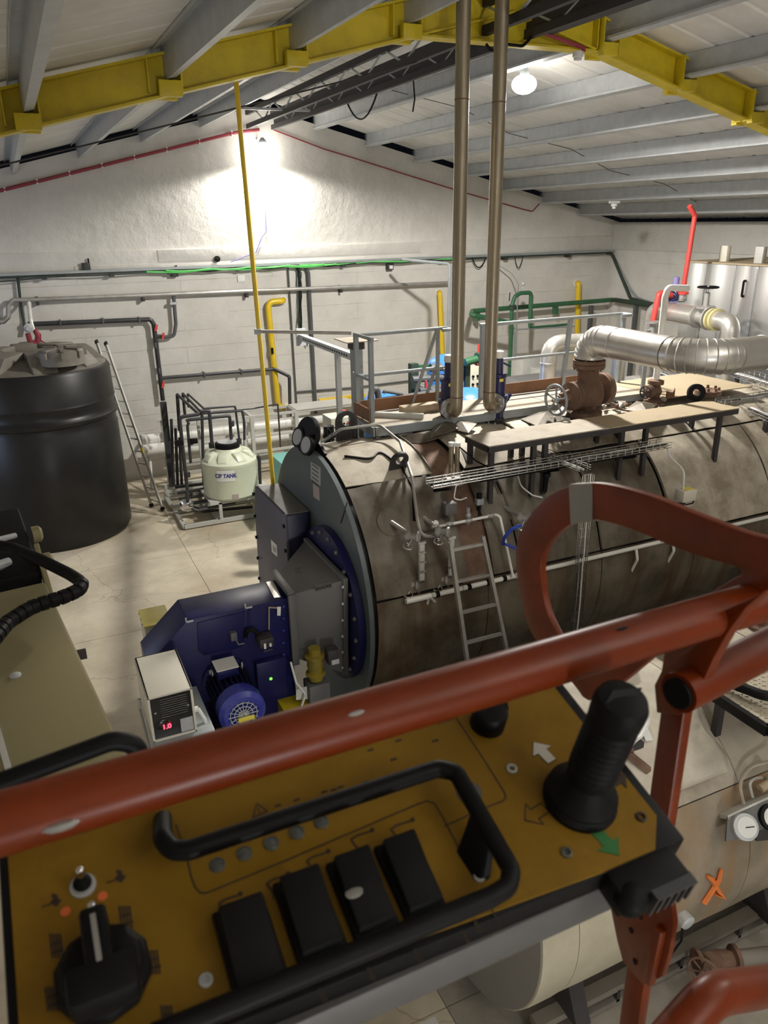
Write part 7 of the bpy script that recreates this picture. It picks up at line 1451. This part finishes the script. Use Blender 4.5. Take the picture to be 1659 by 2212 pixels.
# buttons
for q in ((470, 1871), (528, 1846), (586, 1824), (641, 1801), (694, 1778)):
    c = pp(*q); b = B(); b.lathe(c, PN, [(.0068, 0), (.0068, .0025), (.0058, .003), (.0056, .002), (.0002, .004)], 24); mk('lamp_button', b, M['button_grey'], cbx)
c = pp(1013, 1714); b = B(); b.lathe(c, PN, [(.013, 0), (.013, .002), (.0002, .003)], 24); mk('blank_plug', b, M['button_grey'], cbx)
for q, m in (((1105, 1663), 'galv'), ((1384, 1767), 'panel_ink'), ((1223, 1844), 'button_grey'), ((1035, 1895), 'galv'), ((445, 2120), 'galv')):
    c = pp(*q); b = B(); b.lathe(c, PN, [(.0055, 0), (.0055, .003), (.0035, .0035), (.003, .001), (.0002, .001)], 12); mk('screw', b, M[m], cbx)
# rocker switches
for q, w in (((541, 2055), .044), ((669, 1988), .042), ((782, 1942), .040), ((884, 1904), .038)):
    c = pp(*q); b = B()
    b.box(c + PN*.004, (w, .075, .008), (PU, PV, PN)); rk = mk('rocker_base', b, M['black'], cbx, bevel=.002)
    b = B(); h = w*.42
    b.prism([c - PU*h + PV*.03 + PN*.008, c - PU*h + PV*.03 + PN*.03, c - PU*h + PV*.0 + PN*.022, c - PU*h - PV*.03 + PN*.018, c - PU*h - PV*.03 + PN*.008], PU*(2*h)); mk('rocker_cap', b, M['black_rubber'], rk, bevel=.0025)
c = pp(765, 1928, .022); b = B(); b.ball(c, .007, (1.2, .8, .3), 10); mk('paint_smear', b, M['tape_grey'], cbx)
# guard bar
def gb_(x, y, o=.03): return pp(x, y, o)
b = B(); b.tube([gb_(352, 1770, .0), gb_(352, 1812), gb_(372, 1838), gb_(410, 1836), gb_(945, 1660), gb_(985, 1668), gb_(1105, 1880), gb_(1098, 1915), gb_(1060, 1938), gb_(330, 2240)], .0085, 12, fil=.012); gd = mk('guard_bar', b, M['black'], cbx)
b = B(); b.prism([gb_(1020, 1745, .03), gb_(1058, 1815, .03), pp(1045, 1905, .001), pp(1025, 1905, .001), pp(985, 1840, .001)], PU*.006); mk('guard_leg', b, M['black'], gd, bevel=.001)
# joystick
jc = pp(1250, 1730); jd = (PN + V((.02, .0, 0))).normalized()
b = B(); b.lathe(jc, jd, [(.036, 0), (.037, .006), (.034, .012), (.035, .016), (.031, .022), (.024, .03), (.021, .04)], 32); js = mk('joystick_boot', b, M['black_rubber'], cbx)
b = B(); prf = [(.021, .036), (.0235, .05)]
for k in range(9): prf += [(.0225, .055 + k*.008), (.024, .058 + k*.008)]
prf += [(.0245, .13), (.025, .142), (.022, .15), (.012, .1535), (.001, .154)]
b.lathe(jc, jd, prf, 28); mk('joystick_grip', b, M['black_rubber'], js)
x_, y_, z_ = frame(jd); b = B(); b.prism([jc + jd*.152 + x_*.0 - y_*.02, jc + jd*.152 + x_*.006 + y_*.012, jc + jd*.158 + y_*.018, jc + jd*.158 - x_*.006 - y_*.01], jd*-.006); mk('grip_ridge', b, M['black'], js)
# pointer knob
kc = pp(1052, 1565); b = B(); b.lathe(kc, PN, [(.019, 0), (.019, .022), (.017, .026), (.001, .027)], 28); kn = mk('knob', b, M['black'], cbx, bevel=.001)
b = B(); b.prism([kc + PN*.0 + PU*.0 + PV*.018, kc + PU*.026 + PV*.014, kc + PU*.018 - PV*.006], PN*.026); mk('knob_pointer', b, M['black'], kn)
b = B(); b.bar(kc + PV*.017 + PN*.027 - PU*.004, kc + PU*.024 + PV*.0135 + PN*.027, .003, .001, PN); mk('knob_mark', b, M['panel_white'], kn)
# toggle switch with steel tip
tc_ = pp(180, 1916); b = B(); b.lathe(tc_, PN, [(.0105, 0), (.0105, .003), (.0085, .0035), (.008, .006)], 20); tg = mk('toggle_nut', b, M['galv'], cbx)
b = B(); b.lathe(tc_, PN, [(.0078, .003), (.0075, .008), (.004, .012)], 16); mk('toggle_boot', b, M['black_rubber'], tg)
b = B(); b.tube([tc_ + PN*.006, tc_ + PN*.02 + PV*.003], [.0022, .0035], 10); b.ball(tc_ + PN*.02 + PV*.003, .0038); mk('toggle_tip', b, M['chrome'], tg)
# big black selector block at the lower left
sc_ = pp(225, 2110); b = B(); b.lathe(sc_, PN, [(.036, 0), (.036, .012), (.031, .016), (.03, .022), (.026, .024)], 10); sl = mk('selector_base', b, M['black_rubber'], cbx, bevel=.002)
b = B(); b.bar(sc_ - PV*.03 + PN*.03, sc_ + PV*.036 + PN*.03, .02, .026, PN); mk('selector_grip', b, M['black'], sl, bevel=.004)
b = B(); t_p = sc_ + PV*.04 + PN*.034; b.tube([sc_ + PV*.02 + PN*.034, t_p], [.005, .003], 10); b.ball(t_p, .0035); mk('selector_tip', b, M['chrome'], sl)
b = B(); b.bar(sc_ - PV*.02 + PN*.0435, sc_ + PV*.028 + PN*.0435, .004, .0012, PN); mk('selector_mark', b, M['tape_grey'], sl, smooth=0)
b = B(); b.box(sc_ - PV*.02 + PN*.03, (.05, .03, .03), (PU, PV, PN)); mk('selector_wing', b, M['black_rubber'], sl, bevel=.006)
# black grab bar behind the rail at the left
def hb(x, y): return at_y(x, y, .60)
solo('grab_bar', B().tube([hb(-80, 1712), hb(0, 1690), hb(243, 1600), hb(292, 1606), hb(318, 1670), hb(330, 1720)], .0085, 12, fil=.02), M['black'], 'bent black grab bar behind the orange rail at the left', 'bar')
b = B(); c = at_y(-8, 1730, .62); b.box(c, (.02, .02, .03)); solo('orange_reflector', b, M['orange_bright'], 'bright orange block at the left edge above the rail', 'block', bevel=.002)

# ================================================================ BOOM
bm_ = thing('lift_boom', 'beige steel boom of the lift reaching forward at the left', 'boom', (0, 2, 0))
ZB = 4.2
r0, r1 = at_z(300, 1690, ZB), at_z(97, 1255, ZB); l0_, l1_ = at_z(20, 1700, ZB), at_z(-12, 1540, ZB)
dr = (r1 - r0).normalized(); sd = V((-dr.y, dr.x, 0)); wB = .30; r0 = r0 - dr*.6
b = B(); b.prism([r0, r1, r1 + sd*wB, r0 + sd*wB], (0, 0, -.3)); mk('beam', b, M['boom_beige'], bm_, bevel=.012)
s0_, s1_ = at_z(40, 1740, ZB + .002), at_z(-10, 1560, ZB + .002)
b = B(); b.bar(s0_, s0_ + (s1_ - s0_)*1.0 , .016, .006); mk('cable_strip', b, M['frame_grey'], bm_, smooth=0)
for q in ((33, 1460), ): c = at_z(*q, ZB); b = B(); b.lathe(c, (0, 0, 1), [(.018, 0), (.018, .004), (.008, .01)], 10); mk('bolt', b, M['galv'], bm_)
c = at_z(170, 1415, ZB - .06); b = B(); b.box(c, (.05, .02, .03)); mk('side_clip', b, M['dark_steel'], bm_)
# knuckle joint at the far end
k0 = r1 + dr*.1
b = B(); b.prism([k0 + V((.0, 0, .0)), k0 + dr*.45 + V((0, 0, .14)), k0 + dr*.5 + V((0, 0, -.25)), k0 + V((0, 0, -.35))], sd*.34); kj = mk('knuckle', b, M['black'], bm_, bevel=.01)
b = B(); b.bar(k0 - dr*.1 + V((.012, 0, -.1)), k0 + dr*.12 + V((.012, 0, .06)), .02, .07); mk('link_plate', b, M['boom_beige'], bm_, bevel=.004)
for q in ((.05, .02), (.28, .06)): c = k0 + dr*q[0] + V((.02, 0, q[1])); b = B(); b.lathe(c, -sd, [(.035, 0), (.035, .03), (.02, .04)], 16); mk('pin', b, M['boom_beige'], kj)
b = B(); b.tube([k0 + dr*.1 + sd*.1 + V((0, 0, .03)), k0 - dr*.05 + sd*.3 + V((0, 0, .06))], .02, 10); b.tube([k0 + dr*.2 + sd*.05 + V((0, 0, .1)), k0 + dr*.05 + sd*.3 + V((0, 0, .14))], .012, 8); mk('fitting', b, M['galv'], kj)
b = B(); b.prism([k0 + dr*.4 + sd*.05, k0 + dr*.75 + sd*.1 + V((0, 0, .35)), k0 + dr*.8 + sd*.3 + V((0, 0, .35)), k0 + dr*.5 + sd*.35], (0, 0, -.12)); mk('rear_link', b, M['black'], kj, bevel=.01)
# mast down to a wheeled base outside the picture on the left
b = B(); b.bar(k0 + dr*.35 + sd*.2 + V((0, 0, -.15)), V((-2.6, 3.0, .9)), .28, .3); mk('lower_arm', b, M['boom_beige'], bm_, bevel=.01)
b = B(); b.span((-3.4, 2.3, .25), (-1.9, 3.7, .9)); mk('chassis', b, M['orange_lift_shaded'], bm_, bevel=.03)
for x in (-3.25, -2.05):
    for y in (2.25, 3.75): b = B(); b.lathe((x, y - .1, .32), (0, 1, 0), [(.1, 0), (.3, .01), (.32, .05), (.32, .15), (.3, .19), (.1, .2)], 24); mk('wheel', b, M['black_rubber'], bm_)
b = B(); b.bar((-.02, .9, ZB - .15), (.15, .2, 3.98), .18, .16); mk('basket_mount', b, M['boom_beige'], bm_, bevel=.01)
# wrapped hose
hpts = [at_z(-25, 1175, 4.33), at_z(25, 1183, 4.33), at_z(90, 1210, 4.32), at_z(150, 1240, 4.3), at_z(178, 1258, 4.3), at_z(172, 1275, 4.3), at_z(130, 1292, 4.3), at_z(70, 1310, 4.3), at_z(15, 1345, 4.3), at_z(-30, 1400, 4.3)]
hz_ = thing('hydraulic_hose', 'black hydraulic hose with spiral wrap looping beside the beige boom', 'hose', hpts[4])
P_ = fillet(hpts, .12, 4); b = B(); b.tube(P_, .022, 12); mk('hose', b, M['black_rubber'], hz_)
i0 = int(len(P_)*.42); acc = 0; last = P_[i0]
seg = P_[i0:]; 
def along(pts, step):
    out = []; d_acc = 0
    for a_, c_ in zip(pts[:-1], pts[1:]):
        L = (c_ - a_).length; t = step - d_acc
        while t <= L: out.append((a_.lerp(c_, t/L), (c_ - a_).normalized())); t += step
        d_acc = (d_acc + L) % step
    return out
for p, d in along(seg, .034):
    b = B(); b.lathe(p - d*.014, d, [(.0225, 0), (.0255, .002), (.0255, .026), (.0225, .028)], 16, caps=False); mk('wrap_coil', b, M['black'], hz_)

# ================================================================ repeats share a group
groups = {'level_gauge': 'level gauges on the boiler flank', 'safety_valve': 'safety valves of the tall pipes', 'tall_relief_pipe': 'tall relief pipes', 'wire_tray': 'wire mesh cable trays', 'gas_pipe': 'yellow gas pipes on the back wall',
          'high_bay_lamp': 'round hall lamps', 'smoke_detector': 'smoke detectors under the roof', 'pressure_vessel': 'blue pressure vessels', 'handrail': 'platform handrails', 'hanging_cable': 'loose hanging cables', 'junction_box': 'junction boxes',
          'water_tank': 'black water tanks', 'wall_cabinet': 'grey wall cabinets', 'debris_heap': 'debris on the boiler top', 'gauge_hose': 'capillaries of the gauge board', 'corner_conduit': 'conduits in the far corner', 'blue_hose': 'blue hoses', 'fitting': 'fittings under the platform', 'plastic_offcut': 'white plastic offcuts', 'pipe_post': 'posts of the green pipe', 'wall_plate': 'plates on the back wall'}
for o in list(bpy.data.objects):
    if o.parent is None and 'category' in o and 'group' not in o:
        base = o.name.split('.')[0]
        if base in groups: o['group'] = groups[base]
